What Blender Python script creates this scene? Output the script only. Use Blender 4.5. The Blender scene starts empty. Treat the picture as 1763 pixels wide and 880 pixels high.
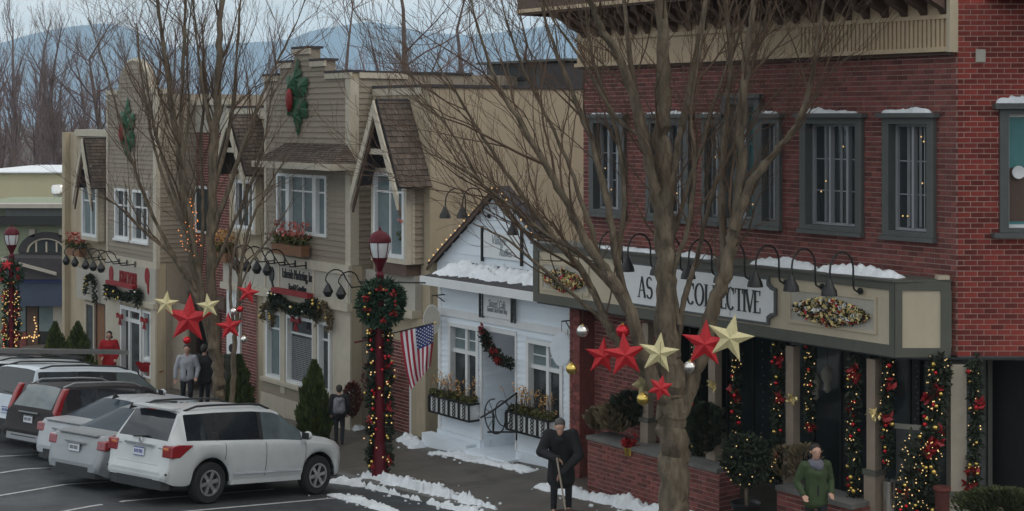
import bpy, math, random
import numpy as np
from mathutils import Vector, Matrix, noise

C = bpy.context.scene.collection
R = math.radians
# ------------------------------------------------------------------ camera, sky, sun, exposure
FPX, CX, HY, CAMZ = 2600.0, 881.5, 205.0, 7.0       # focal length in photo pixels, principal column, horizon row, eye height
TH = math.atan(FPX / 1981.5)                        # the street runs at this angle to the picture plane
CT, ST = math.cos(TH), math.sin(TH)
cam = bpy.data.cameras.new("camera")
cam.sensor_width = 36; cam.lens = 36 * FPX / 1763; cam.shift_y = -(440 - HY) / 1763
cam.clip_start = .5; cam.clip_end = 12000
camo = bpy.data.objects.new("camera", cam); C.objects.link(camo)
camo.location = (0, 0, CAMZ); camo.rotation_euler = (R(90), 0, 0)
bpy.context.scene.camera = camo

SUN_EL, SUN_AZ = R(50), R(125)                      # azimuth clockwise from +Y
w = bpy.data.worlds.new("World"); bpy.context.scene.world = w; w.use_nodes = True
nt = w.node_tree; nt.nodes.clear()
def N(t, typ, **k):
    n = t.nodes.new(typ)
    for a, v in k.items(): setattr(n, a, v)
    return n
sky = N(nt, 'ShaderNodeTexSky', sky_type='NISHITA', sun_disc=False, sun_elevation=SUN_EL, sun_rotation=SUN_AZ, dust_density=2.0)
tc = N(nt, 'ShaderNodeTexCoord'); mp = N(nt, 'ShaderNodeMapping'); mp.inputs['Scale'].default_value = (1.3, 1.3, 5.0)
nz = N(nt, 'ShaderNodeTexNoise'); nz.inputs['Scale'].default_value = 2.6; nz.inputs['Detail'].default_value = 7; nz.inputs['Roughness'].default_value = .6
rp = N(nt, 'ShaderNodeValToRGB'); rp.color_ramp.elements[0].position = .30; rp.color_ramp.elements[1].position = .50
rp.color_ramp.elements[0].color = (.35, .35, .35, 1); rp.color_ramp.elements[1].color = (1, 1, 1, 1)
nz2 = N(nt, 'ShaderNodeTexNoise'); nz2.inputs['Scale'].default_value = 4.2; nz2.inputs['Detail'].default_value = 6
cl = N(nt, 'ShaderNodeMix', data_type='RGBA'); cl.inputs[6].default_value = (5.6, 6.9, 8.2, 1); cl.inputs[7].default_value = (11.8, 11.2, 10.1, 1)
mx = N(nt, 'ShaderNodeMix', data_type='RGBA')
bg = N(nt, 'ShaderNodeBackground'); bg.inputs['Strength'].default_value = .1
out = N(nt, 'ShaderNodeOutputWorld')
L = nt.links.new
L(tc.outputs['Generated'], mp.inputs['Vector']); L(mp.outputs[0], nz.inputs['Vector']); L(mp.outputs[0], nz2.inputs['Vector'])
L(nz.outputs['Fac'], rp.inputs['Fac']); L(rp.outputs['Color'], mx.inputs[0]); L(nz2.outputs['Fac'], cl.inputs[0])
L(sky.outputs[0], mx.inputs[6]); L(cl.outputs[2], mx.inputs[7]); L(mx.outputs[2], bg.inputs['Color']); L(bg.outputs[0], out.inputs['Surface'])
sl = bpy.data.lights.new("sun", 'SUN'); sl.energy = .55; sl.angle = R(14); sl.color = (1, .88, .74)
so = bpy.data.objects.new("sun", sl); C.objects.link(so)
sd = Vector((math.sin(SUN_AZ) * math.cos(SUN_EL), math.cos(SUN_AZ) * math.cos(SUN_EL), math.sin(SUN_EL)))
so.rotation_euler = sd.to_track_quat('Z', 'Y').to_euler(); so.location = (30, -20, 40)
vs = bpy.context.scene.view_settings
vs.view_transform = 'Standard'; vs.look = 'None'; vs.gamma = 1; vs.exposure = 0.16; vs.use_curve_mapping = False
bpy.context.scene.cycles.use_denoising = True
bpy.context.scene.cycles.max_bounces = 6; bpy.context.scene.cycles.volume_bounces = 4

# ------------------------------------------------------------------ surveying: street frame (a along the row, b into the row, z up)
def S(X, Y, Z=0.0): return (X * CT - Y * ST, X * ST + Y * CT, Z)
def W(a, b, z=0.0): return Vector((a * CT + b * ST, -a * ST + b * CT, z))
def ray(px, py): return (px - CX) / FPX, -(py - HY) / FPX
def F(px, py, b):
    dx, dz = ray(px, py); Y = b / (dx * ST + CT); return Y * (dx * CT - ST), CAMZ + dz * Y
def SA(px, py, a):
    dx, dz = ray(px, py); Y = a / (dx * CT - ST); return Y * (dx * ST + CT), CAMZ + dz * Y
def WY(px, py, Y):
    dx, dz = ray(px, py); return S(dx * Y, Y, CAMZ + dz * Y)
CURB = 16.3
def zpave(a, b):
    a2 = max(a, -70); return .4 + .058 * (a2 + 15) - .03 * (18.5 - b)
def zroad(a, b): return zpave(a, CURB) - .15 + .12 * (CURB - max(b, 10.5)) + .03 * (10.5 - min(10.5, max(b, 0)))
def zg(a, b): return zpave(a, b) if b >= CURB else zroad(a, b)
def G(px, py):
    dx, dz = ray(px, py); Y = 30.0
    for _ in range(60):
        a, b, _z = S(dx * Y, Y); h = CAMZ - zg(a, b); Y = .5 * Y + .5 * h / -dz
    a, b, _z = S(dx * Y, Y); return a, b, zg(a, b)
def at_b(px, b, py=600):
    a, _ = F(px, py, b); return a, b, zg(a, b)

# ------------------------------------------------------------------ mesh builder
class MB:
    def __init__(s, o=None, ang=0.0):
        s.v, s.f, s.m = [], [], []; s.o = o; s.ca, s.sa = math.cos(ang), math.sin(ang)
    def t(s, p):
        if s.o is None: return (p[0], p[1], p[2])
        x, y, z = p; return (s.o[0] + x * s.ca - y * s.sa, s.o[1] + x * s.sa + y * s.ca, (s.o[2] if len(s.o) > 2 else 0) + z)
    def add(s, vs, fs, m=0):
        n = len(s.v); s.v += [s.t(p) for p in vs]; s.f += [tuple(i + n for i in f) for f in fs]; s.m += [m] * len(fs); return s
    def box(s, x0, x1, y0, y1, z0, z1, m=0):
        return s.add([(x0, y0, z0), (x1, y0, z0), (x1, y1, z0), (x0, y1, z0), (x0, y0, z1), (x1, y0, z1), (x1, y1, z1), (x0, y1, z1)],
              [(0, 3, 2, 1), (4, 5, 6, 7), (0, 1, 5, 4), (1, 2, 6, 5), (2, 3, 7, 6), (3, 0, 4, 7)], m)
    def prism(s, poly, y0, y1, m=0):          # poly in (x, z), extruded in y
        n = len(poly); a = sum(poly[i][0] * poly[(i + 1) % n][1] - poly[(i + 1) % n][0] * poly[i][1] for i in range(n))
        if a < 0: poly = poly[::-1]
        vs = [(x, y0, z) for x, z in poly] + [(x, y1, z) for x, z in poly]
        return s.add(vs, [tuple(range(n)), tuple(range(2 * n - 1, n - 1, -1))] + [(i, i + n, (i + 1) % n + n, (i + 1) % n) for i in range(n)], m)
    def prismz(s, poly, z0, z1, m=0):         # poly in (x, y), extruded up
        n = len(poly); a = sum(poly[i][0] * poly[(i + 1) % n][1] - poly[(i + 1) % n][0] * poly[i][1] for i in range(n))
        if a < 0: poly = poly[::-1]
        vs = [(x, y, z0) for x, y in poly] + [(x, y, z1) for x, y in poly]
        return s.add(vs, [tuple(range(n - 1, -1, -1)), tuple(range(n, 2 * n))] + [(i, (i + 1) % n, (i + 1) % n + n, i + n) for i in range(n)], m)
    def quad(s, a, b, c, d, m=0): return s.add([a, b, c, d], [(0, 1, 2, 3)], m)
    def slab(s, a, b, c, d, th, m=0):         # four-corner plate with thickness
        a, b, c, d = map(Vector, (a, b, c, d)); n = (b - a).cross(d - a).normalized() * th
        vs = [a, b, c, d, a - n, b - n, c - n, d - n]
        return s.add([tuple(p) for p in vs], [(0, 1, 2, 3), (7, 6, 5, 4), (0, 4, 5, 1), (1, 5, 6, 2), (2, 6, 7, 3), (3, 7, 4, 0)], m)
    def tube(s, pts, rad, n=6, m=0, cap=True):
        pts = [Vector(p) for p in pts]
        if not hasattr(rad, '__len__'): rad = [rad] * len(pts)
        rings = []; k = len(pts); prev = None
        for i, p in enumerate(pts):
            d = (pts[min(i + 1, k - 1)] - pts[max(i - 1, 0)])
            d = d.normalized() if d.length > 1e-9 else Vector((0, 0, 1))
            if prev is None:
                ref = Vector((1, 0, 0)) if abs(d.x) < .9 else Vector((0, 1, 0)); u = d.cross(ref).normalized()
            else:
                u = prev - d * prev.dot(d); u = u.normalized() if u.length > 1e-6 else d.orthogonal().normalized()
            prev = u; q = d.cross(u)
            rings.append([tuple(p + (u * math.cos(6.28318 * j / n) + q * math.sin(6.28318 * j / n)) * rad[i]) for j in range(n)])
        vs = [p for r_ in rings for p in r_]; fs = []
        for i in range(k - 1):
            for j in range(n): fs.append((i * n + j, i * n + (j + 1) % n, (i + 1) * n + (j + 1) % n, (i + 1) * n + j))
        if cap and n > 2: fs += [tuple(range(n - 1, -1, -1)), tuple(range((k - 1) * n, k * n))]
        return s.add(vs, fs, m)
    def lathe(s, prof, c=(0, 0, 0), n=16, m=0, axis='z', cap=True):
        vs, fs = [], []
        for r, h in prof:
            for j in range(n):
                x, y = r * math.cos(6.28318 * j / n), r * math.sin(6.28318 * j / n)
                p = (x, y, h) if axis == 'z' else ((x, h, -y) if axis == 'y' else (h, x, y))
                vs.append((c[0] + p[0], c[1] + p[1], c[2] + p[2]))
        k = len(prof)
        for i in range(k - 1):
            for j in range(n): fs.append((i * n + j, i * n + (j + 1) % n, (i + 1) * n + (j + 1) % n, (i + 1) * n + j))
        if cap and prof[0][0] > 1e-4: fs.append(tuple(range(n - 1, -1, -1)))
        if cap and prof[-1][0] > 1e-4: fs.append(tuple(range((k - 1) * n, k * n)))
        return s.add(vs, fs, m)
    def ball(s, c, r, n=10, m=0, sq=(1, 1, 1)):
        k = max(4, n // 2); vs, fs = [], []
        for i in range(k + 1):
            t = math.pi * i / k
            for j in range(n):
                u = 6.28318 * j / n
                vs.append((c[0] + r * sq[0] * math.sin(t) * math.cos(u), c[1] + r * sq[1] * math.sin(t) * math.sin(u), c[2] - r * sq[2] * math.cos(t)))
        for i in range(k):
            for j in range(n): fs.append((i * n + j, i * n + (j + 1) % n, (i + 1) * n + (j + 1) % n, (i + 1) * n + j))
        return s.add(vs, fs, m)
    def card(s, c, size, rng, m=0, asp=.45, d=None):
        d = Vector(d) if d is not None else Vector((rng.gauss(0, 1), rng.gauss(0, 1), rng.gauss(0, 1)))
        d = d.normalized() if d.length > 1e-6 else Vector((0, 0, 1))
        u = d.cross(Vector((rng.gauss(0, 1), rng.gauss(0, 1), rng.gauss(0, 1))))
        u = u.normalized() * size * asp if u.length > 1e-6 else Vector((size * asp, 0, 0))
        c = Vector(c); d = d * size
        return s.add([tuple(c - d), tuple(c + u), tuple(c + d), tuple(c - u)], [(0, 1, 2, 3)], m)
    def mesh(s, name, mats, off=(0, 0, 0), smooth=False, ang=40):
        me = bpy.data.meshes.new(name)
        me.from_pydata([(p[0] - off[0], p[1] - off[1], p[2] - off[2]) for p in s.v], [], s.f)
        for m_ in (mats if isinstance(mats, (list, tuple)) else [mats]): me.materials.append(m_)
        me.polygons.foreach_set('material_index', s.m)
        if smooth:
            me.polygons.foreach_set('use_smooth', [True] * len(s.f)); me.set_sharp_from_angle(angle=R(ang))
        me.update(); return me

OFF = {}
def setp(o, label=None, cat=None, group=None, kind=None):
    if label: o['label'] = label
    if cat: o['category'] = cat
    if group: o['group'] = group
    if kind: o['kind'] = kind
    return o
def thing(name, label, cat, p0, group=None, rot=None):
    o = bpy.data.objects.new(name, None); C.objects.link(o); o.empty_display_size = .1
    o.location = W(*p0); o.rotation_euler = (0, 0, -TH if rot is None else rot); OFF[o.name] = p0 if rot is None else (0, 0, 0)
    return setp(o, label, cat, group)
def part(mb, name, mats, root, smooth=False, kind=None, label=None, ang=40):
    r0 = root
    while r0.parent: r0 = r0.parent
    o = bpy.data.objects.new(name, mb.mesh(name, mats, OFF[r0.name], smooth, ang)); C.objects.link(o); o.parent = root
    return setp(o, label, None, None, kind)
def solo(mb, name, label, cat, p0, mats, group=None, smooth=False, kind=None, ang=40):
    o = bpy.data.objects.new(name, mb.mesh(name, mats, p0, smooth, ang)); C.objects.link(o)
    o.location = W(*p0); o.rotation_euler = (0, 0, -TH); OFF[o.name] = p0
    return setp(o, label, cat, group, kind)
def dup(o, p0, label=None, rz=None, sc=None):
    def cp(src, par):
        c = src.copy(); C.objects.link(c)
        if par is not None: c.parent = par
        for ch in list(src.children): cp(ch, c)
        return c
    n = cp(o, None); n.location = W(*p0); OFF[n.name] = OFF[o.name]
    if rz is not None: n.rotation_euler = (0, 0, rz)
    if sc: n.scale = (sc, sc, sc)
    if label: n['label'] = label
    return n

# ------------------------------------------------------------------ materials
def mat(name, col, rough=.8, var=.15, scale=6, bump=0, bscale=60, metal=0, coat=0, island=0, orand=0, spec=.5, stretch=None, dirt=0, dirtcol=(.05, .045, .04), trans=0, streak=0, rvar=0, crack=0):
    m = bpy.data.materials.new(name); m.use_nodes = True; t = m.node_tree; b = t.nodes['Principled BSDF']; lk = t.links.new
    b.inputs['Roughness'].default_value = rough; b.inputs['Metallic'].default_value = metal
    b.inputs['Coat Weight'].default_value = coat; b.inputs['Coat Roughness'].default_value = .08; b.inputs['Specular IOR Level'].default_value = spec
    tc = N(t, 'ShaderNodeTexCoord'); mp = N(t, 'ShaderNodeMapping')
    if stretch: mp.inputs['Scale'].default_value = stretch
    lk(tc.outputs['Object'], mp.inputs['Vector'])
    nz = N(t, 'ShaderNodeTexNoise'); nz.inputs['Scale'].default_value = scale; nz.inputs['Detail'].default_value = 6; nz.inputs['Roughness'].default_value = .62
    lk(mp.outputs[0], nz.inputs['Vector'])
    mr = N(t, 'ShaderNodeMapRange'); mr.inputs[1].default_value = .25; mr.inputs[2].default_value = .75; mr.inputs[3].default_value = 1 - var; mr.inputs[4].default_value = 1 + var
    lk(nz.outputs['Fac'], mr.inputs[0]); val = mr.outputs[0]
    def mul(a, c):
        k = N(t, 'ShaderNodeMath', operation='MULTIPLY'); lk(a, k.inputs[0]); lk(c, k.inputs[1]); return k.outputs[0]
    if island:
        g = N(t, 'ShaderNodeNewGeometry'); r2 = N(t, 'ShaderNodeMapRange'); r2.inputs[3].default_value = 1 - island; r2.inputs[4].default_value = 1 + island
        lk(g.outputs['Random Per Island'], r2.inputs[0]); val = mul(val, r2.outputs[0])
    if orand:
        g = N(t, 'ShaderNodeObjectInfo'); r2 = N(t, 'ShaderNodeMapRange'); r2.inputs[3].default_value = 1 - orand; r2.inputs[4].default_value = 1 + orand
        lk(g.outputs['Random'], r2.inputs[0]); val = mul(val, r2.outputs[0])
    sc = N(t, 'ShaderNodeVectorMath', operation='SCALE'); sc.inputs[0].default_value = col; lk(val, sc.inputs['Scale']); c = sc.outputs[0]
    if dirt:
        n3 = N(t, 'ShaderNodeTexNoise'); n3.inputs['Scale'].default_value = 1.1; n3.inputs['Detail'].default_value = 8; n3.inputs['Roughness'].default_value = .7
        m3 = N(t, 'ShaderNodeMapping'); m3.inputs['Scale'].default_value = (3.5, 3.5, .35) if streak else (1, 1, 1); lk(tc.outputs['Object'], m3.inputs['Vector']); lk(m3.outputs[0], n3.inputs['Vector'])
        r3 = N(t, 'ShaderNodeMapRange'); r3.inputs[1].default_value = .5; r3.inputs[2].default_value = .75; r3.inputs[3].default_value = 0; r3.inputs[4].default_value = dirt
        lk(n3.outputs['Fac'], r3.inputs[0])
        mm = N(t, 'ShaderNodeMix', data_type='RGBA'); mm.inputs[7].default_value = (*dirtcol, 1); lk(r3.outputs[0], mm.inputs[0]); lk(c, mm.inputs[6]); c = mm.outputs[2]
    if crack:
        nw = N(t, 'ShaderNodeTexNoise'); nw.inputs['Scale'].default_value = 1.6; nw.inputs['Detail'].default_value = 4; lk(tc.outputs['Object'], nw.inputs['Vector'])
        va = N(t, 'ShaderNodeVectorMath', operation='MULTIPLY_ADD'); va.inputs[1].default_value = (.9, .9, .9); lk(nw.outputs['Color'], va.inputs[0]); lk(tc.outputs['Object'], va.inputs[2])
        vo = N(t, 'ShaderNodeTexVoronoi', feature='DISTANCE_TO_EDGE'); vo.inputs['Scale'].default_value = crack; lk(va.outputs[0], vo.inputs['Vector'])
        rc = N(t, 'ShaderNodeMapRange'); rc.inputs[1].default_value = .0; rc.inputs[2].default_value = .014; rc.inputs[3].default_value = .75; rc.inputs[4].default_value = 0; lk(vo.outputs[0], rc.inputs[0])
        mk = N(t, 'ShaderNodeMix', data_type='RGBA'); mk.inputs[7].default_value = (.022, .021, .02, 1); lk(rc.outputs[0], mk.inputs[0]); lk(c, mk.inputs[6]); c = mk.outputs[2]
    if rvar:
        n4 = N(t, 'ShaderNodeTexNoise'); n4.inputs['Scale'].default_value = .55; n4.inputs['Detail'].default_value = 6; lk(tc.outputs['Object'], n4.inputs['Vector'])
        r4 = N(t, 'ShaderNodeMapRange'); r4.inputs[1].default_value = .42; r4.inputs[2].default_value = .62; r4.inputs[3].default_value = rough - rvar; r4.inputs[4].default_value = rough; lk(n4.outputs['Fac'], r4.inputs[0]); lk(r4.outputs[0], b.inputs['Roughness'])
    lk(c, b.inputs['Base Color'])
    if bump:
        n2 = N(t, 'ShaderNodeTexNoise'); n2.inputs['Scale'].default_value = bscale; n2.inputs['Detail'].default_value = 5; lk(mp.outputs[0], n2.inputs['Vector'])
        bp = N(t, 'ShaderNodeBump'); bp.inputs['Strength'].default_value = bump; bp.inputs['Distance'].default_value = .02
        lk(n2.outputs['Fac'], bp.inputs['Height']); lk(bp.outputs[0], b.inputs['Normal'])
    if trans: b.inputs['Transmission Weight'].default_value = trans
    return m
def glow(name, col, st):
    m = bpy.data.materials.new(name); m.use_nodes = True; b = m.node_tree.nodes['Principled BSDF']
    b.inputs['Base Color'].default_value = (*col, 1); b.inputs['Emission Color'].default_value = (*col, 1); b.inputs['Emission Strength'].default_value = st
    return m
M = dict(
 brick=mat('brick_red', (.19, .028, .021), .85, .3, 9, .5, 90, island=.36, orand=.42, dirt=.3, dirtcol=(.10, .03, .028)),
 brickf=mat('brick_weathered', (.185, .056, .048), .85, .3, 9, .5, 90, island=.36, dirt=.35, dirtcol=(.12, .075, .075), streak=1),
 mortar=mat('mortar', (.62, .48, .41), .9, .2, 14, .4, 120), mortarf=mat('mortar_weathered', (.40, .30, .26), .9, .2, 14, .4, 120),
 olive=mat('olive_paint', (.098, .098, .080), .6, .12, 5, .1, 60, dirt=.25, streak=1),
 greytrim=mat('grey_trim', (.095, .10, .098), .55, .12, 5, .1, 60, dirt=.2, streak=1),
 cream=mat('cream_paint', (.56, .43, .285), .7, .08, 3, .1, 50, dirt=.22, dirtcol=(.25, .2, .14), streak=1),
 creamp=mat('cream_panel', (.50, .43, .315), .7, .07, 3, .1, 50, dirt=.15, dirtcol=(.25, .2, .14), streak=1),
 tan=mat('tan_siding', (.29, .245, .19), .75, .12, 4, .15, 40, orand=.1, stretch=(.3, 4, 4), dirt=.2, dirtcol=(.16, .13, .1), streak=1),
 tanwall=mat('tan_stucco', (.45, .375, .265), .85, .07, 1.5, .35, 90, dirt=.55, dirtcol=(.25, .20, .14), streak=1),
 trim=mat('pale_trim', (.52, .465, .37), .65, .1, 4, .1, 50, dirt=.2, dirtcol=(.2, .17, .13), streak=1),
 panel=mat('grey_panel', (.44, .41, .355), .7, .08, 3, .1, 50, dirt=.2, dirtcol=(.2, .17, .13), streak=1),
 brown=mat('brown_panel', (.11, .068, .052), .7, .15, 5),
 white=mat('white_paint', (.78, .84, .90), .6, .06, 4, .12, 50, orand=.05, dirt=.1, dirtcol=(.4, .42, .44), streak=1),
 wtrim=mat('white_trim', (.76, .77, .77), .5, .05, 4, dirt=.08, dirtcol=(.4, .4, .4), streak=1),
 shingle=mat('roof_shingle', (.115, .088, .072), .9, .25, 8, .5, 70, island=.28),
 slate=mat('dark_roof', (.055, .05, .055), .85, .2, 8, .4, 70),
 glass=mat('window_glass', (.035, .042, .045), .06, .5, .7, spec=.8),
 glassb=mat('window_glass_pale', (.16, .21, .22), .08, .3, 1.2, spec=.8),
 teal=mat('teal_pane', (.09, .24, .25), .12, .2, 1.5, spec=.6),
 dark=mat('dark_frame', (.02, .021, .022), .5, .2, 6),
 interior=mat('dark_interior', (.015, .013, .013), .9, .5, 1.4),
 curtain=mat('curtain', (.20, .21, .22), .9, .15, 5),
 black=mat('black_iron', (.012, .012, .013), .45, .3, 12, .2, 80),
 red=mat('red_cloth', (.27, .010, .014), .55, .25, 9),
 redp=mat('red_post_paint', (.095, .006, .014), .5, .25, 6, spec=.25),
 gold=mat('gold_ball', (.70, .50, .14), .22, .1, 5, metal=.9),
 silver=mat('silver_ball', (.80, .77, .72), .18, .1, 5, metal=.95),
 redball=mat('red_ball', (.55, .02, .03), .2, .2, 6, metal=.6),
 starg=mat('gold_star', (.68, .60, .33), .45, .2, 14, .3, 60),
 starr=mat('red_star', (.50, .014, .022), .6, .3, 14, .2, 60),
 fol=mat('garland_green', (.022, .031, .016), .8, .3, 12, island=.5),
 folb=mat('olive_foliage', (.085, .085, .022), .8, .3, 12, island=.5),
 ced=mat('cedar_foliage', (.055, .075, .016), .85, .3, 8, island=.55),
 dry=mat('dry_grass', (.17, .13, .075), .9, .3, 8, island=.4),
 pink=mat('pink_flower', (.50, .14, .11), .7, .3, 12, island=.4),
 orange=mat('orange_flower', (.62, .36, .14), .7, .3, 12, island=.4),
 goldl=mat('gold_leaf', (.72, .58, .26), .5, .3, 12, island=.4),
 warm=glow('warm_bulb', (1, .66, .28), .5), warmd=glow('warm_bulb_dim', (1, .62, .25), .6),
 asphalt=mat('asphalt', (.046, .049, .054), .8, .3, .9, .6, 160, dirt=.6, dirtcol=(.033, .033, .035), rvar=.35, crack=.42),
 pave=mat('pavement_concrete', (.108, .092, .077), .8, .3, 1.2, .35, 120, dirt=.75, dirtcol=(.06, .052, .045), rvar=.35, crack=.55),
 kerb=mat('kerb_stone', (.15, .145, .135), .85, .2, 3, .4, 90),
 line=mat('road_paint', (.42, .42, .42), .8, .3, 9),
 snow=mat('snow', (.84, .87, .90), .8, .07, 9, .9, 45, dirt=.42, dirtcol=(.42, .42, .42)),
 bark=mat('bark', (.145, .113, .078), .9, .7, 9, 1.0, 34, stretch=(1, 1, .28), dirt=.75, dirtcol=(.040, .036, .018)),
 twig=mat('twig_bark', (.105, .066, .042), .9, .25, 4),
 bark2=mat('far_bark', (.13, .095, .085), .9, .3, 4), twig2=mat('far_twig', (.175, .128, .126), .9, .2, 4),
 ground=mat('ground', (.10, .10, .085), .95, .3, .4),
 wood=mat('wood_brown', (.22, .10, .045), .7, .25, 6, stretch=(1, 8, 8)),
 skin=mat('skin', (.50, .29, .215), .55, .08, 14), hairm=mat('dark_hair', (.022, .016, .013), .6, .3, 20),
)
# ------------------------------------------------------------------ setting: ground, road, pavement, kerb, lines, snow
def strip(name, label, m, bs, fn, dz, a0=-130, a1=30, na=80):
    mb = MB(); vs, fs = [], []
    for i in range(na + 1):
        a = a0 + (a1 - a0) * i / na
        for b in bs: vs.append((a, b, fn(a, b) + dz))
    k = len(bs)
    for i in range(na):
        for j in range(k - 1): fs.append((i * k + j, (i + 1) * k + j, (i + 1) * k + j + 1, i * k + j + 1))
    mb.add(vs, fs); return solo(mb, name, label, None, (0, 0, 0), m, kind='structure')
strip('road', 'grey asphalt road sloping down past the parked cars', M['asphalt'], [-60, -10, 0, 4, 8, 10.5, 13, CURB - .14], zroad, 0)
strip('pavement', 'damp concrete pavement in front of the shops', M['pave'], [CURB, 17.5, 19, 20.5, 23], zpave, 0)
kb = MB()
for i in range(110):
    a0 = -62 + i * .6; a1 = a0 + .59; vs = []
    for a in (a0, a1):
        for b, z in ((CURB - .15, -.4), (CURB - .15, -.012), (CURB - .12, .006), (CURB + .004, .006), (CURB + .004, -.4)): vs.append((a, b, zpave(a, CURB) + z))
    kb.add(vs, [(0, 1, 2, 3, 4), (9, 8, 7, 6, 5)] + [(j, j + 5, (j + 1) % 5 + 5, (j + 1) % 5) for j in range(5)])
solo(kb, 'kerb', 'pale stone kerb between the road and the pavement', None, (0, 0, 0), M['kerb'], kind='structure')
gv, gf = [], []
xs = [-6000, -2500, -1200, -600, -300, -200, -140, -110, -90, -70, -50, -30, -10, 10, 40, 100, 400, 6000]
ys = [-300, -60, 0, 30, 60, 120, 250, 600, 1500, 3500, 7000]
for x in xs:
    for y in ys:
        gv.append((x, y, zg(max(x, -70), min(max(y, 4), CURB - .1)) - .6))
ky = len(ys); gf = [(i * ky + j, (i + 1) * ky + j, (i + 1) * ky + j + 1, i * ky + j + 1) for i in range(len(xs) - 1) for j in range(ky - 1)]
solo(MB().add(gv, gf), 'ground', 'flat dull ground spreading out to the mountains', None, (0, 0, 0), M['ground'], kind='structure')

HD = S(math.cos(R(51)), math.sin(R(51)))            # parking direction in the street frame
HDV = Vector((HD[0], HD[1], 0)); HDN = Vector((HD[1], -HD[0], 0))
SUVR = G(355, 868)                                  # rear right wheel of the nearest car
def road_line(p, q, wd, name):
    p, q = Vector(p), Vector(q); n = Vector((-(q - p).y, (q - p).x, 0)).normalized() * wd / 2; mb = MB(); k = 8; vs = []
    for i in range(k + 1):
        c = p.lerp(q, i / k)
        for e in (c - n, c + n): vs.append((e.x, e.y, zroad(e.x, e.y) + .006))
    mb.add(vs, [(2 * i, 2 * i + 2, 2 * i + 3, 2 * i + 1) for i in range(k)])
    return solo(mb, name, 'thin worn white line between two parking spaces', None, tuple(p), M['line'], kind='structure')
for k, (px, py) in enumerate([(420, 872), (255, 860), (150, 832), (80, 806), (25, 785)]):
    p = Vector(G(px, py)); road_line(p - HDV * 2.6, p + HDV * 3.0, .10, 'parking_line')

def snow(path, wd, h, seed, label, base=None, cell=.038, cat=None, name='snow_bank', soft=1.0, bits=0):
    rng = random.Random(seed); pts = [Vector(p) for p in path]; Ls = [0]
    for i in range(len(pts) - 1): Ls.append(Ls[-1] + (pts[i + 1] - pts[i]).length)
    T = Ls[-1]; n = max(6, int(T / cell)); k = max(6, int(wd / cell)); vs, fs = [], []; nn_ = noise.noise
    def at(s):
        q = 0
        while q < len(pts) - 2 and Ls[q + 1] < s: q += 1
        u = (s - Ls[q]) / max(1e-6, Ls[q + 1] - Ls[q]); d = (pts[q + 1] - pts[q]).normalized(); return pts[q].lerp(pts[q + 1], u), Vector((-d.y, d.x, 0))
    for i in range(n + 1):
        s = T * i / n; c, nv = at(s)
        for j in range(k + 1):
            t = 2 * j / k - 1; p = c + nv * (t * wd / 2); e = 1 if t > 0 else 7
            ew = .62 + .45 * nn_(Vector((s * 1.1, seed, e))) + .30 * nn_(Vector((s * 3.7, seed, e + 3))) + .16 * nn_(Vector((s * 9, seed, e)))
            prof = max(0, 1 - (abs(t) / max(.2, ew)) ** 2) * min(1, 4 * i / n, 4 * (n - i) / n) ** .5
            hh = h * prof ** .55 * max(.05, .50 + .55 * nn_(Vector((p.x * 2.0, p.y * 2.0, seed))) + soft * (.85 * abs(nn_(Vector((p.x * 5.5, p.y * 5.5, seed + 5)))) + .55 * abs(nn_(Vector((p.x * 12, p.y * 12, seed)))) + .28 * nn_(Vector((p.x * 25, p.y * 25, seed)))))
            z0 = base(p) if base else zg(p.x, p.y); vs.append((p.x, p.y, z0 + (max(hh, .008) if prof > .02 else -.03)))
    kk = k + 1; fs = [(i * kk + j, (i + 1) * kk + j, (i + 1) * kk + j + 1, i * kk + j + 1) for i in range(n) for j in range(k)]
    mb = MB().add(vs, fs)
    for _ in range(bits):
        c, nv = at(rng.uniform(0, T)); p = c + nv * rng.gauss(0, wd * .42); r_ = rng.uniform(.012, .05); mb.ball((p.x, p.y, (base(p) if base else zg(p.x, p.y)) + r_ * .4), r_, 6, sq=(1.2, .9, .7))
    return solo(mb, name, label, cat, tuple(pts[0]), M['snow'], kind='stuff', smooth=True, ang=80)
def gp(*px): return [G(x, y) for x, y in px]
snow(gp((570, 830), (640, 838), (720, 856), (800, 880), (840, 895)), .68, .20, 3, 'lumpy snow bank along the kerb by the red lamp post', bits=90)
snow(gp((575, 852), (610, 862), (650, 874), (690, 890)), .5, .10, 8, 'low broken snow lying in the gutter in front of the white car', bits=50)
snow(gp((740, 780), (790, 785), (850, 800), (920, 812)), .48, .10, 11, 'thin snow strip along the foot of the white shop', bits=60)
bsn = 17.98
def bp(*px): return [(F(x, 700, bsn)[0], bsn, zg(F(x, 700, bsn)[0], bsn)) for x in px]
snow(bp(925, 985, 1060, 1130, 1235), .5, .17, 15, 'snow heap along the foot of the brick planter wall', bits=80)
snow(gp((1110, 876), (1200, 888)), .4, .12, 16, 'small snow heap round the foot of the big tree', bits=30)
snow(gp((500, 706), (540, 702), (575, 708)), .5, .10, 22, 'small snow patch behind the cone shaped cedar', bits=12)
snow(gp((595, 735), (612, 738), (625, 740)), .5, .12, 23, 'small snow patch beside the walking child', bits=12)
snow(gp((682, 760), (700, 758), (722, 772)), .55, .15, 25, 'small snow heap at the brick doorway behind the lamp post', bits=12)
snow(gp((430, 706), (455, 702), (490, 706)), .5, .15, 27, 'small snow heap under the ground floor bay window', bits=12)
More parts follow.
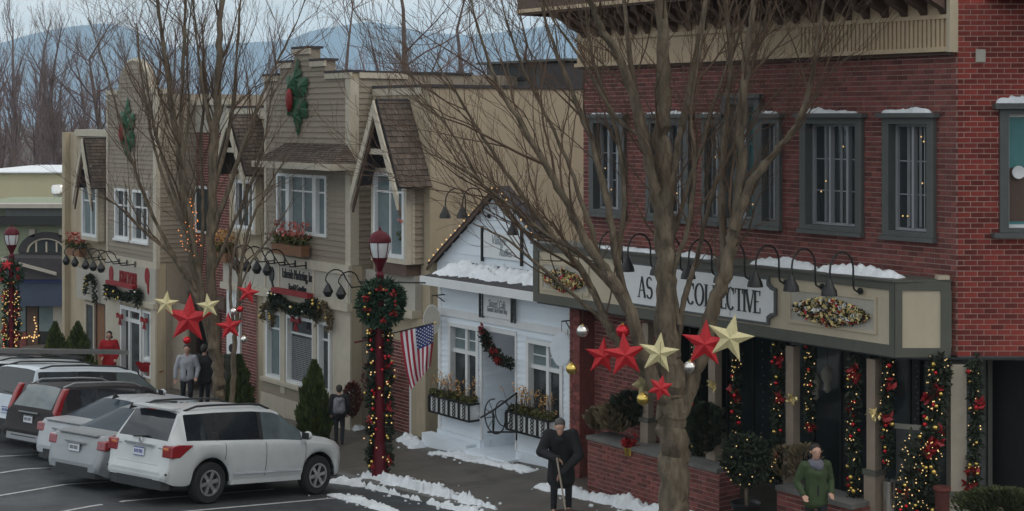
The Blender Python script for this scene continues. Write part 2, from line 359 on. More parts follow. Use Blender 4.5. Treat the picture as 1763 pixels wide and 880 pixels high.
# ------------------------------------------------------------------ shared facade pieces
BOARDS = {}
def board_mesh(h, m, t=.026):
    k = (round(h, 4), m.name, t)
    if k not in BOARDS:
        b = MB(); vs = [(0, -t, 0), (1, -t, 0), (1, 0, 0), (0, 0, 0), (0, -.004, h), (1, -.004, h), (1, 0, h), (0, 0, h)]
        b.add(vs, [(0, 3, 2, 1), (4, 5, 6, 7), (0, 1, 5, 4), (1, 2, 6, 5), (2, 3, 7, 6), (3, 0, 4, 7)])
        BOARDS[k] = b.mesh('siding_board', m)
    return BOARDS[k]
def siding(root, o, ang, u0, u1, z0, z1, pitch, m, holes=(), bounds=None, t=.026, parent=None):
    p0 = OFF[root.name]; z = z0; me = board_mesh(pitch, m, t); ca, sa = math.cos(ang), math.sin(ang)
    while z < z1 - pitch * .5:
        zm = z + pitch * .5; lo, hi = (bounds(zm) if bounds else (u0, u1)); segs = [(max(lo, u0), min(hi, u1))]
        for h in holes:
            if h[2] < zm < h[3]:
                ns = []
                for s, e in segs:
                    if h[1] <= s or h[0] >= e: ns.append((s, e)); continue
                    if h[0] > s: ns.append((s, h[0]))
                    if h[1] < e: ns.append((h[1], e))
                segs = ns
        for s, e in segs:
            if e - s < .04: continue
            ob = bpy.data.objects.new('siding_board', me); C.objects.link(ob); ob.parent = parent or root
            ob.location = (o[0] + s * ca - p0[0], o[1] + s * sa - p0[1], z - p0[2]); ob.rotation_euler = (0, 0, ang); ob.scale = (e - s, 1, 1)
        z += pitch
def window(root, o, ang, u0, u1, z0, z1, fm, gm, fw=.07, proud=.04, rec=.06, mull=(), trans=(), mw=.045, sill=.0, head=.0, thin=None, tw=.02, name='window', sillm=None):
    fr = MB(o, ang); y0, y1 = -proud, rec + .03
    fr.box(u0, u0 + fw, y0, y1, z0 + fw, z1 - fw); fr.box(u1 - fw, u1, y0, y1, z0 + fw, z1 - fw)
    fr.box(u0, u1, y0, y1, z1 - fw, z1); fr.box(u0, u1, y0, y1, z0, z0 + fw)
    iu0, iu1, iz0, iz1 = u0 + fw, u1 - fw, z0 + fw, z1 - fw
    us = [iu0] + [iu0 + (iu1 - iu0) * q for q in mull] + [iu1]; zs = [iz0] + [iz0 + (iz1 - iz0) * q for q in trans] + [iz1]
    for q in us[1:-1]: fr.box(q - mw / 2, q + mw / 2, rec * .35, y1 - .002, iz0, iz1)
    for q in zs[1:-1]:
        for i in range(len(us) - 1): fr.box(us[i] + (mw / 2 if i else 0), us[i + 1] - (mw / 2 if i < len(us) - 2 else 0), rec * .35 + .003, y1 - .004, q - mw / 2, q + mw / 2)
    f = part(fr, name, fm, root)
    if sill: part(MB(o, ang).box(u0 - .05, u1 + .05, -proud - sill, y1 - .005, z0 - .07, z0 - .002), 'sill', sillm or fm, f)
    if head: part(MB(o, ang).box(u0 - .06, u1 + .06, -proud - head, y1 - .005, z1 + .002, z1 + .09), 'head_board', sillm or fm, f)
    for i in range(len(us) - 1):
        for j in range(len(zs) - 1):
            g = gm[j % len(gm)] if isinstance(gm, list) else gm
            part(MB(o, ang).box(us[i], us[i + 1], rec, rec + .012, zs[j], zs[j + 1]), 'pane', g, f)
    if thin:
        t = MB(o, ang)
        for q in thin[0]: t.box(iu0 + (iu1 - iu0) * q - tw / 2, iu0 + (iu1 - iu0) * q + tw / 2, rec - .012, rec - .001, iz0, iz1)
        for q in thin[1]: t.box(iu0, iu1, rec - .014, rec - .003, iz0 + (iz1 - iz0) * q - tw / 2, iz0 + (iz1 - iz0) * q + tw / 2)
        part(t, 'glazing_bar', fm, f)
    return f
def bricks(mb, u0, u1, z0, z1, holes=(), L_=.203, H=.0813, j=.015, d=.008, bounds=None, rng=random.Random(5)):
    z = z0; r = 0
    while z < z1 - .01:
        h = min(H - j, z1 - z); u = u0 - (L_ / 2 if r % 2 else 0)
        while u < u1:
            s, e = max(u, u0), min(u + L_ - j, u1); zm = z + h / 2; lo, hi = bounds(zm) if bounds else (u0, u1); s, e = max(s, lo), min(e, hi)
            for q in holes:
                if q[2] < zm < q[3]:
                    if q[0] <= s and q[1] >= e: e = s
                    elif q[0] < e <= q[1]: e = q[0]
                    elif q[0] <= s < q[1]: s = q[1]
            if e - s > .02:
                dd = d + rng.uniform(-.003, .003); mb.box(s, e, -dd, .005, z, z + h)
            u += L_
        z += H; r += 1
    return mb
def text(root, s, o, ang, size, m, name='lettering', sx=1.0, ext=.006, align='CENTER', shear=0.0):
    cu = bpy.data.curves.new(name, 'FONT'); cu.body = s; cu.size = size; cu.align_x = align; cu.align_y = 'CENTER'; cu.extrude = ext; cu.shear = shear
    cu.materials.append(m); ob = bpy.data.objects.new(name, cu); C.objects.link(ob); ob.parent = root
    r0 = root
    while r0.parent: r0 = r0.parent
    p0 = OFF[r0.name]
    bpy.context.view_layer.update(); me = bpy.data.meshes.new_from_object(ob.evaluated_get(bpy.context.evaluated_depsgraph_get())); bpy.data.objects.remove(ob); bpy.data.curves.remove(cu)
    ob = bpy.data.objects.new(name, me); C.objects.link(ob); ob.parent = root
    ob.location = (o[0] - p0[0], o[1] - p0[1], o[2] - p0[2]); ob.rotation_euler = (R(90), 0, ang); ob.scale = (sx, 1, 1); return ob
def foliage(mb, pts, rad, n, size, rng, m=0, asp=.4, grav=0):
    for _ in range(n):
        c = Vector(rng.choice(pts)) if not callable(pts) else Vector(pts(rng))
        v = Vector((rng.gauss(0, 1), rng.gauss(0, 1), rng.gauss(0, 1))).normalized() * rad * (rng.random() ** .5)
        mb.card(c + v, size * rng.uniform(.6, 1.3), rng, m, asp, d=(v.x + rng.gauss(0, .4) * rad, v.y + rng.gauss(0, .4) * rad, v.z - grav + rng.gauss(0, .4) * rad))
def sample(path, n):
    pts = [Vector(p) for p in path]; out = []
    for i in range(n):
        t = i / max(1, n - 1) * (len(pts) - 1); q = min(int(t), len(pts) - 2); out.append(pts[q].lerp(pts[q + 1], t - q))
    return out
def garland(label, path, rad, seed, dens=900, size=.05, balls=(), nb=14, br=.04, lights=0, bows=(), fm='fol', group=None, lr=.012, cat='garland', name='garland', lm='warm', redcl=0):
    rng = random.Random(seed); pts = sample(path, 60); Lg = sum((Vector(path[i + 1]) - Vector(path[i])).length for i in range(len(path) - 1))
    t = thing(name, label, cat, tuple(path[-1]), group)
    fo = MB(); foliage(fo, pts, rad, int(dens * max(.5, Lg)), size, rng); part(fo, 'foliage', M[fm], t, kind='stuff')
    def out(c, k=1.0):
        v = Vector((rng.gauss(0, 1), -abs(rng.gauss(0, 1)) - .3, rng.gauss(0, 1))).normalized(); v.x += .25; return c + v * rad * k
    for i in range(nb if balls else 0):
        mb = MB(); mb.ball(out(rng.choice(pts), 1.0), br * rng.uniform(.75, 1.25), 10); part(mb, 'bauble', M[balls[i % len(balls)]], t, True)
    if lights:
        lb = MB()
        for _ in range(lights): lb.ball(out(rng.choice(pts), 1.12), lr * rng.uniform(.7, 1.3), 5)
        part(lb, 'fairy_light', M[lm], t, kind='stuff')
    for _ in range(redcl):
        c = out(rng.choice(pts), .9); mb = MB()
        for k in range(16): mb.card(c + Vector((rng.gauss(0, .04), rng.gauss(0, .03), rng.gauss(0, .04))), .07, rng, asp=.5)
        part(mb, 'poinsettia', M['red'], t)
    return t
def bow(root, c, s, m='red'):
    mb = MB(); x, y, z = c
    for sg in (-1, 1):
        mb.prism([(x, z), (x + sg * s, z + s * .55), (x + sg * s * 1.05, z - s * .25)], y - s * .25, y + s * .1)
        mb.prism([(x, z), (x + sg * s * .55, z - s * 1.3), (x + sg * s * .15, z - s * 1.2)], y - s * .12, y + s * .05)
    mb.ball((x, y - s * .1, z), s * .25, 8); return part(mb, 'bow', M[m], root)
def lamp_proto(p0, label, group):                    # gooseneck sign lamp reaching out of a wall (-b)
    t = thing('sign_lamp', label, 'lamp', p0, group); a, b, z = p0
    part(MB().lathe([(.0, 0), (.055, 0), (.055, .02), (.03, .035), (0, .035)], (a, b - .035, z), 10, axis='y'), 'wall_plate', M['black'], t, True)
    pts = [(a, b, z), (a, b - .10, z), (a, b - .17, z + .04), (a, b - .19, z + .12)]
    for k in range(11):
        u = math.pi * k / 10; pts.append((a, b - .46 + .27 * math.cos(u), z + .36 + .27 * math.sin(u)))
    pts += [(a, b - .735, z + .26), (a, b - .74, z + .22)]
    part(MB().tube(pts, .016, 6), 'arm', M['black'], t, True)
    part(MB().lathe([(.02, .14), (.04, .12), (.06, .06), (.115, -.04), (.13, -.12), (.115, -.12), (.045, .03), (0, .05)], (a, b - .745, z + .10), 14), 'shade', M['black'], t, True)
    return t
def lamp_proto2(p0, label, group):                   # lamp on a long straight bracket with a drooping neck
    t = thing('sign_lamp', label, 'lamp', p0, group); a, b, z = p0
    part(MB().box(a - .03, a + .03, b - .02, b, z - .09, z + .09), 'wall_plate', M['black'], t)
    pts = [(a, b, z), (a, b - .45, z - .01)]
    for k in range(9):
        u = math.pi * (k / 8) * 1.05; pts.append((a, b - .85 + .22 * math.cos(u) - .1 * k / 8, z + .25 + .2 * math.sin(u)))
    pts += [(a, b - 1.10, z + .12)]
    part(MB().tube(pts, .017, 6), 'arm', M['black'], t, True)
    part(MB().lathe([(.02, .12), (.05, .07), (.10, -.02), (.13, -.08), (.07, -.2), (0, -.22)], (a, b - 1.1, z + .02), 12), 'shade', M['black'], t, True)
    return t
GL = lambda px, py, b: F(px, py, b)
# ------------------------------------------------------------------ brick corner building
def holed(mb, u0, u1, z0, z1, holes, y0, y1):
    us = sorted({u0, u1, *[min(max(h[0], u0), u1) for h in holes], *[min(max(h[1], u0), u1) for h in holes]})
    for i in range(len(us) - 1):
        um = (us[i] + us[i + 1]) / 2; segs = [(z0, z1)]
        for h in holes:
            if h[0] < um < h[1]:
                ns = []
                for s, e in segs:
                    if h[3] <= s or h[2] >= e: ns.append((s, e)); continue
                    if h[2] > s: ns.append((s, h[2]))
                    if h[3] < e: ns.append((h[3], e))
                segs = ns
        for s, e in segs: mb.box(us[i], us[i + 1], y0, y1, s, e)
    return mb
aR, bF, _ = S(6.783, 23.0); aL, _ = F(1005, 300, bF); SCH = FPX / 23.0
z3 = CAMZ - (613 - HY) / SCH                       # underside of the upper storey
BB = thing('brick_building', 'red brick corner building with grey framed windows above a shop arcade', 'building', (aR, bF, zg(aR, bF)))
of, oc = (aL, bF, 0), (aR, bF, 0); UF = aR - aL
def fu(px): return F(px, 300, bF)[0] - aL
zt, zb = CAMZ + .02, F(1435, 397, bF)[1]
BW = [(1020, 1079, 0), (1118, 1190, 0), (1214, 1247, 0), (1247, 1312, .34), (1312, 1347, 0), (1383, 1488, 0), (1525, 1612, 0)]
holes = [(fu(x0), fu(x1), zb, zt + e) for x0, x1, e in BW]
z8 = F(1648, 88, bF - .15)[1]; z86 = F(1648, 24, bF - .15)[1]; zE = 9.12
w_ = MB(of); holed(w_, 0, UF - .0, z3, zE, holes, .003, .3); part(w_, 'wall', M['mortarf'], BB)
sw = MB((aL, bF, 0)); sw.box(0, .3, .31, 12, -1.5, zE); part(sw, 'side_wall', M['brickf'], BB)
part(MB().box(aL + .32, aR + 4, bF + 4.2, bF + 12, -1.5, zE - .1), 'rear_wall', M['brickf'], BB)
bk = MB(of); bricks(bk, 0, UF, z3, z8 + .05, holes); part(bk, 'brick', M['brickf'], BB, kind='stuff')
# right-hand corner wall: bricks near enough to pick apart one by one
cu0, cu1, cz0, cz1 = (1722 - 1648) / SCH, 2.05, CAMZ - (400 - HY) / SCH, CAMZ + (HY - 188) / SCH
ch = [(cu0, cu1, cz0, cz1)]
w_ = MB(oc, TH); holed(w_, .004, 3.6, z3, 9.6, ch, .004, .3); part(w_, 'corner_wall', M['mortar'], BB)
bm_ = MB(oc, TH); H, L_, j = .0813, .2045, .013; unit = {}; cnt = 0; rg = random.Random(9)
z = z3; r = 0
while z < 9.55:
    u = .003 - (L_ / 2 if r % 2 else 0); zm = z + H / 2
    while u < 3.55:
        s, e = max(u, .003), u + L_ - j
        if cz0 - .07 < zm < cz1 + .09:
            if s >= cu0 and e <= cu1: u += L_; continue
            if s < cu0 < e: e = cu0
            elif s < cu1 < e and s > cu0: s = cu1
        if e - s > .02:
            if cnt < 300 and e < 1.2 and z < CAMZ + 1.95:
                k = round(e - s, 3)
                if k not in unit: unit[k] = MB().box(0, k, -.008, .006, 0, H - j).mesh('brick', M['brick'])
                o = bpy.data.objects.new('brick', unit[k]); C.objects.link(o); o.parent = BB; cnt += 1
                q = (aR + s * CT + .0 * ST, bF + s * ST, z); o.location = (q[0] - aR + rg.uniform(-.002, .002) * ST, q[1] - bF + rg.uniform(-.002, .002) * CT, z - OFF[BB.name][2]); o.rotation_euler = (0, 0, TH)
            else: bm_.box(s, e, -.008 + rg.uniform(-.002, .002), .006, z, z + H - j)
        u += L_
    z += H; r += 1
part(bm_, 'brick', M['brick'], BB, kind='stuff')
part(MB(oc, TH).box(.0, 3.6, -.03, .32, z3 - .035, z3 - .003), 'ledge', M['greytrim'], BB)
part(MB(oc, TH).box(.27, .42, -.035, -.021, CAMZ + (HY - 107) / SCH, CAMZ + (HY - 85) / SCH), 'vent_plate', M['panel'], BB)
# corner window
f = part(holed(MB(oc, TH), cu0 - .02, cu1 + .02, cz0, cz1, [(cu0 + .115, cu1 - .115, cz0 + .06, cz1 - .07)], -.05, .2), 'window_surround', M['greytrim'], BB)
part(MB(oc, TH).box(cu0 - .14, cu1 + .14, -.16, .1, cz0 - .075, cz0 - .003), 'sill', M['greytrim'], f)
part(MB(oc, TH).box(cu0 - .12, cu1 + .12, -.15, .1, cz1 + .003, cz1 + .09), 'head_board', M['greytrim'], f)
w2 = window(BB, oc, TH, cu0 + .117, cu1 - .117, cz0 + .062, cz1 - .072, M['wtrim'], M['teal'], .05, -.10, .15, name='window')
part(MB(oc, TH).box(cu0 + .17, cu1 - .17, .138, .148, cz0 + .16, cz0 + .98), 'lower_blind', M['brown'], w2)
def orn(c, r):
    t = MB(); t.lathe([(r * .55, -.02), (r, -.02), (r, .02), (r * .55, .02)], (0, 0, 0), 20, axis='y'); return t
t = MB(oc, TH); t.lathe([(.03, .0), (.10, -.015), (.10, .015), (.03, .03)], ((1756 - 1648) / SCH, .07, CAMZ - (297 - HY) / SCH), 18, axis='y')
solo(t, 'window_ornament', 'round white ornament hanging inside the corner window', 'ornament', (aR + .6, bF + .8, 6), M['wtrim'])
pale_bar = mat('pale_sash', (.30, .31, .33), .5, .06, 5)
for (x0, x1, e), h in zip(BW, holes):
    u0, u1, a0, a1 = h
    fw = .12 if u1 - u0 > .9 else .07
    f = part(holed(MB(of), u0 - .01, u1 + .01, a0, a1, [(u0 + fw, u1 - fw, a0 + .08, a1 - .1)], -.09, .2), 'window_surround', M['greytrim'], BB)
    part(MB(of).box(u0 - .03, u1 + .03, -.14, -.02, a0 - .07, a0 - .003), 'sill', M['greytrim'], f)
    part(MB(of).box(u0 - .08, u1 + .08, -.17, -.02, a1 + .003, a1 + .075), 'head_board', M['greytrim'], f)
    big = u1 - u0 > 1.0
    wi = window(BB, of, 0, u0 + fw + .002, u1 - fw - .002, a0 + .082, a1 - .102, M['curtain'] if False else pale_bar, M['teal'] if x0 == 1247 else M['glass'], .04, -.09, .15,
           mull=(.38, .76) if big else (.5,), mw=.045, thin=((.2, .57, .9) if big else (.25, .75), (.33, .66)), tw=.018)
    lb = MB(of); rr = random.Random(x0)
    for k in range(5): lb.ball((rr.uniform(u0 + fw + .08, u1 - fw - .08), .10, rr.uniform(a0 + .2, a1 - .2)), .014, 6)
    part(lb, 'window_light', M['warmd'], wi, kind='stuff')
    if x0 in (1383, 1525):
        cm = MB(of)
        for k in range(3): q = u0 + fw + .12 + (u1 - u0 - 2 * fw) * (.12 + .3 * k); cm.box(q, q + .05, .135, .145, a0 + .14, a1 - .15)
        part(cm, 'curtain', M['curtain'], wi)
for x0, x1, k in ((1385, 1482, 1), (1525, 1610, 2), (1216, 1245, 3), (1314, 1346, 4), (1024, 1076, 6), (1120, 1188, 7)):
    u0, u1 = fu(x0) + aL, fu(x1) + aL; zz = zt + .077
    snow([(u0, bF - .09, zz), (u1, bF - .09, zz)], .15, .11 if k < 3 else .06, 40 + k, {3: 'snow on the window head just right of the big tree trunk', 4: 'snow on the window head left of the wide upper window', 6: 'snow on the upper window head farthest left on the brick building', 7: 'snow on the window head behind the big tree trunk'}[k] if k > 2 else ('snow on the head of the wide upper window of the brick building' if k == 1 else 'snow on the upper window head nearest the brick corner'), base=lambda p, zz=zz: zz, cell=.04, name='snow_cap', soft=.5)
p, q = S(6.783 + cu0 - .1, 22.93), S(6.783 + cu1, 22.93)
snow([(p[0], p[1], cz1 + .09), (q[0], q[1], cz1 + .09)], .17, .17, 50, 'snow on the head of the corner window', base=lambda p_: cz1 + .092, cell=.04, name='snow_cap', soft=.5)
# cornice band, brackets, eave
part(MB(of).box(-.05, UF - .02, -.13, -.03, z8, zE), 'cornice_board', M['cream'], BB)
part(MB(of).box(-.07, UF + .0, -.19, -.131, z8, z8 + .07), 'cornice_rail', M['cream'], BB)
part(MB(of).box(-.07, UF + .0, -.19, -.131, z86 - .06, z86), 'cornice_rail', M['cream'], BB)
part(MB(of).box(UF - .05, UF + .012, -.2, .05, z8 - .01, zE), 'corner_trim', M['creamp'], BB)
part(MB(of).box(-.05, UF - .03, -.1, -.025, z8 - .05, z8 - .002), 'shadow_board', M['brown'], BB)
rib = MB(of); u = .05; ua, ub = fu(1075), fu(1385)
while u < UF - .1:
    if u < ua or u > ub: rib.box(u, u + .048, -.165, -.128, z8 + .07, z86 - .06)
    u += .082
part(rib, 'rib_panel', M['cream'], BB, kind='stuff')
for q in (ua, (ua + ub) / 2, ub): part(MB(of).box(q - .04, q + .04, -.17, -.129, z8 + .072, z86 - .062), 'panel_batten', M['cream'], BB)
ev = MB(of); ev.box(-.75, UF - .06, -.98, .3, zE, zE + .16, 0); part(ev, 'eave_soffit', M['brown'], BB)
part(MB(of).box(-.82, UF - .05, -1.03, -.982, zE - .06, zE + .26), 'eave_board', M['brown'], BB)
part(MB(of).box(-.82, UF - .05, -1.07, -1.032, zE - .02, zE + .05), 'eave_trim', M['cream'], BB)
part(MB(of).box(-.82, -.752, -.98, .3, zE - .06, zE + .26), 'eave_board', M['brown'], BB)
bmx = None; u = .12
while u < UF - .1:
    if bmx is None:
        mbk = MB((0, 0, 0)); pf = [(-.86, zE - .002), (-.86, zE - .14), (-.62, zE - .24), (-.5, zE - .34), (-.22, zE - .44), (-.14, zE - .52), (-.14, zE - .002)]
        n = len(pf); mbk.add([(x, y, zz) for x in (0, .13) for y, zz in pf], [tuple(range(n)), tuple(range(2 * n - 1, n - 1, -1))] + [(i, i + n, (i + 1) % n + n, (i + 1) % n) for i in range(n)])
        bmx = mbk.mesh('eave_bracket', M['brown'], (0, 0, 0))
    o = bpy.data.objects.new('eave_bracket', bmx); C.objects.link(o); o.parent = BB; o.location = (aL + u - aR, 0, -OFF[BB.name][2]); u += .37
# sign box over the arcade
bS = S((1540 - 881.5) / SCH, 22.985)[1]; aS = S((1540 - 881.5) / SCH, 22.985)[0]; aSL = F(920, 500, bS)[0]
zs0, zs1 = CAMZ - (613 - HY) / SCH - .005, CAMZ - (487 - HY) / SCH; US = aS - aSL; os_ = (aSL, bS, 0)
sb = MB(); c1 = S((1636 - 881.5) / SCH, 22.985)
poly = [(aSL, bS), (aS, bS), (c1[0], c1[1]), (c1[0] - .05, bF - .03), (aSL, bF - .03)]
sb.prismz(poly, zs0, zs1); part(sb, 'fascia_box', M['creamp'], BB)
tr = MB(os_); tr.box(-.012, US + .01, -.025, -.002, zs0 - .012, zs0 + .165); tr.box(-.012, US + .01, -.025, -.002, zs1 - .115, zs1 + .012)
part(tr, 'fascia_rail', M['olive'], BB)
part(MB(os_).box(US - .085, US + .008, -.027, -.003, zs0 + .166, zs1 - .116), 'fascia_stile', M['olive'], BB)
part(MB(os_).box(-.014, .16, -.027, -.003, zs0 + .166, zs1 - .116), 'fascia_stile', M['olive'], BB)
eo = (aS, bS, 0); EL = 96 / SCH; e_ = MB(eo, TH)
e_.box(0, EL, -.022, -.001, zs0 - .012, zs0 + .13); e_.box(0, EL, -.022, -.001, zs1 - .115, zs1 + .012); e_.box(.0, .11, -.024, -.001, zs0 + .131, zs1 - .116); e_.box(EL - .15, EL + .01, -.024, -.001, zs0 + .131, zs1 - .116)
part(e_, 'fascia_end_trim', M['olive'], BB)
part(MB().prismz([(aSL - .06, bS - .06), (aS + .02, bS - .06), (c1[0] - .02, c1[1] - .04), (c1[0] - .02, bF - .03), (aSL - .06, bF - .03)], zs1 + .013, zs1 + .05), 'fascia_cap', M['olive'], BB)
part(MB(eo, TH).box(EL - .2, EL - .02, -.03, .14, zs1 + .051, zs1 + .11), 'cap_block', M['creamp'], BB)
def su(px): return F(px, 520, bS)[0] - aSL
for pa, pb, k, hh in ((1015, 1120, 1, .10), (1150, 1215, 2, .12), (1285, 1390, 4, .17), (1400, 1605, 5, .2)):
    u0, u1 = su(pa) + aSL, min(su(pb), US - .05) + aSL
    snow([(u0, bS + .2, 0), (u1, bS + .2, 0)], .44, hh * .7, 60 + k, {1: 'snow on the left end of the long sign box top', 2: 'short snow strip on the sign box behind the big tree limbs', 4: 'snow strip on the sign box top above the name board corner', 5: 'thickest snow strip on the sign box top above the flower swag'}[k], base=lambda p: zs1 + .052, cell=.04, name='snow_cap', soft=.8)['group'] = 'snow along the top of the sign box'
# flower recesses
def swag(x0, x1, y0, y1, label, seed):
    u0, u1 = su(x0), su(x1); zz0, zz1 = F((x0 + x1) / 2, y1, bS)[1], F((x0 + x1) / 2, y0, bS)[1]
    fr = part(holed(MB(os_), u0 - .05, u1 + .05, zz0 - .05, zz1 + .05, [(u0, u1, zz0, zz1)], -.03, -.002), 'recess_frame', M['creamp'], BB)
    part(MB(os_).box(u0, u1, -.012, -.003, zz0, zz1), 'recess_back', M['panel'], fr)
    t = thing('flower_swag', label, 'flowers', (aSL + (u0 + u1) / 2, bS - .05, zz0), 'flower swags on the sign box'); rng = random.Random(seed)
    cx, cz, hw, hh = aSL + (u0 + u1) / 2, (zz0 + zz1) / 2 - .03, (u1 - u0) * .47, (zz1 - zz0) * .42
    def bl(mb, n, size, asp, k=1):
        for _ in range(n):
            r_ = rng.random() ** .5 * k; q = rng.uniform(0, 6.283)
            mb.card((cx + hw * r_ * math.cos(q), bS - .06 - .12 * (1 - r_ * r_) * rng.random(), cz + hh * r_ * math.sin(q) * (1.15 - .5 * abs(math.cos(q)) * r_)), size * rng.uniform(.6, 1.3), rng, asp=asp)
        return mb
    part(bl(MB(), 520, .05, .4), 'foliage', M['fol'], t, kind='stuff'); part(bl(MB(), 420, .05, .55, .98), 'gold_leaf', M['goldl'], t, kind='stuff')
    part(bl(MB(), 70, .055, .7, .95), 'red_flower', M['starr'], t, kind='stuff'); part(bl(MB(), 110, .045, .7, .9), 'pale_flower', M['wtrim'], t, kind='stuff')
swag(1363, 1506, 508, 560, 'long gold and red flower swag at the right end of the sign box', 1)
swag(936, 1012, 459, 500, 'short gold flower swag at the left end of the sign box, behind branches', 2)
# name board and letters
nb0, nb1 = su(1066), su(1339); nz0, nz1 = F(1300, 556, bS)[1], F(1300, 474, bS)[1]
def cutboard(u0, u1, z0, z1, c): return [(u0 + c, z0), (u1 - c, z0), (u1 - c, z0 + c * .6), (u1 - c * .45, z0 + c), (u1, z0 + c * 1.1), (u1, z1 - c * 1.1), (u1 - c * .45, z1 - c), (u1 - c, z1 - c * .6), (u1 - c, z1), (u0 + c, z1), (u0 + c, z1 - c * .6), (u0 + c * .45, z1 - c), (u0, z1 - c * 1.1), (u0, z0 + c * 1.1), (u0 + c * .45, z0 + c), (u0 + c, z0 + c * .6)]
SG = thing('name_board', 'white shop name board with notched corners and tall dark letters on the sign box', 'sign', (aSL + (nb0 + nb1) / 2, bS - .03, nz0))
part(MB(os_).prism(cutboard(nb0, nb1, nz0, nz1, .16), -.05, -.004), 'border', M['greytrim'], SG)
part(MB(os_).prism(cutboard(nb0 + .045, nb1 - .045, nz0 + .045, nz1 - .045, .16), -.058, -.051), 'face', M['wtrim'], SG)
def glyph(ch, mb, x, z, wd, h):
    th, tn, y0, y1 = .040, .016, -.070, -.0585
    def stroke(pts, wds):
        for i in range(len(pts) - 1):
            (xa, za), (xb, zb_) = pts[i], pts[i + 1]; dx, dz = xb - xa, zb_ - za; l = math.hypot(dx, dz) or 1; nx, nz_ = -dz / l, dx / l; wa, wb = wds[i] / 2, wds[i + 1] / 2
            mb.prism([(xa + nx * wa, za + nz_ * wa), (xa - nx * wa, za - nz_ * wa), (xb - nx * wb, zb_ - nz_ * wb), (xb + nx * wb, zb_ + nz_ * wb)], y0 - .0004 * i, y1)
    def vs_(u, t_=th): stroke([(x + u * wd, z), (x + u * wd, z + h)], [t_, t_]); [mb.box(x + u * wd - t_ * 1.1, x + u * wd + t_ * 1.1, y0 - .001, y1, zz, zz + .014) for zz in (z, z + h - .014)]
    def arc(c0, c1): n = 14; return [(x + wd * (.5 + .46 * math.cos(c0 + (c1 - c0) * i / n)), z + h * (.5 + .5 * math.sin(c0 + (c1 - c0) * i / n))) for i in range(n + 1)]
    wd_arc = lambda c0, c1: [tn + (th - tn) * abs(math.cos(c0 + (c1 - c0) * i / 14)) for i in range(15)]
    if ch == 'C': stroke(arc(.75, 5.5), wd_arc(.75, 5.5)); mb.box(x + wd * .84, x + wd * .9, y0, y1, z + h * .7, z + h * .98)
    elif ch == 'O': stroke(arc(0, 6.2832), wd_arc(0, 6.2832))
    elif ch == 'L': vs_(.2); stroke([(x + .1 * wd, z + .012), (x + wd * .95, z + .012)], [tn, tn]); mb.box(x + wd * .88, x + wd * .95, y0, y1, z, z + h * .25)
    elif ch == 'E':
        vs_(.2)
        for q in (.012, h - .012): stroke([(x + .1 * wd, z + q), (x + wd * .95, z + q)], [tn, tn])
        stroke([(x + .2 * wd, z + h * .52), (x + wd * .7, z + h * .52)], [tn, tn]); mb.box(x + wd * .88, x + wd * .95, y0, y1, z, z + h * .25); mb.box(x + wd * .86, x + wd * .93, y0, y1, z + h * .78, z + h)
    elif ch == 'T': vs_(.5); stroke([(x, z + h - .012), (x + wd, z + h - .012)], [tn, tn]); mb.box(x, x + wd * .07, y0, y1, z + h * .78, z + h); mb.box(x + wd * .93, x + wd, y0, y1, z + h * .78, z + h)
    elif ch == 'I': vs_(.5)
    elif ch == 'V': stroke([(x + .08 * wd, z + h), (x + .5 * wd, z)], [th, th]); stroke([(x + .92 * wd, z + h), (x + .5 * wd, z)], [tn, tn]); mb.box(x - .05 * wd, x + .28 * wd, y0 - .003, y1, z + h - .014, z + h); mb.box(x + .75 * wd, x + 1.05 * wd, y0 - .003, y1, z + h - .014, z + h)
    elif ch == 'A': stroke([(x + .08 * wd, z), (x + .5 * wd, z + h)], [tn, tn]); stroke([(x + .92 * wd, z), (x + .5 * wd, z + h)], [th, th]); stroke([(x + .25 * wd, z + h * .34), (x + .75 * wd, z + h * .34)], [tn, tn]); mb.box(x - .05 * wd, x + .24 * wd, y0 - .003, y1, z, z + .014); mb.box(x + .76 * wd, x + 1.05 * wd, y0 - .003, y1, z, z + .014)
    elif ch == 'S':
        pts = [(x + wd * (.5 + .38 * math.cos(t)), z + h * (.74 + .26 * math.sin(t))) for t in [.5 + (4.3 - .5) * i / 8 for i in range(9)]] + [(x + wd * (.5 + .4 * math.cos(t)), z + h * (.26 + .26 * math.sin(t))) for t in [1.2 - (1.2 + 2.7) * i / 8 for i in range(9)]]
        stroke(pts, [tn + (th - tn) * (1 - abs(i - 8.5) / 8.5) for i in range(18)])
hL = (F(1300, 537, bS)[1] - F(1300, 498, bS)[1]) * -1; zl = F(1300, 538, bS)[1]
lets = [('A', 1103, 1116), ('S', 1117, 1128), ('C', 1187, 1200), ('O', 1201, 1216), ('L', 1218, 1229), ('L', 1231, 1242), ('E', 1244, 1255), ('C', 1256, 1269), ('T', 1270, 1283), ('I', 1283, 1289), ('V', 1288, 1303), ('E', 1302, 1314)]
for chh, xa, xb in lets:
    lm = MB(os_); glyph(chh, lm, su(xa), zl, su(xb) - su(xa), hL); part(lm, 'letter', M['dark'], SG)
# gooseneck lamps over the sign
lz = F(1485, 501, bS)[1]; la = F(1485, 501, bS)[0]
lp = lamp_proto((la, bS - .03, lz), 'black gooseneck sign lamp at the right end of the row, above the flower swag', 'gooseneck lamps along the sign box')
names = ['second gooseneck lamp from the right, above the corner of the name board', 'third gooseneck lamp from the right, over the right half of the name board', 'gooseneck lamp just right of the big tree trunk', 'gooseneck lamp hidden behind the big tree trunk', 'gooseneck lamp just left of the big tree trunk', 'gooseneck lamp over the left edge of the name board', 'gooseneck lamp nearest the left end of the long sign box']
da = (F(1485, 500, bS)[0] - F(1423, 493, bS)[0])
for k, nm in enumerate(names): dup(lp, (la - da * (k + 1) * 1.06, bS - .03, lz), nm)
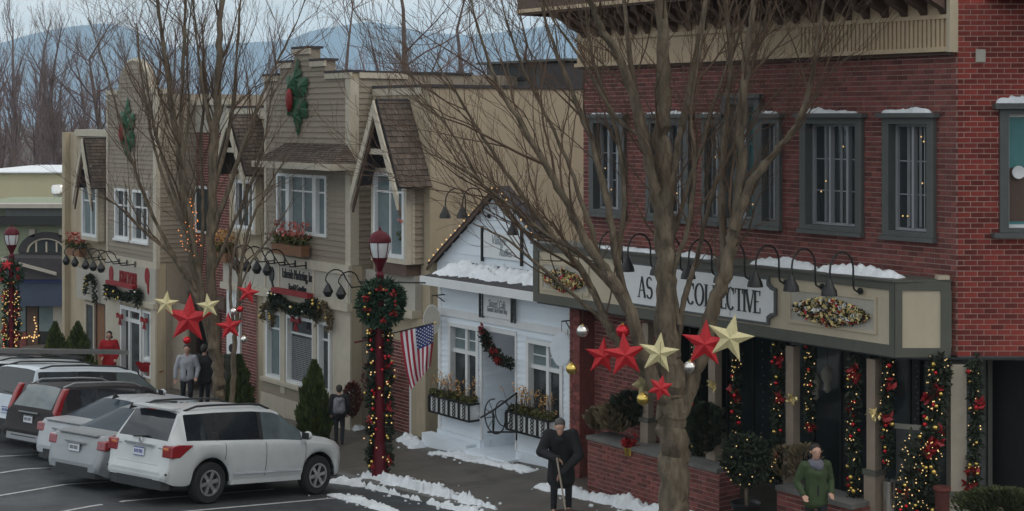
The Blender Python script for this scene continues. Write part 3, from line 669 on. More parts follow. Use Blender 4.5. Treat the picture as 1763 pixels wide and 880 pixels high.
# arcade: ceiling, storefront, columns, planters
bR = bF + 1.55
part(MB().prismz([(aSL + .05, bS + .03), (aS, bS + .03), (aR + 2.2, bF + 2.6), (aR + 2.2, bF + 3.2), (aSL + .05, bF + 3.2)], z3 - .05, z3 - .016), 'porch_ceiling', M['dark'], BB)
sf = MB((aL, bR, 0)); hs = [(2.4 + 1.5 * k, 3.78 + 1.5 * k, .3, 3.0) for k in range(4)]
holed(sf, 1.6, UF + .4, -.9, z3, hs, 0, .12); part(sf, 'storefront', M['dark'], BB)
for h in hs: window(BB, (aL, bR, 0), 0, h[0] + .01, h[1] - .01, h[2] + .01, h[3] - .01, M['dark'], M['glass'], .05, .02, .05, mull=(.5,), name='shop_window')
part(MB().box(aL - .0, aL + .3, bF - .35, bF + .3, -.9, z3 - .13), 'brick_pier', M['brickf'], BB)
pw = MB((aL + .305, bF + .02, 0)); bricks(pw, 0, 2.1, -.4, z3 - .13); part(pw, 'brick', M['brickf'], BB, kind='stuff')
part(MB((aL + .305, bF + .024, 0)).box(0, 2.1, .003, .25, -.9, z3 - .13), 'porch_wall', M['mortarf'], BB)
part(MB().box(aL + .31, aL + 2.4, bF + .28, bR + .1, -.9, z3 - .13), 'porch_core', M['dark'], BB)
pb = MB((aL - .003, bF - .355, 0)); bricks(pb, 0, .306, -.3, z3 - .13); part(pb, 'brick', M['brickf'], BB, kind='stuff')
bC = 18.78; taupe = mat('taupe_paint', (.27, .215, .165), .7, .12, 4, .1, 50, dirt=.3, dirtcol=(.12, .09, .07)); pale_c = mat('pale_column', (.37, .325, .26), .7, .1, 4, .1, 50, dirt=.25, dirtcol=(.18, .14, .1))
def column(px, ytop_ped, w, label_w=1.5):
    a = F(px, 650, bC)[0]; zp = F(px, ytop_ped, bC)[1]; h = w / 2; g = zg(a, bC)
    c = part(MB().box(a - h, a + h, bC - h, bC + h, zp + .04, z3 - .13), 'column', taupe, BB)
    part(MB().box(a - h - .05, a + h + .05, bC - h - .05, bC + h + .05, zp - .04, zp + .038), 'collar', M['olive'], c)
    part(MB().box(a - h - .03, a + h + .03, bC - h - .03, bC + h + .03, g, zp - .042), 'pedestal', taupe, c)
    return a, zp
cols = [column(1505, 812, .165), column(1365, 776, .165), column(1231, 748, .165), column(1116, 722, .15)]
cc = MB(oc, TH); g = zg(aR, bF); zpd = CAMZ - (850 - HY) / SCH
cl_ = part(MB(oc, TH).box(-.105, .135, -.02, .22, zpd + .04, z3 - .13), 'column', pale_c, BB)
part(MB(oc, TH).box(-.15, .18, -.065, .265, zpd - .05, zpd + .038), 'collar', M['olive'], cl_)
part(MB(oc, TH).box(-.13, .16, -.045, .245, g - .3, zpd - .052), 'pedestal', pale_c, cl_)
def planter(x0, x1, ycap, bf, label):
    a0, a1 = F(x0, ycap, bf)[0], F(x1, ycap, bf)[0]; zc = F((x0 + x1) / 2, ycap, bf)[1]
    w1 = part(MB((a0, bf, 0)).box(0, a1 - a0, .003, .5, -1.2, zc - .075), 'planter_wall', M['mortarf'], BB)
    bk = MB((a0, bf, 0)); bricks(bk, 0, a1 - a0, zg(a0, bf) - .1, zc - .075); part(bk, 'brick', M['brickf'], w1, kind='stuff')
    n = max(2, int((a1 - a0) / .6)); st = (a1 - a0) / n
    for k in range(n): part(MB((a0, bf, 0)).box(k * st + .004, (k + 1) * st - .004, -.05, .55, zc - .073, zc), 'cap_stone', M['kerb'], w1)
    sd_ = MB((a1 + .002, bf, 0), R(90)); bricks(sd_, 0, .5, zg(a1, bf) - .1, zc - .075); part(sd_, 'brick', M['brickf'], w1, kind='stuff')
    return a0, a1, zc
PL1 = planter(1012, 1238, 778, 18.3, 'a'); PL2 = planter(1338, 1470, 852, 18.3, 'b')
# right of the corner: dim recess with door
rw = MB(oc, TH); rw.box(.25, .82, 1.2, 1.3, -1, z3 - .12); part(rw, 'recess_wall', M['greytrim'], BB)
rd = MB(oc, TH); rd.box(.9, 3.4, 1.35, 1.45, -1, z3 - .12); part(rd, 'recess_panel', M['brown'], BB)
d_ = part(MB(oc, TH).box(.83, .9, 1.15, 1.34, -1, z3 - .12), 'door_post', M['olive'], BB)
for k in range(2): part(MB(oc, TH).box(.98 + k * 1.1, 1.95 + k * 1.1, 1.33, 1.349, .4 + 0, 3.0), 'door_panel', M['wood'], BB)
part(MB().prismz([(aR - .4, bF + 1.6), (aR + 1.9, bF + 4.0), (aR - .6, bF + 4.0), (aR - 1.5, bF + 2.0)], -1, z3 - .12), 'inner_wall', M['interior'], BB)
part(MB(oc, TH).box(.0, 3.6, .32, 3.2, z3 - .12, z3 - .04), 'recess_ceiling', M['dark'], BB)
part(MB().box(aL - .2, aR + 3.9, bF + .32, bF + 11.8, zE - .3, zE - .12), 'roof', M['slate'], BB)
# ------------------------------------------------------------------ small white shop
bW = 19.3; aW0 = F(757, 600, bW)[0]; aW1 = F(985, 650, bW)[0]; UW = aW1 - aW0; ow = (aW0, bW, 0)
def wu(px, py=600): return F(px, py, bW)[0] - aW0
def wz(px, py): return F(px, py, bW)[1]
gW = zg(aW0, bW)
WS = thing('white_shop', 'little white clapboard shop with a steep gable and snowy porch roof', 'shop', (aW0, bW, gW))
zeb = wz(850, 509) ; bE = bW - .5
zet = F(820, 488, bE)[1]
wh = [(wu(774), wu(826), wz(798, 702), wz(798, 558)), (wu(832), wu(889), gW - .3, wz(860, 573)), (wu(908), wu(971), wz(940, 730), wz(940, 588))]
part(holed(MB(ow), 0, UW, gW - .5, zeb + .3, wh, .002, .2), 'wall', M['white'], WS)
zwb = wz(760, 738)
siding(WS, (aW0, bW), 0, .09, UW - .09, zwb, zeb + .25, .128, M['white'], wh)
part(MB(ow).box(-.03, .088, -.03, .03, gW - .1, zeb + .3), 'corner_board', M['wtrim'], WS); part(MB(ow).box(UW - .088, UW + .03, -.03, .03, gW - .1, zeb + .3), 'corner_board', M['wtrim'], WS)
part(MB(ow).box(-.02, wh[1][0] - .05, -.06, .0, gW - .4, zwb - .002), 'base_board', M['white'], WS); part(MB(ow).box(wh[1][1] + .05, UW + .02, -.06, .0, gW - .4, zwb - .002), 'base_board', M['white'], WS)
part(MB(ow).box(.09, UW - .09, -.055, -.024, wz(850, 555) - .03, wz(850, 555) + .13), 'belt_board', M['wtrim'], WS)
part(MB().box(aW0 + .002, aW0 + .2, bW + .21, bW + 5, gW - .5, zeb + .12), 'side_wall', M['white'], WS)
part(MB().box(aW1 - .2, aW1 - .002, bW + .21, bW + 5, gW - .5, zeb + .12), 'side_wall', M['white'], WS)
for k in (0, 2):
    h = wh[k]
    wi = window(WS, ow, 0, h[0] + .004, h[1] - .004, h[2] + .004, h[3] - .004, M['wtrim'], [M['glass'], M['glassb']], .085, .05, .10, mull=(.52,), trans=(.68,), mw=.085, sill=.05, thin=((), (.84,)), tw=.025)
# recessed entrance
e0, e1, ez0, ez1 = wh[1]; dp = 1.1
part(MB(ow).box(e0 - .1, e0, .21, dp, gW - .4, ez1 + .1), 'entry_core', M['white'], WS)
part(MB(ow).box(e1, e1 + .1, .21, dp, gW - .4, ez1 + .1), 'entry_core', M['white'], WS)
siding(WS, (aW0 + e0, bW + .01), R(90), .0, dp - .1, zwb, ez1, .128, M['white'])
dr = part(MB(ow).box(e0, e1, dp, dp + .08, gW - .4, ez1 + .1), 'door_wall', M['wood'], WS)
window(WS, ow, 0, e0 + .12, e1 - .06, gW + .3, ez1 - .02, M['brown'], M['glass'], .11, -.98, 1.05, name='door')
part(MB(ow).box(e0 - .15, e1 + .15, -.4, dp, gW - .4, gW + .22), 'door_step', M['white'], WS)
part(MB(ow).box(e0 - .05, e0 + .0, -.045, .1, zwb, ez1 - .002), 'door_casing', M['wtrim'], WS); part(MB(ow).box(e1, e1 + .05, -.045, .1, zwb, ez1 - .002), 'door_casing', M['wtrim'], WS)
part(MB(ow).box(e0 - .05, e1 + .05, -.047, .1, ez1, ez1 + .1), 'door_head', M['wtrim'], WS)
# sloping concrete plinth along the front
part(MB().box(aW0 - .25, aW0 + e0 - .2, bW - .32, bW - .062, gW - .4, gW + .28), 'ramp_slab', M['white'], WS)
# porch roof, gable
bGb = bW + .55; a0r = F(725, 480, bE)[0]; a1r = aW1 + .35; zr = F(810, 452, bGb - .02)[1]
pr = MB(); pr.add([(a0r, bE, zet - .02), (a1r, bE, zet - .02), (a1r, bGb, zr), (a0r + .5, bGb, zr), (a0r, bE, zet - .1), (a1r, bE, zet - .1), (a1r, bGb, zr - .3), (a0r + .5, bGb, zr - .3)],
    [(0, 1, 2, 3), (7, 6, 5, 4), (0, 4, 5, 1), (1, 5, 6, 2), (2, 6, 7, 3), (3, 7, 4, 0)]); part(pr, 'porch_roof', M['slate'], WS)
part(MB().box(a0r, a1r, bE - .04, bE - .002, zet - .19, zet - .005), 'eave_board', M['wtrim'], WS)
part(MB().box(a0r, a0r + .04, bE, bW + .3, zet - .19, zet - .11), 'eave_board', M['wtrim'], WS)
part(MB().box(a0r + .05, a1r, bE, bW - .002, zet - .185, zet - .125), 'eave_soffit', M['wtrim'], WS)
ga, gz = F(863, 326, bGb); gl, gzl = F(752, 452, bGb); hwid = ga - gl; slope = (gz - gzl) / hwid; og = (ga, bGb, 0)
part(MB(og).prism([(-hwid, zr - .4), (hwid, zr - .4), (hwid, gzl), (0, gz), (-hwid, gzl)], .003, .15), 'gable_wall', M['white'], WS)
siding(WS, (ga, bGb), 0, -hwid, hwid, zr - .05, gz - .1, .225, M['white'], bounds=lambda z: (-(gz - z - .05) / slope, (gz - z - .05) / slope))
for sg in (-1, 1):
    q = lambda x, z, y: (ga + sg * x, bGb + y, z)
    th = .09; ov = .16; hx = hwid + .12; hz = gz - slope * hx
    rf = MB(); pts = [q(0, gz + .03, -ov), q(hx, hz + .03, -ov), q(hx, hz + .03, .22), q(0, gz + .03, .22)]
    rf.slab(*(pts if sg < 0 else pts[::-1]), .05); part(rf, 'gable_roof', M['slate'], WS)
    rk = MB(); pts = [q(0, gz - .02, -ov - .03), q(hx, hz - .02, -ov - .03), q(hx, hz - .10, -ov - .03), q(0, gz - .10, -ov - .03)]
    rk.slab(*(pts if sg > 0 else pts[::-1]), .03); part(rk, 'rake_board', M['brown'], WS)
    t = thing('light_string', 'string of warm bulbs along the %s slope of the white gable' % ('left' if sg < 0 else 'right'), 'string lights', q(0, gz, -ov))
    cb = MB(); cb.tube([q(0, gz + .06, -ov - .02), q(hx, hz + .06, -ov - .02)], .008, 4); part(cb, 'cord', M['dark'], t)
    bl = MB()
    for k in range(15): u = (k + .5) / 15; bl.ball(q(hx * u, gz + (hz - gz) * u + .09 + .02 * math.sin(k * 7), -ov - .03), .020, 6)
    part(bl, 'bulb', M['warmd'], t, kind='stuff')
snow([(a0r + .1, bE + .42, 0), (aW0 + 2.0, bE + .5, 0), (aW1 - .3, bE + .62, 0)], .75, .22, 71, 'thick lumpy snow on the porch roof of the white shop', base=lambda p: zet - .02 + (zr - zet) * min(1, max(0, (p.y - bE) / (bGb - bE))), cell=.05, name='snow_cap')
# shop sign with scroll brackets
sx0, sx1, sz0, sz1 = wu(838), wu(886), wz(862, 547), wz(862, 508)
sg_ = thing('cafe_sign', 'white cafe sign between black scroll brackets above the shop entrance', 'sign', (aW0 + sx0, bW - .08, sz0))
part(MB(ow).box(sx0, sx1, -.09, -.06, sz0, sz1), 'face', M['wtrim'], sg_)
faint = mat('faded_lettering', (.30, .33, .36), .7, .1, 8)
for x in (sx0 - .13, sx1 + .01):
    sc = MB(ow); sc.box(x, x + .015, -.12, -.06, sz0 - .05, sz1 + .05); sc.box(x + .11, x + .12, -.12, -.06, sz0 - .05, sz1 + .05)
    for k in range(4):
        zc = sz0 + (sz1 - sz0) * (k + .5) / 4; sc.tube([(x + .065 + .04 * math.cos(u) * (1 - i * .05), -.09, zc + .055 * math.sin(u) * (1 - i * .05)) for i, u in enumerate([.6 * n for n in range(12)])], .008, 4)
    part(sc, 'scroll_bracket', M['greytrim'], sg_)
mid = (sx0 + sx1) / 2 + aW0; wds = sx1 - sx0
text(sg_, "Sisters' Café", (mid, bW - .094, sz1 - .2), 0, .24, faint, sx=.5)
text(sg_, 'Gourmet Cafe & Flower Shop', (mid, bW - .094, sz0 + .16), 0, .17, faint, sx=.34)
# gable sign
gs = thing('gable_sign', 'pale script sign hanging on the white gable behind twigs', 'sign', (ga, bGb - .05, gzl))
gx0, gx1, gz0_, gz1_ = F(836, 430, bGb)[0], F(899, 430, bGb)[0], F(868, 446, bGb)[1], F(868, 402, bGb)[1]
part(MB().box(gx0, gx1, bGb - .06, bGb - .03, gz0_, gz1_), 'face', M['wtrim'], gs)
text(gs, 'Village', ((gx0 + gx1) / 2 - .1, bGb - .066, gz1_ - .16), 0, .3, faint, sx=.7, shear=.3); text(gs, 'Ruffles', ((gx0 + gx1) / 2 + .15, bGb - .066, gz0_ + .14), 0, .24, faint, sx=.7, shear=.3)
for x in (gx0 - .08, gx1 + .02): part(MB().box(x, x + .05, bGb - .08, bGb - .028, gz0_ - .1, gz1_ + .12), 'side_bracket', M['black'], gs)
for px, py, nm in ((842, 372, 'black gooseneck lamp on the white gable, over the script sign'), (812, 372, 'black gooseneck lamp on the left slope of the white gable'), (930, 400, 'black gooseneck lamp on the white gable beside the long sign box')):
    a_, z_ = F(px, py, bGb - .05); dup(lp, (a_, bGb - .03, z_), nm)['group'] = 'gooseneck lamps on the white gable'
# window boxes
def window_box(u0, u1, z0, z1, label, seed):
    t = thing('window_box', label, 'flower box', (aW0 + u0, bW - .3, z0), 'iron window boxes on the white shop'); y0, y1 = -.34, -.06
    part(MB(ow).box(u0 + .03, u1 - .03, y0 + .03, y1, z0 + .03, z1 - .04), 'planter_liner', M['wtrim'], t)
    fr = MB(ow); fr.box(u0, u1, y0 - .012, y0 + .012, z1 - .04, z1); fr.box(u0, u1, y0 - .012, y0 + .012, z0, z0 + .04); fr.box(u1 - .015, u1 + .012, y0 + .014, y1, z1 - .04, z1); fr.box(u1 - .015, u1 + .012, y0 + .014, y1, z0, z0 + .04); fr.box(u0 - .012, u0 + .015, y0 + .014, y1, z0, z1)
    n = 4
    for k in range(n + 1): x = u0 + (u1 - u0) * k / n; fr.box(x - .025, x + .025, y0 - .014, y0 + .014, z0 + .04, z1 - .04)
    for k in range(n):
        x = u0 + (u1 - u0) * (k + .5) / n
        fr.tube([(x + .05 * math.sin(2 * u), y0, z0 + .05 + (z1 - z0 - .1) * (u / 6.283)) for u in [i * .52 for i in range(13)]], .014, 4)
        fr.tube([(x - .05 * math.sin(2 * u), y0, z0 + .05 + (z1 - z0 - .1) * (u / 6.283)) for u in [i * .52 for i in range(13)]], .014, 4)
    part(fr, 'iron_fret', M['black'], t); rng = random.Random(seed)
    fo = MB(); [fo.card((aW0 + rng.uniform(u0, u1), bW + rng.uniform(y0, y1), z1 + rng.uniform(-.02, .12)), .06, rng) for _ in range(420)]; part(fo, 'foliage', M['folb'], t, kind='stuff')
    st = MB(); fl = MB()
    for _ in range(46):
        x, y = aW0 + rng.uniform(u0, u1), bW + rng.uniform(y0, y1); tip = Vector((x + rng.gauss(0, .1), y + rng.gauss(0, .05), z1 + rng.uniform(.15, .48))); st.tube([(x, y, z1), tuple(tip)], .005, 3)
        for _ in range(5): fl.card(tip + Vector((rng.gauss(0, .03), rng.gauss(0, .03), rng.gauss(0, .04))), .03, rng, asp=.6)
    part(st, 'stem', M['twig'], t, kind='stuff'); part(fl, 'flower', M['orange'], t, kind='stuff')
window_box(wu(760), wu(829), wz(790, 714), wz(790, 683), 'black iron window box with dry orange flowers under the left shop window', 3)
window_box(wu(893), wu(966), wz(930, 746), wz(930, 712), 'black iron window box with dry orange flowers behind the shoveling person', 4)
# curved iron stair rail
rl = thing('iron_railing', 'black iron stair railing with wheel shaped curves at the white shop door', 'railing', (aW0 + e0, bW - .45, gW))
bb_ = bW - .42; A = lambda px, py: (F(px, py, bb_)[0], bb_, F(px, py, bb_)[1])
part(MB().tube([A(828, 719), A(850, 706), A(889, 677)], .022, 6), 'handrail', M['black'], rl)
part(MB().tube([A(840, 744), A(892, 744)], .02, 6), 'bottom_rail', M['black'], rl)
c_, r0_ = A(852, 717), .36
cv = MB(); cv.tube([(c_[0] + r0_ * math.cos(u), bb_, c_[2] + r0_ * math.sin(u)) for u in [1.6 + i * .25 for i in range(19)]], .016, 5); c2 = A(866, 712); cv.tube([(c2[0] + .26 * math.cos(u), bb_, c2[2] + .26 * math.sin(u)) for u in [i * .3 for i in range(22)]], .014, 5)
for k in range(5): cv.tube([A(852, 717), (c_[0] + r0_ * math.cos(2.2 + k * .6), bb_, c_[2] + r0_ * math.sin(2.2 + k * .6))], .009, 4)
part(cv, 'scroll', M['black'], rl)
for px, p1, p2 in ((849, 744, 707), (889, 758, 678)): part(MB().tube([A(px, p1), A(px, p2)], .02, 6), 'baluster', M['black'], rl)
# hanging oval signs
def oval_sign(px, py, bb, rw, rh, label, wall_b, mtl):
    a, z = F(px, py, bb); t = thing('hanging_sign', label, 'sign', (a, bb, z - rh))
    pl = [(rw * math.cos(u) * (1 + .06 * math.cos(4 * u)), rh * math.sin(u)) for u in [i * 6.283 / 28 for i in range(28)]]
    part(MB((a, bb, z), R(35)).prism(pl, -.02, .02), 'face', mtl, t); part(MB((a, bb, z), R(35)).prism([(x * 1.07, y * 1.06) for x, y in pl], -.012, .012), 'rim', M['wtrim'], t)
    br = MB(); br.tube([(a, bb, z + rh + .22), (a, wall_b, z + rh + .22)], .014, 5); br.tube([(a, bb + .1, z + rh + .22), (a, wall_b, z + rh - .12)], .012, 5); br.tube([(a, wall_b - .01, z + rh + .28), (a, wall_b - .01, z + rh - .2)], .014, 5)
    br.tube([(a, bb, z + rh), (a, bb, z + rh + .22)], .008, 4); part(br, 'bracket', M['black'], t)
oval_sign(967, 601, bW - .35, .21, .33, 'pale oval shop sign hanging beside the right window of the white shop', bW - .03, M['white'])
# gate between the shop and the brick building
gt = thing('iron_gate', 'narrow black iron gate between the white shop and the brick building', 'gate', (aW1 + .1, bW + .1, zg(aW1, bW)))
ga0 = aW1 + .06; ga1 = aL - .05; zg1 = F(992, 648, bW + .1)[1]; g0 = zg(aW1, bW)
for k in range(5): x = ga0 + (ga1 - ga0) * k / 4; part(MB().tube([(x, bW + .1, g0), (x, bW + .1, zg1)], .014 if k else .03, 5), 'bar', M['black'], gt)
for q in (.12, .95): part(MB().box(ga0, ga1, bW + .085, bW + .115, g0 + (zg1 - g0) * q, g0 + (zg1 - g0) * q + .04), 'rail', M['black'], gt)
solo(MB().box(aW1 + .03, aL - .002, bW + .5, bW + .6, -1.2, F(995, 480, bW + .5)[1]), 'infill_wall', 'grey rendered wall closing the gap beside the white shop', 'wall', (aW1, bW + .5, g0), M['greytrim'])
garland('green and red garland sagging across the white shop doorway', [(aW0 + wu(840), bW - .12, wz(840, 572)), (aW0 + wu(852), bW - .14, wz(852, 598)), (aW0 + wu(868), bW - .12, wz(868, 618)), (aW0 + wu(886), bW - .1, wz(886, 626))], .13, 17, 700, .06, redcl=5)
# ------------------------------------------------------------------ tan row: gabled bays and towers
bT, bM, bA = 19.1, 19.7, 18.85
def tu(px, py=400, b=bT): return F(px, py, b)[0]
def tz(px, py, b=bT): return F(px, py, b)[1]
def shingles(mb, c00, c10, c11, c01, rows, rng):        # c00..c10 is the eave, c01..c11 the ridge
    c00, c10, c11, c01 = map(Vector, (c00, c10, c11, c01)); n = (c10 - c00).cross(c01 - c00).normalized()
    for i in range(rows):
        t0, t1 = i / rows, min(1, (i + 1.15) / rows); l0, r0, l1, r1 = c00.lerp(c01, t0), c10.lerp(c11, t0), c00.lerp(c01, t1), c10.lerp(c11, t1)
        wdt = (r0 - l0).length; k = max(1, int(wdt / .17)); of = rng.random()
        for j in range(-1, k + 1):
            s, e = max(0, (j + of) / k), min(1, (j + 1 + of) / k - .012)
            if e - s < .01: continue
            up = n * rng.uniform(.022, .034); a_, b_, c_, d_ = l0.lerp(r0, s) + up, l0.lerp(r0, e) + up, l1.lerp(r1, e) + n * .006, l1.lerp(r1, s) + n * .006
            mb.slab(tuple(a_), tuple(b_), tuple(c_), tuple(d_), .016)
    return mb
def a_frame(root, ax, az, fx0, fz, fx1, bw, seed, inner='brown'):        # apex, feet on plane bA, roof runs back to bw
    rng = random.Random(seed)
    for sg, fx in ((-1, fx0), (1, fx1)):
        e0, e1, r0, r1 = (fx, bA - .05, fz), (fx, bw, fz), (ax, bA - .05, az), (ax, bw, az)
        base = MB(); base.slab(*((e0, r0, r1, e1) if sg > 0 else (e1, r1, r0, e0)), .07) if False else base.slab(*((e0, e1, r1, r0) if sg > 0 else (e1, e0, r0, r1)), .07)
        rf = part(base, 'gable_roof', M['slate'], root)
        sh = MB(); shingles(sh, *((e0, e1, r1, r0) if sg > 0 else (e1, e0, r0, r1)), 16, rng); part(sh, 'shingle', M['shingle'], rf, kind='stuff')
        dn = math.hypot(fx - ax, fz - az); cs = abs(fx - ax) / dn; sl = (fz - az) / (fx - ax); ex = fx + sg * .05; ez = az + sl * (ex - ax); c0, hv = .08 / cs, .15 / cs
        part(MB().prism([(ax, az - c0 * .3), (ex, ez - c0 * .3), (ex + sg * .0, ez - c0 * .3 - hv), (ax, az - c0 * .3 - hv)], bA - .15, bA - .10), 'rake_board', M['trim'], root)
        part(MB().prism([(ax, az - c0 * .3 - hv), (ex, ez - c0 * .3 - hv), (ex, ez - c0 * .3 - hv * 1.45), (ax, az - c0 * .3 - hv * 1.45)], bA - .08, bA - .03), 'rake_board', M['brown'], root)
    hz = fz + (az - fz) * .36; hw0, hw1 = ax + (fx0 - ax) * .6, ax + (fx1 - ax) * .6
    part(MB().box(hw0, hw1, bA - .02, bA + .04, hz, hz + .13), 'tie_beam', M['trim'], root)
    part(MB().prism([(fx0 + .12, fz - .02), (fx1 - .12, fz - .02), (ax, az - .22)], bw - .32, bw - .28), 'gable_panel', M[inner], root)
def bay(root, x0, x1, z0, z1, b0, bw, fy=.1, mull=(.5,), trans=(.8,), gm='glassb', left=True):
    part(MB().box(x0, x1, b0 + .13, bw, z0, z1), 'bay_core', M['tan'], root)
    window(root, (0, b0, 0), 0, x0 + .1, x1 - .1, z0 + .12, z1 - .1, M['wtrim'], M[gm], .09, .03, .06, mull, trans, .05)
    for u0, u1, q0, q1 in ((x0, x0 + .095, z0, z1), (x1 - .095, x1, z0, z1), (x0 + .1, x1 - .1, z0, z0 + .115), (x0 + .1, x1 - .1, z1 - .095, z1)): part(MB().box(u0, u1, b0 - .02, b0 + .125, q0, q1), 'bay_trim', M['trim'], root)
    siding(root, (x1 + .001, b0 + .13), R(90), 0, bw - b0 - .13, z0, z1, .14, M['tan'])
    part(MB().box(x1 - .05, x1 + .025, b0 + .126, b0 + .2, z0, z1), 'bay_trim', M['trim'], root)
# --- building with the stepped tower, its left bay and its right bay
TB = thing('stepped_tower_building', 'tan siding shop building with a stepped parapet tower and steep gabled bays', 'building', (tu(605), bT, zg(tu(605), bT)))
t0, t1 = tu(457), tu(605); zbase = zg(t0, bT) - .3
zl1, zl2 = tz(530, 446), tz(530, 520)                 # sign band top and bottom
zst = [tz(572, 126), tz(547, 105), tz(521, 84)]       # parapet steps
x1s, x2s = tu(534), tu(560); xc = (tu(507) + tu(534)) / 2
x3, x4 = xc - (x1s - xc), xc - (x2s - xc)
def tw_b(z):
    if z > zst[1]: return (x3, x1s)
    if z > zst[0]: return (x4, x2s)
    return (t0, t1)
wz0, wz1 = tz(520, 404), tz(520, 300); wx = [tu(478), tu(564)]
hl = [(wx[0], wx[1], wz0, wz1)]
gx = [(tu(462), tu(489)), (tu(497), tu(545)), (tu(551), tu(573))]; gz0, gz1 = tz(520, 664), tz(520, 545)
gh = [(x[0], x[1], gz0, gz1) for x in gx]
part(holed(MB((0, bT, 0)), t0, t1, zbase, zst[0], hl + gh, .003, .3), 'wall', M['tanwall'], TB)
pp = MB((0, bT, 0)); pp.box(x4, x2s, .003, .3, zst[0], zst[1]); pp.box(x3, x1s, .003, .3, zst[1], zst[2]); part(pp, 'parapet', M['tan'], TB)
siding(TB, (0, bT), 0, t0 + .1, t1 - .22, zl1, zst[2], .14, M['tan'], hl, bounds=lambda z: (max(t0 + .1, tw_b(z)[0]), min(tw_b(z)[1], t1 - .22) if z < zst[0] else tw_b(z)[1]))
for (a_, b_, z_) in ((x3 - .05, x1s + .05, zst[2]), (x4 - .05, x3 - .052, zst[1]), (x1s + .052, x2s + .05, zst[1]), (t0 - .05, x4 - .052, zst[0]), (x2s + .052, t1 + .04, zst[0])):
    part(MB((0, bT, 0)).box(a_, b_, -.07, .36, z_, z_ + .06), 'parapet_cap', M['slate'], TB); part(MB((0, bT, 0)).box(a_, b_, -.06, -.001, z_ - .14, z_ - .002), 'parapet_trim', M['trim'], TB)
part(MB((0, bT, 0)).box(t1 - .22, t1 + .02, -.04, .2, zl1, zst[0] - .15), 'corner_board', M['trim'], TB)
part(MB((0, bT, 0)).box(t0 - .02, t0 + .1, -.03, .1, zl1, zst[0] - .15), 'corner_board', M['trim'], TB)
part(MB().box(t1 - .3, t1, bT + .31, bM + 6, zbase, zst[0]), 'side_wall', M['tan'], TB)
siding(TB, (t1 + .002, bT + .2), R(90), 0, bM - bT - .2, zl1, zst[0] - .14, .14, M['tan'])
part(MB().box(t1 - .3, t1 + .06, bT + .37, bM + 3, zst[0], zst[0] + .05), 'parapet_cap', M['slate'], TB); part(MB().box(t1 + .003, t1 + .06, bT + .2, bM + 1, zst[0] - .14, zst[0] - .002), 'parapet_trim', M['trim'], TB)
# upper window group
g1, g2 = tu(497), tu(543)
for u0, u1, mu in ((wx[0], g1, ()), (g1 + .01, g2, (.5,)), (g2 + .01, wx[1], ())): window(TB, (0, bT, 0), 0, u0 + .004, u1 - .004, wz0 + .004, wz1 - .004, M['wtrim'], M['glassb'], .075, .05, .07, mu, (.74,), .04)
# pent roof over the upper window
e0, e1 = F(436, 284, bT - .75)[0], F(569, 287, bT - .75)[0]; ze = F(520, 281, bT - .75)[1]; zr_ = tz(515, 247)
q = [(e0, bT - .75, ze), (e1, bT - .75, ze), (e1 - .45, bT - .0, zr_), (e0 + .45, bT, zr_)]
ro = part(MB().slab(*q, .06), 'pent_roof', M['slate'], TB); shm = MB(); shingles(shm, *q, 9, random.Random(4))
q2 = [(e1, bT - .75, ze), (e1, bT - .02, ze), (e1 - .44, bT - .02, zr_), (e1 - .45, bT - .03, zr_)]; shingles(shm, *q2, 9, random.Random(5)); part(shm, 'shingle', M['shingle'], ro, kind='stuff')
part(MB().slab(*q2, .05), 'roof_hip', M['slate'], TB)
part(MB().box(e0 - .02, e1 + .02, bT - .79, bT - .752, ze - .15, ze + .01), 'eave_board', M['trim'], TB); part(MB().box(e1 - .02, e1 + .022, bT - .75, bT - .03, ze - .15, ze + .01), 'eave_board', M['trim'], TB)
part(MB().box(e0, e1 - .03, bT - .75, bT - .03, ze - .12, ze - .075), 'eave_soffit', M['trim'], TB)
# sign band, lower cornice
zb1, zb0 = tz(530, 462), tz(530, 508)
part(MB((0, bT, 0)).box(t0 - .03, t1 + .03, -.10, -.001, zb1, zl1), 'band_cornice', M['trim'], TB)
part(MB((0, bT, 0)).box(t0 - .01, t1 + .01, -.045, -.002, zb0, zb1 - .002), 'sign_band', M['panel'], TB)
part(MB((0, bT, 0)).box(t0 - .05, t1 + .05, -.15, -.003, zb0 - .2, zb0 - .002), 'lower_cornice', M['trim'], TB)
for px in (459, 483, 543, 588, 601): part(MB((0, bT, 0)).box(tu(px) - .05, tu(px) + .05, -.062, -.046, zb0 + .002, zb1 - .004), 'band_batten', M['trim'], TB)
part(MB((0, bT, 0)).box(tu(576), t1 + .02, -.05, .0, zbase, zb0 - .21), 'pilaster', M['trim'], TB); part(MB((0, bT, 0)).box(t0 - .02, gx[0][0] - .01, -.05, .0, zbase, zb0 - .21), 'pilaster', M['trim'], TB)
for x, mu in zip(gx, ((), (), ())):
    wi = window(TB, (0, bT - .0, 0), 0, x[0] + .004, x[1] - .004, gz0 + .004, gz1 - .004, M['wtrim'], M['glassb'] if x is gx[0] else M['glass'], .08, .09, .06, mu, (.76,), .05)
    if x is gx[1]:
        bl = MB((0, bT, 0)); n = 22
        for k in range(n): zz = gz0 + .12 + (gz1 - gz0) * .62 * k / n; bl.box(x[0] + .1, x[1] - .1, .035, .055, zz, zz + .035)
        part(bl, 'blind_slats', M['curtain'], wi, kind='stuff')
for xa, xb in ((gx[0][1], gx[1][0]), (gx[1][1], gx[2][0])): part(MB((0, bT, 0)).box(xa + .002, xb - .002, -.12, .02, gz0 - .3, zb0 - .21), 'mullion_post', M['trim'], TB)
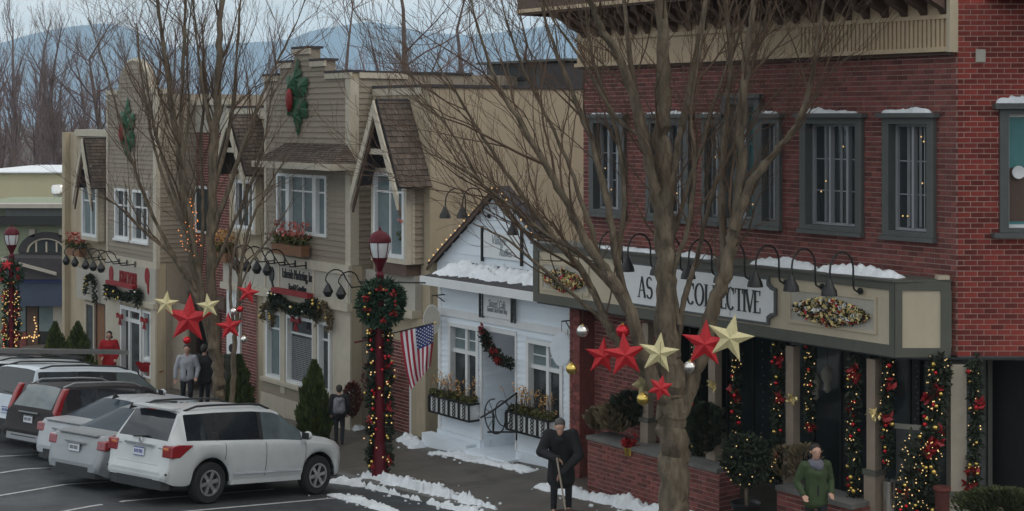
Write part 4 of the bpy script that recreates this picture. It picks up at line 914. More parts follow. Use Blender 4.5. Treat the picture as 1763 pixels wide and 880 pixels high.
part(MB((0, bT, 0)).box(t0, tu(575), -.17, -.001, gz0 - .10, gz0 - .003), 'bay_sill', M['trim'], TB); part(MB((0, bT, 0)).box(t0, tu(575), -.1, -.002, gz0 - .42, gz0 - .102), 'bay_apron', M['tan'], TB); part(MB((0, bT, 0)).box(t0 - .02, tu(575), -.13, -.003, zbase, gz0 - .422), 'bay_base', M['trim'], TB)
st_ = thing('office_sign', 'dark lettered office sign on the cream band below the stepped tower', 'sign', ((tu(489) + tu(541)) / 2, bT - .06, zb0))
text(st_, 'Lakeside Marketing, Inc', (tu(515), bT - .055, (zb0 + zb1) / 2 + .12), 0, .36, M['dark'], sx=.46, ext=.012); text(st_, 'Travel & Consulting', (tu(515), bT - .055, (zb0 + zb1) / 2 - .2), 0, .22, M['dark'], sx=.52, ext=.012)
em = MB((0, bT, 0)); ex, ez = tu(471), (zb0 + zb1) / 2
em.prism([(ex + .13 * math.cos(u), ez + .05 + .2 * math.sin(u)) for u in [i * .45 for i in range(14)]], -.075, -.047); em.prism([(ex - .04, ez - .1), (ex + .02, ez - .1), (ex + .18, ez - .36), (ex + .05, ez - .30)], -.074, -.047)
solo(em, 'emblem', 'dark emblem on the cream band left of the office lettering', 'emblem', (ex, bT - .06, zb0), M['dark'])
lzz = tz(535, 457)
p2_ = lamp_proto2((tu(533, 457), bT - .1, lzz), 'black sign lamp on a straight bracket under the tower flower box, rightmost of four', 'bracket lamps below the stepped tower')
for k, nm in enumerate(('second bracket lamp from the right below the stepped tower', 'third bracket lamp from the right below the stepped tower', 'leftmost bracket lamp below the stepped tower')): dup(p2_, (tu(533, 457) - .55 * (k + 1), bT - .1, lzz), nm)
# holly on the tower
def holly(px, py, h, b, label):
    a, z = F(px, py, b); t = thing('holly_decoration', label, 'decoration', (a, b - .05, z - h / 2), 'holly decorations on the towers')
    def leaf(cx, cz, ln, wd, ang_):
        pts = []
        for i in range(9):
            u = i / 8; ww = wd * math.sin(math.pi * u) * (1.25 if i % 2 else .75); pts.append((u * ln, ww))
        pts = pts + [(x, -y) for x, y in pts[-2:0:-1]]; ca, sa = math.cos(ang_), math.sin(ang_)
        mb = MB((a, b, z)); P2 = [(cx + x * ca - y * sa, cz + x * sa + y * ca) for x, y in pts]; n = len(P2); mx_ = (cx + ln * .5 * ca, cz + ln * .5 * sa)
        mb.add([(x, -.04, zz) for x, zz in P2] + [(mx_[0], -.16, mx_[1])], [(i, (i + 1) % n, n) for i in range(n)]); mb.add([(x, -.038, zz) for x, zz in P2], [tuple(range(n))])
        return mb
    for cx, cz, ln, wd, an in ((0, -.05 * h, .58 * h, .11 * h, R(88)), (0, 0, .40 * h, .14 * h, R(135)), (0, .0, .38 * h, .15 * h, R(40)), (.02, -.05 * h, .36 * h, .15 * h, R(-40)), (0, -.05 * h, .34 * h, .13 * h, R(215)), (.02, 0, .54 * h, .10 * h, R(-88))): part(leaf(cx, cz, ln, wd, an), 'leaf', hgreen, t)
    part(MB((a, b, z)).ball((-.10 * h, -.15, -.05 * h), .115 * h, 12, sq=(.62, .4, 1.4)), 'berry', M['red'], t, True)
hgreen = mat('holly_green', (.012, .085, .032), .5, .2, 6)
holly(513, 166, (tz(513, 97) - tz(513, 235)) * .92, bT - .02, 'big green holly leaves with a red berry on the stepped tower')
# right bay of the building with its steep gable
x0, x1 = F(640, 380, bM - .45)[0], F(701, 380, bM - .45)[0]
aw = F(727, 400, bM)[0]
zc3 = F(680, 152, bM)[1]
part(MB().box(t1 + .002, aw, bM, bM + .3, zbase, zc3), 'wall', M['tanwall'], TB)
part(MB((0, bM, 0)).box(t1 + .07, aw + .03, -.06, .35, zc3 + .002, zc3 + .07), 'parapet_cap', M['slate'], TB); part(MB((0, bM, 0)).box(t1 + .065, aw + .02, -.05, -.002, zc3 - .17, zc3), 'parapet_trim', M['trim'], TB)
for k in range(6): u = t1 + .1 + k * .3; part(MB((0, bM, 0)).box(u, u + .05, -.02, -.001, zl1, zc3 - .172), 'wall_batten', M['trim'], TB)
ax, az = F(651, 169, bA); fx0, fz = F(613, 318, bA); fx1 = 2 * ax - fx0
a_frame(TB, ax, az, fx0, fz, fx1, bM, 11)
bz0, bz1 = F(670, 452, bM - .45)[1], F(670, 290, bM - .45)[1]
bay(TB, x0, x1, bz0, bz1, bM - .45, bM)
part(MB().box(x0 + .1, x1 - .1, bM - .42, bM - .01, bz0 - .28, bz0 - .002), 'bay_apron', M['brown'], TB)
zq = F(670, 478, bM)[1]
part(MB((0, bM, 0)).box(t1 + .004, aw + .01, -.30, -.003, zb0 - .18, zb0), 'lower_cornice', M['trim'], TB)
part(MB((0, bM, 0)).box(t1 + .004, aw, -.2, -.003, zb0 + .002, bz0 - .285), 'sign_band', M['panel'], TB)
part(MB((0, bM, 0)).box(tu(616, 500, bM), tu(628, 500, bM), -.22, -.201, zb0 + .05, zb0 + .6), 'band_panel', M['tan'], TB)
# ground floor of the right bay
ga_ = [F(p_, 640, bM)[0] for p_ in (622, 634, 645, 676, 712, 724)]
part(MB((0, bM, 0)).box(t1 + .01, ga_[0], -.06, -.002, zbase, zb0 - .19), 'tan_panel', M['tan'], TB)
part(MB((0, bM, 0)).box(ga_[0] + .002, ga_[1], -.12, -.002, zbase, zb0 - .19), 'pilaster', M['trim'], TB)
window(TB, (0, bM, 0), 0, ga_[1] + .02, ga_[3] - .02, zg(ga_[1], bM) + .02, zb0 - .25, M['trim'], M['glass'], .1, .05, -.01, (.5,), (.78,), .06, name='shop_window')
bk = MB((ga_[3], bM - .04, 0)); zbk = F(700, 588, bM)[1]; bricks(bk, 0, aw - ga_[3] - .02, zbase + .2, zbk); part(bk, 'brick', M['brickf'], TB, kind='stuff')
part(MB((0, bM, 0)).box(ga_[3], aw - .02, -.04, -.004, zbase, zbk), 'brick_panel', M['mortar'], TB)
part(MB((0, bM, 0)).box(ga_[4], ga_[5], -.12, -.065, zg(ga_[4], bM), F(717, 640, bM)[1]), 'white_post', M['wtrim'], TB)
dup(p2_, (t1 + .25, bM - .3, zb0 + .42), 'bracket lamp left of the red lamp post top')['group'] = 'bracket lamps beside the lamp post'
dup(p2_, (t1 + .85, bM - .3, zb0 + .42), 'bracket lamp right behind the red lamp post top')['group'] = 'bracket lamps beside the lamp post'
# long plain side wall rising behind the white shop
sdw = MB(); sdw.box(aw + .002, aw + .32, bM + .002, bM + 13, zbase, zc3); part(sdw, 'side_wall', M['tanwall'], TB)
part(MB().box(aw - .0, aw + .37, bM - .05, bM + 13, zc3 + .002, zc3 + .07), 'parapet_cap', M['slate'], TB)
for zz in (5.65, 3.9): part(MB().box(aw + .321, aw + .327, bM + .1, bM + 13, zz, zz + .025), 'wall_joint', M['trim'], TB)
part(MB().box(aw - .25, aw + .34, bM - .14, bM, zbase, zb0 - .19), 'corner_pier', M['tanwall'], TB)
part(MB().box(t0 + .2, aw - .05, bM + .35, bM + 13, zc3 - .4, zc3 - .25), 'roof', M['slate'], TB)
# rooftop unit
hv = thing('rooftop_unit', 'dark grey ventilation unit on the flat roof beside the brick building', 'ventilation unit', (aw - 2, bM + 6, zc3 - .2))
hc, _z = F(835, 150, bM + 4.5); p = F(838, 112, bM + 4.5); q = F(985, 108, bM + 4.5)
part(MB().box(p[0], q[0] - 1.1, bM + 4.5, bM + 6.5, zc3 - .25, p[1] - .0), 'cabinet', M['greytrim'], hv); part(MB().box(q[0] - 1.08, q[0], bM + 4.3, bM + 6.3, zc3 - .25, q[1]), 'cabinet', M['slate'], hv)
part(MB().box(p[0] + .3, q[0] - 1.5, bM + 4.46, bM + 4.499, p[1] - .45, p[1] - .1), 'grille', M['dark'], hv); part(MB().box(p[0] - .1, q[0] + .1, bM + 4.2, bM + 6.6, p[1] + .002, p[1] + .06), 'lid', M['greytrim'], hv)
# left bay of this building
x0, x1 = F(403, 350, bM - .4)[0], F(441, 350, bM - .4)[0]; wl = F(395, 400, bM)[0]
zcl = F(420, 186, bM)[1]
part(MB().box(wl, t0 - .002, bM, bM + .3, zbase - .3, zcl), 'wall', M['tanwall'], TB)
part(MB((0, bM, 0)).box(wl - .03, t0, -.08, .35, zcl, zcl + .06), 'parapet_cap', M['slate'], TB); part(MB((0, bM, 0)).box(wl - .03, t0 - .03, -.06, -.002, zcl - .3, zcl - .002), 'parapet_trim', M['trim'], TB)
ax, az = F(398, 196, bA); fx0 = F(370, 300, bA)[0]; fz = F(400, 300, bA)[1]
a_frame(TB, ax, az, fx0, fz, 2 * ax - fx0, bM, 12)
bz0, bz1 = F(422, 402, bM - .4)[1], F(422, 304, bM - .4)[1]; bay(TB, x0, x1, bz0, bz1, bM - .4, bM, mull=(.3, .7), trans=(), gm='glass')
part(MB((0, bM, 0)).box(wl, t0 - .03, -.2, -.002, zb0 - .15, zl1 - .35), 'sign_band', M['panel'], TB); part(MB((0, bM, 0)).box(wl, t0 - .03, -.3, -.002, zb0 - .33, zb0 - .152), 'lower_cornice', M['trim'], TB)
gx0, gx1 = F(419, 600, bM)[0], F(444, 600, bM)[0]
bk = MB((gx0, bM - .04, 0)); bricks(bk, 0, gx1 - gx0, zbase, zb0 - .4); part(bk, 'brick', M['brickf'], TB, kind='stuff'); part(MB((0, bM, 0)).box(gx0, gx1, -.04, -.003, zbase - .2, zb0 - .4), 'brick_panel', M['mortar'], TB)
part(MB((0, bM, 0)).box(wl + .02, gx0 - .02, -.1, -.003, zbase - .2, zb0 - .34), 'white_door_surround', M['wtrim'], TB)
# --- brick infill front
a0i, a1i = F(268, 400, 20.4)[0], F(401, 400, 20.4)[0]; bI = 20.4
IB = thing('brick_infill_shop', 'narrow recessed brick shop front with a cream parapet behind the bare tree', 'building', (a0i, bI, zg(a0i, bI)))
zi1, zi0 = F(340, 172, bI)[1], F(340, 228, bI)[1]
bk = MB((a0i, bI, 0)); bricks(bk, 0, a1i - a0i, zbase - .6, zi0); part(bk, 'brick', M['brickf'], IB, kind='stuff'); part(MB((a0i, bI, 0)).box(0, a1i - a0i, .003, .3, zbase - .6, zi1 - .01), 'wall', M['mortar'], IB)
part(MB((a0i, bI, 0)).box(0, a1i - a0i, -.05, .0, zi0, zi1 - .17), 'parapet', M['panel'], IB); part(MB((a0i, bI, 0)).box(0, a1i - a0i, -.16, .35, zi1 - .168, zi1), 'parapet_cap', M['trim'], IB)
for k in range(5): u = .5 + k * 1.15; part(MB((a0i, bI, 0)).box(u, u + .09, -.065, -.051, zi0, zi1 - .17), 'parapet_batten', M['trim'], IB)
for u in (.9, 3.0): window(IB, (a0i, bI - .04, 0), 0, u, u + 1.2, F(340, 400, bI)[1], F(340, 320, bI)[1], M['wtrim'], M['glass'], .07, .02, .0, (.5,), (.7,))
for u in (1.2, 3.2): window(IB, (a0i, bI - .04, 0), 0, u, u + 1.5, zg(a0i, bI) + .3, zg(a0i, bI) + 2.5, M['brown'], M['glass'], .09, .02, .0, (.5,), (.8,), name='shop_window')
part(MB((a0i, bI, 0)).box(0, a1i - a0i, -.3, -.05, F(340, 520, bI)[1], F(340, 500, bI)[1]), 'canopy_board', M['brown'], IB)
# --- building with the round-topped tower
r0, r1 = tu(185), tu(270); zb_ = zg(r0, bT) - .4
RB = thing('round_tower_building', 'tan siding shop building with a round topped tower and red lettered sign band', 'building', (r1, bT, zg(r1, bT)))
zsh, zap = tz(228, 157), tz(228, 104); rc = (tu(204) + tu(253)) / 2; rw_ = (tu(253) - tu(204)) / 2
def rb(z):
    if z < zsh: return (r0 + .1, r1 - .2)
    q = min(1, (z - zsh) / (zap - zsh)); h_ = rw_ * math.sqrt(max(.0, 1 - q ** 1.7)); return (rc - h_, rc + h_)
ww = [(tu(199), tu(224)), (tu(229), tu(257))]; u0z, u1z = tz(228, 414), tz(228, 326); hl = [(a_, b_, u0z, u1z) for a_, b_ in ww]
gD = (tu(209), tu(246), zb_, tz(228, 528)); gW2 = (tu(248), tu(262), zb_ + .9, tz(255, 535))
part(holed(MB((0, bT, 0)), r0, r1, zb_, zsh, hl + [gD, gW2], .003, .3), 'wall', M['tanwall'], RB)
top = [(rc - rw_, zsh - .01)] + [(rc + rw_ * math.cos(math.pi - math.pi * i / 14) , zsh + (zap - zsh) * math.sin(math.pi * i / 14) ** .8) for i in range(1, 14)] + [(rc + rw_, zsh - .01)]
part(MB((0, bT, 0)).prism(top, .003, .34), 'round_parapet', M['tan'], RB)
cp = MB((0, bT, 0)); cp.tube([(x, .1, z) for x, z in top], .09, 6); part(cp, 'parapet_trim', M['trim'], RB)
zs1_, zs2_ = tz(225, 455), tz(225, 512)
siding(RB, (0, bT), 0, r0 + .1, r1 - .2, zs1_ + .2, zap - .1, .14, M['tan'], hl, bounds=rb)
for a_, b_ in ((r0 - .02, r0 + .1), (r1 - .2, r1 + .02)): part(MB((0, bT, 0)).box(a_, b_, -.035, .1, zs1_, zsh - .1), 'corner_board', M['trim'], RB)
for a_, b_ in ((r0 - .04, rc - rw_ - .01), (rc + rw_ + .01, r1 + .05)): part(MB((0, bT, 0)).box(a_, b_, -.06, .36, zsh - .1, zsh + .05), 'parapet_cap', M['trim'], RB)
part(MB().box(r1 - .3, r1, bT + .31, bI + 4, zb_, zsh - .1), 'side_wall', M['tan'], RB); siding(RB, (r1 + .002, bT + .1), R(90), 0, bI - bT - .1, zs1_ + .2, zsh - .1, .14, M['tan'])
for a_, b_ in ww: window(RB, (0, bT, 0), 0, a_ + .004, b_ - .004, u0z + .004, u1z - .004, M['wtrim'], M['glass'], .08, .05, .07, (.5,), (.68,), .05, sill=.04)
part(MB((0, bT, 0)).box(r0 + .1, r1 - .2, -.03, -.001, zs1_, zs1_ + .198), 'band_cornice', M['trim'], RB)
part(MB((0, bT, 0)).box(r0 - .02, r1 + .03, -.06, -.002, zs2_, zs1_ - .002), 'sign_band', M['panel'], RB); part(MB((0, bT, 0)).box(r0 - .04, r1 + .05, -.14, -.003, zs2_ - .17, zs2_ - .002), 'lower_cornice', M['trim'], RB)
part(MB((0, bT, 0)).box(tu(262) + .01, r1 + .02, -.06, 0, zb_, zs2_ - .18), 'pilaster', M['trim'], RB); part(MB((0, bT, 0)).box(r0 - .02, tu(209) - .01, -.06, 0, zb_, zs2_ - .18), 'pilaster', M['trim'], RB)
part(MB((0, bT, 0)).box(tu(270), tu(296), .5, .56, zb_, zs2_), 'tan_panel', M['tan'], RB)
window(RB, (0, bT, 0), 0, gD[0] + .01, gD[1] - .01, zg(r0, bT) + .02, gD[3] - .01, M['wtrim'], M['glass'], .12, .06, .1, (.28,), (.86,), .12, name='door')
window(RB, (0, bT, 0), 0, gW2[0] + .01, gW2[1] - .01, gW2[2] + .01, gW2[3] - .01, M['wtrim'], M['glassb'], .07, .05, .08, name='shop_window')
hs_ = thing('red_letter_sign', 'red lettering between two red ribbon emblems on the cream band', 'sign', (tu(225), bT - .07, zs2_))
text(hs_, 'HOLIDAY EMPORIUM', (tu(224), bT - .07, tz(224, 479)), 0, .52, M['red'], sx=.27, ext=.01)
for px in (195, 257):
    a_ = tu(px); zc_ = tz(px, 478 if px < 220 else 482); e_ = MB((0, bT, 0)); e_.prism([(a_ + .17 * math.cos(u), zc_ + .12 + .26 * math.sin(u)) for u in [i * .52 for i in range(12)]], -.08, -.061); e_.prism([(a_ - .02, zc_), (a_ + .14, zc_), (a_ + .12, zc_ - .42), (a_ + .04, zc_ - .4)], -.079, -.061); part(e_, 'ribbon_emblem', M['red'], hs_)
holly(221, 222, 1.9, bT - .02, 'green holly leaves on the round topped tower, behind branches')
l1 = (tu(236, 455), bT - .06, tz(236, 455)); dup(p2_, l1, 'rightmost bracket lamp over the red lettering')['group'] = 'bracket lamps on the round tower building'
for k in (1, 2): dup(p2_, (l1[0] - .62 * k, l1[1], l1[2]), ['', 'middle bracket lamp over the red lettering', 'leftmost bracket lamp over the red lettering'][k])['group'] = 'bracket lamps on the round tower building'
for k in (0, 1): dup(p2_, (tu(170, 448) - .75 * k, bT + .3, tz(170, 447)), ['bracket lamp right below the round tower building bay window', 'bracket lamp at the far left corner of the tan row'][k])['group'] = 'bracket lamps on the round tower building'
# far left bay
wl, zcl = F(121, 400, bM)[0], F(140, 228, bM)[1]
part(MB().box(wl, r0 - .002, bM, bM + .3, zb_ - .4, zcl), 'wall', M['tanwall'], RB); part(MB().box(wl - .25, wl - .002, bM - .2, bM + 8, zb_ - .4, zcl), 'end_wall', M['tanwall'], RB)
part(MB((0, bM, 0)).box(F(134, 228, bM)[0], r0 - .02, -.12, .3, zcl - .12, zcl + .1), 'parapet_cap', M['trim'], RB)
ax, az = F(147, 236, bA); fx0, fz = F(133, 322, bA); a_frame(RB, ax, az, fx0, fz, 2 * ax - fx0, bM, 13)
x0, x1 = F(140, 360, bM - .45)[0], F(169, 360, bM - .45)[0]; bz0, bz1 = F(155, 414, bM - .45)[1], F(155, 314, bM - .45)[1]
bay(RB, x0, x1, bz0, bz1, bM - .45, bM, mull=(.55,), trans=(.72,))
part(MB((0, bM, 0)).box(F(144, 500, bM)[0], r0 - .05, -.25, -.002, F(160, 515, bM)[1], F(160, 462, bM)[1]), 'sign_band', M['panel'], RB)
window(RB, (0, bM, 0), 0, F(148, 600, bM)[0], F(164, 600, bM)[0], zb_ + .7, F(156, 520, bM)[1], M['trim'], M['glass'], .09, .05, -.01, (), (.8,), name='shop_window')
window(RB, (0, bM, 0), 0, F(166, 600, bM)[0], F(184, 600, bM)[0], zb_ + .2, F(175, 520, bM)[1], M['brown'], M['wood'], .09, .05, -.01, (), (.8,), name='door')
part(MB().box(wl, r1 - .4, bM + .35, bM + 8, zcl - .4, zcl - .25), 'roof', M['slate'], RB)
# flower boxes on the tan row
def flower_box(px0, px1, py, b, h, label, seed, colr='pink', woodbox=True):
    a0, a1 = F(px0, py, b)[0], F(px1, py, b)[0]; z0 = F((px0 + px1) / 2, py, b)[1]; rng = random.Random(seed)
    t = thing('flower_box', label, 'flower box', ((a0 + a1) / 2, b, z0), 'flower boxes on the tan row')
    part(MB().box(a0, a1, b - .28, b - .03, z0, z0 + .24), 'box', M['wood'], t); part(MB().box(a0 - .02, a1 + .02, b - .29, b - .02, z0 + .2, z0 + .26), 'rim', M['wood'], t)
    fo, fl = MB(), MB()
    for _ in range(300): fo.card((rng.uniform(a0, a1), b - .16 + rng.gauss(0, .12), z0 + .28 + rng.random() * h * .45), .07, rng)
    for _ in range(170): fl.card((rng.uniform(a0, a1), b - .16 + rng.gauss(0, .12), z0 + .3 + h * (.25 + .75 * rng.random())), .055, rng, asp=.7)
    part(fo, 'foliage', M['folb'], t, kind='stuff'); part(fl, 'flower', M[colr], t, kind='stuff')
flower_box(484, 535, 438, bT - .07, .55, 'wooden flower box with pink flowers under the tower window', 1)
flower_box(608, 634, 434, bM - .02, .75, 'tall pink flowers in a box left of the gabled bay window', 2)
flower_box(708, 724, 434, bM - .02, .5, 'small box of pink flowers right of the gabled bay window', 3)
flower_box(384, 404, 450, bM - .1, .6, 'orange flowers in a box behind the left tree trunk', 4, 'orange')
flower_box(128, 150, 440, bM - .2, .5, 'red flowers in a box at the far left corner of the tan row', 5)
# garlands on the tan row
def swag_g(label, x0, x1, py, sag, b, seed, red=True):
    a0, a1 = F(x0, py, b)[0], F(x1, py, b)[0]; z = F((x0 + x1) / 2, py, b)[1]; path = [(a0 + (a1 - a0) * i / 8, b - .12, z - sag * math.sin(math.pi * i / 8)) for i in range(9)]
    t = garland(label, [(a0, b - .12, z - .35)] + path + [(a1, b - .12, z - .35)], .15, seed, 500, .07, ('gold', 'silver'), 9, .04)
    if red: part(MB().box(a0 + .1, a1 - .1, b - .25, b - .08, z + .08, z + .2), 'ribbon', M['red'], t)
    return t
swag_g('dark garland with a wide red ribbon over the ground floor office window', 478, 548, 513, .3, bT - .16, 21)
swag_g('dark garland with a red ribbon over the shop door below the red lettering', 192, 243, 497, .25, bT - .14, 22)
def loop_g(px, py, r, b, label, seed, fm='fol'):
    a, z = F(px, py, b); return garland(label, [(a + r * math.cos(u), b - .1, z + r * 1.3 * math.sin(u)) for u in [-.5 + i * .42 for i in range(10)]], .10, seed, 300, .06, ('gold',), 5, .035, fm=fm)
loop_g(466, 548, .28, bT - .1, 'rust brown wreath garland at the left of the office window', 23, 'dry'); loop_g(562, 552, .32, bT - .1, 'rust brown wreath garland at the right of the office window', 24, 'dry')
loop_g(160, 503, .42, bM - .3, 'round green wreath with gold balls by the far left shop door', 25)
w_ = thing('window_bow', 'red bow on the middle office window of the ground floor', 'bow', (tu(517), bT - .12, tz(517, 560))); bow(w_, (tu(517), bT - .12, tz(517, 552)), .2)
w_ = thing('window_bow', 'red bow on the shop window beside the door below the red lettering', 'bow', (tu(255), bT - .12, tz(255, 560))); bow(w_, (tu(255), bT - .12, tz(255, 552)), .2)
w_ = thing('window_bow', 'red bow at the left side of the shop door below the red lettering', 'bow', (tu(213), bT - .12, tz(213, 550))); bow(w_, (tu(213), bT - .12, tz(213, 545)), .2)
oval_sign(744, 550, bM - .75, .19, .31, 'pale oval sign behind the flag at the corner of the tan wall', bM - .15, M['panel'])
# ------------------------------------------------------------------ beyond the row: green shop, warehouse, mountains
def wf(px, py, Y): k = Y / FPX; return (px - CX) * k, CAMZ - (py - HY) * k
Yg = 62.0; og_ = (*S(0, Yg)[:2], 0)
gx = lambda px: wf(px, 0, Yg)[0]
gz_ = lambda py: wf(0, py, Yg)[1]
green = mat('pale_green_siding', (.26, .29, .20), .8, .1, 3, stretch=(1, 1, 1)); bluew = mat('blue_wall', (.055, .075, .12), .7, .2, 2); bluet = mat('blue_trim', (.03, .05, .18), .6, .1, 3)
butter = mat('butter_wall', (.50, .46, .30), .9, .06, .6); yel = mat('yellow_awning', (.55, .42, .08), .8, .1, 3)
GS = thing('green_shop', 'distant pale green shop with a half round window and a blue corner storefront', 'shop', (*S(gx(80), Yg)[:2], gz_(640)))
part(MB(og_, TH).box(gx(-60), gx(150), 0, 6, gz_(660), gz_(352)), 'wall', green, GS)
siding(GS, og_, TH, gx(-60), gx(150), gz_(480), gz_(386), .2, green)
part(MB(og_, TH).box(gx(-60), gx(150), -.5, 0, gz_(386), gz_(372)), 'cornice', M['dark'], GS); part(MB(og_, TH).box(gx(15), gx(150), -.4, 0, gz_(371.5), gz_(358)), 'cornice', M['greytrim'], GS); part(MB(og_, TH).box(gx(-60), gx(150), -.6, .2, gz_(357), gz_(350)), 'cornice_cap', M['panel'], GS)
def half(r0, r1, cx, cz, k): return [(cx + r0 * k * math.cos(math.pi * i / 16), cz + r0 * math.sin(math.pi * i / 16)) for i in range(17)] + [(cx + r1 * k * math.cos(math.pi * i / 16), cz + r1 * math.sin(math.pi * i / 16)) for i in range(16, -1, -1)]
cx_, cz_ = gx(81), gz_(434); Rr = gz_(404) - gz_(434)
aw_ = part(MB(og_, TH).prism(half(Rr + .12, Rr * .82, cx_, cz_, 1.38), -.15, -.03), 'arch_frame', M['slate'], GS); part(MB(og_, TH).prism(half(Rr * .82, Rr * .74, cx_, cz_, 1.38), -.12, -.03), 'arch_trim', M['trim'], aw_)
part(MB(og_, TH).prism([(cx_ + Rr * .76 * 1.38 * math.cos(math.pi * i / 16), cz_ + Rr * .76 * math.sin(math.pi * i / 16)) for i in range(17)], -.04, -.02), 'pane', M['glass'], aw_)
for q in (.28, .5, .72): part(MB(og_, TH).box(cx_ - .03 + (q - .5) * 1.9, cx_ + .03 + (q - .5) * 1.9, -.1, -.041, cz_, cz_ + Rr * .6), 'glazing_bar', M['trim'], aw_)
part(MB(og_, TH).box(gx(36), gx(126), -.2, -.002, gz_(441), gz_(434.5)), 'arch_sill', M['dark'], aw_)
for px in (57, 108): part(MB(og_, TH).box(gx(px) - .12, gx(px) + .12, -.15, -.03, gz_(408), gz_(394)), 'wall_lamp', M['panel'], GS)
q0, q1 = (gx(26), gz_(437)), (gx(118), gz_(462))
part(MB(og_, TH).prism([(q0[0], q0[1]), (gx(130), q0[1] - .05), (gx(130), gz_(474)), (gx(36), gz_(474))], -1.6, -.021), 'porch_roof', M['slate'], GS); part(MB(og_, TH).prism([(q0[0], q0[1]), q1, (q1[0], q1[1] - .12), (q0[0], q0[1] - .12)], -1.7, -1.61), 'porch_edge', M['panel'], GS)
part(MB(og_, TH).box(gx(46), gx(150), -1.4, -.03, gz_(520), gz_(480)), 'blue_fascia', bluew, GS); part(MB(og_, TH).box(gx(58), gx(150), -1.46, -1.401, gz_(480), gz_(473.5)), 'blue_trim', bluet, GS)
part(MB(og_, TH).box(gx(36), gx(150), -.9, -.04, gz_(660), gz_(521)), 'storefront', M['dark'], GS); part(MB(og_, TH).box(gx(60), gx(78), -1.0, -.91, gz_(660), gz_(512)), 'door', M['brown'], GS)
for a_, b_ in ((38, 57), (80, 104)): part(MB(og_, TH).box(gx(a_), gx(b_), -.96, -.905, gz_(565), gz_(516)), 'shop_window', M['glassb'], GS)
part(MB(og_, TH).box(gx(104), gx(150), -1.0, -.91, gz_(660), gz_(505)), 'white_pier', M['panel'], GS); part(MB(og_, TH).box(gx(34), gx(59), -1.1, -.97, gz_(660), gz_(566)), 'brick_base', M['brickf'], GS)
t = thing('fairy_lights', 'row of small warm bulbs on the low wall of the blue storefront', 'string lights', (*S(gx(60), Yg - 1.2)[:2], gz_(580))); bl = MB(og_, TH); rg = random.Random(2)
for k in range(12): bl.ball((gx(38 + 4 * k), -1.15, gz_(573 + rg.uniform(-3, 3))), .035, 5)
for k in range(9): bl.ball((gx(75 + rg.uniform(-3, 3)), -1.15, gz_(540 + k * 5)), .035, 5)
part(bl, 'bulb', M['warmd'], t, kind='stuff')
solo(MB(og_, TH).prism([(gx(-40), gz_(478)), (gx(18), gz_(484)), (gx(16), gz_(512)), (gx(-40), gz_(516))], -6, -5), 'yellow_awning', 'yellow awning at the far left beyond the wreathed lamp post', 'awning', (*S(gx(0), Yg - 5.5)[:2], gz_(512)), yel)
Yw = 80.0; ow_ = (*S(0, Yw)[:2], 0); X0, Z0 = wf(-60, 354, Yw); X1, Z1 = wf(124, 298, Yw)
wh_ = thing('warehouse', 'plain butter coloured warehouse wall with snow on its roof edge', 'building', (*S(wf(40, 0, Yw)[0], Yw)[:2], -3)); part(MB(ow_, TH).box(X0, X1, 0, 12, -4, Z1), 'wall', butter, wh_); part(MB(ow_, TH).box(X0, X1, -.2, 12, Z1 + .003, Z1 + .07), 'roof_edge', M['snow'], wh_)
Yv = 70.0; ov_ = (*S(0, Yv)[:2], 0); xv, zv = wf(103, 350, Yv); zt_ = wf(0, 318, Yv)[1]
vt = thing('roof_vent', 'silver domed roof vent in front of the butter coloured wall', 'vent', (*S(xv, Yv)[:2], zv)); part(MB(ov_, TH).lathe([(.28, zv - 2.2), (.28, zt_ - .45), (.38, zt_ - .42), (.38, zt_ - .1), (.3, zt_), (0, zt_ + .02)], (xv, 0, 0), 14), 'hood', M['silver'], vt, True); part(MB(ov_, TH).lathe([(.33, zv - .4), (.33, zv + .1), (.26, zv + .2)], (xv, 0, 0), 14), 'collar', M['panel'], vt, True)
xv, zv = wf(35, 356, Yv); solo(MB(ov_, TH).box(xv - .17, xv + .17, -.3, .3, zv - 2, zv + .27), 'roof_box', 'small dark box on the roof before the butter coloured wall', 'vent', (*S(xv, Yv)[:2], zv - 1), M['dark'])
# mountains: ridge line read as heights 3.4 km away
rid = [(-900, 120), (-400, 80), (-100, 88), (0, 74), (60, 60), (100, 46), (150, 37), (190, 33), (225, 42), (270, 62), (310, 78), (360, 74), (410, 70), (450, 66), (510, 60), (560, 40), (640, 30), (720, 44), (800, 52), (900, 44), (980, 34), (1100, 20), (1400, 60), (1800, 90), (2600, 120)]
mtn = mat('mountain', (.08, .16, .26), .95, .3, .004, dirt=.8, dirtcol=(.55, .62, .7)); Ym = 3400.0  # blue of the distant haze is partly put into the slope colour
pxs = np.arange(-900, 2601, 12); rz = np.interp(pxs, [r[0] for r in rid], [r[1] for r in rid]); vs, fs = [], []; rows = 26
for i, px in enumerate(pxs):
    for j in range(rows):
        u = j / (rows - 1); X = (px - CX) / FPX * Ym; y = Ym - 1400 + 2200 * u; prof = math.exp(-((u - .62) / .30) ** 2)
        hgt = (HY - rz[i]) / FPX * y * prof; hgt += 26 * noise.fractal(Vector((X / 260, y / 260, 0)), 1.0, 2.1, 5) * prof * (1 - .75 * (abs(u - .62) < .06))
        vs.append(S(X, y, CAMZ - 10 + hgt))
fs = [(i * rows + j, (i + 1) * rows + j, (i + 1) * rows + j + 1, i * rows + j + 1) for i in range(len(pxs) - 1) for j in range(rows - 1)]
solo(MB().add(vs, fs), 'mountains', 'long forested mountain ridge fading to blue behind the town', None, (0, 0, 0), mtn, kind='structure', smooth=True, ang=180)
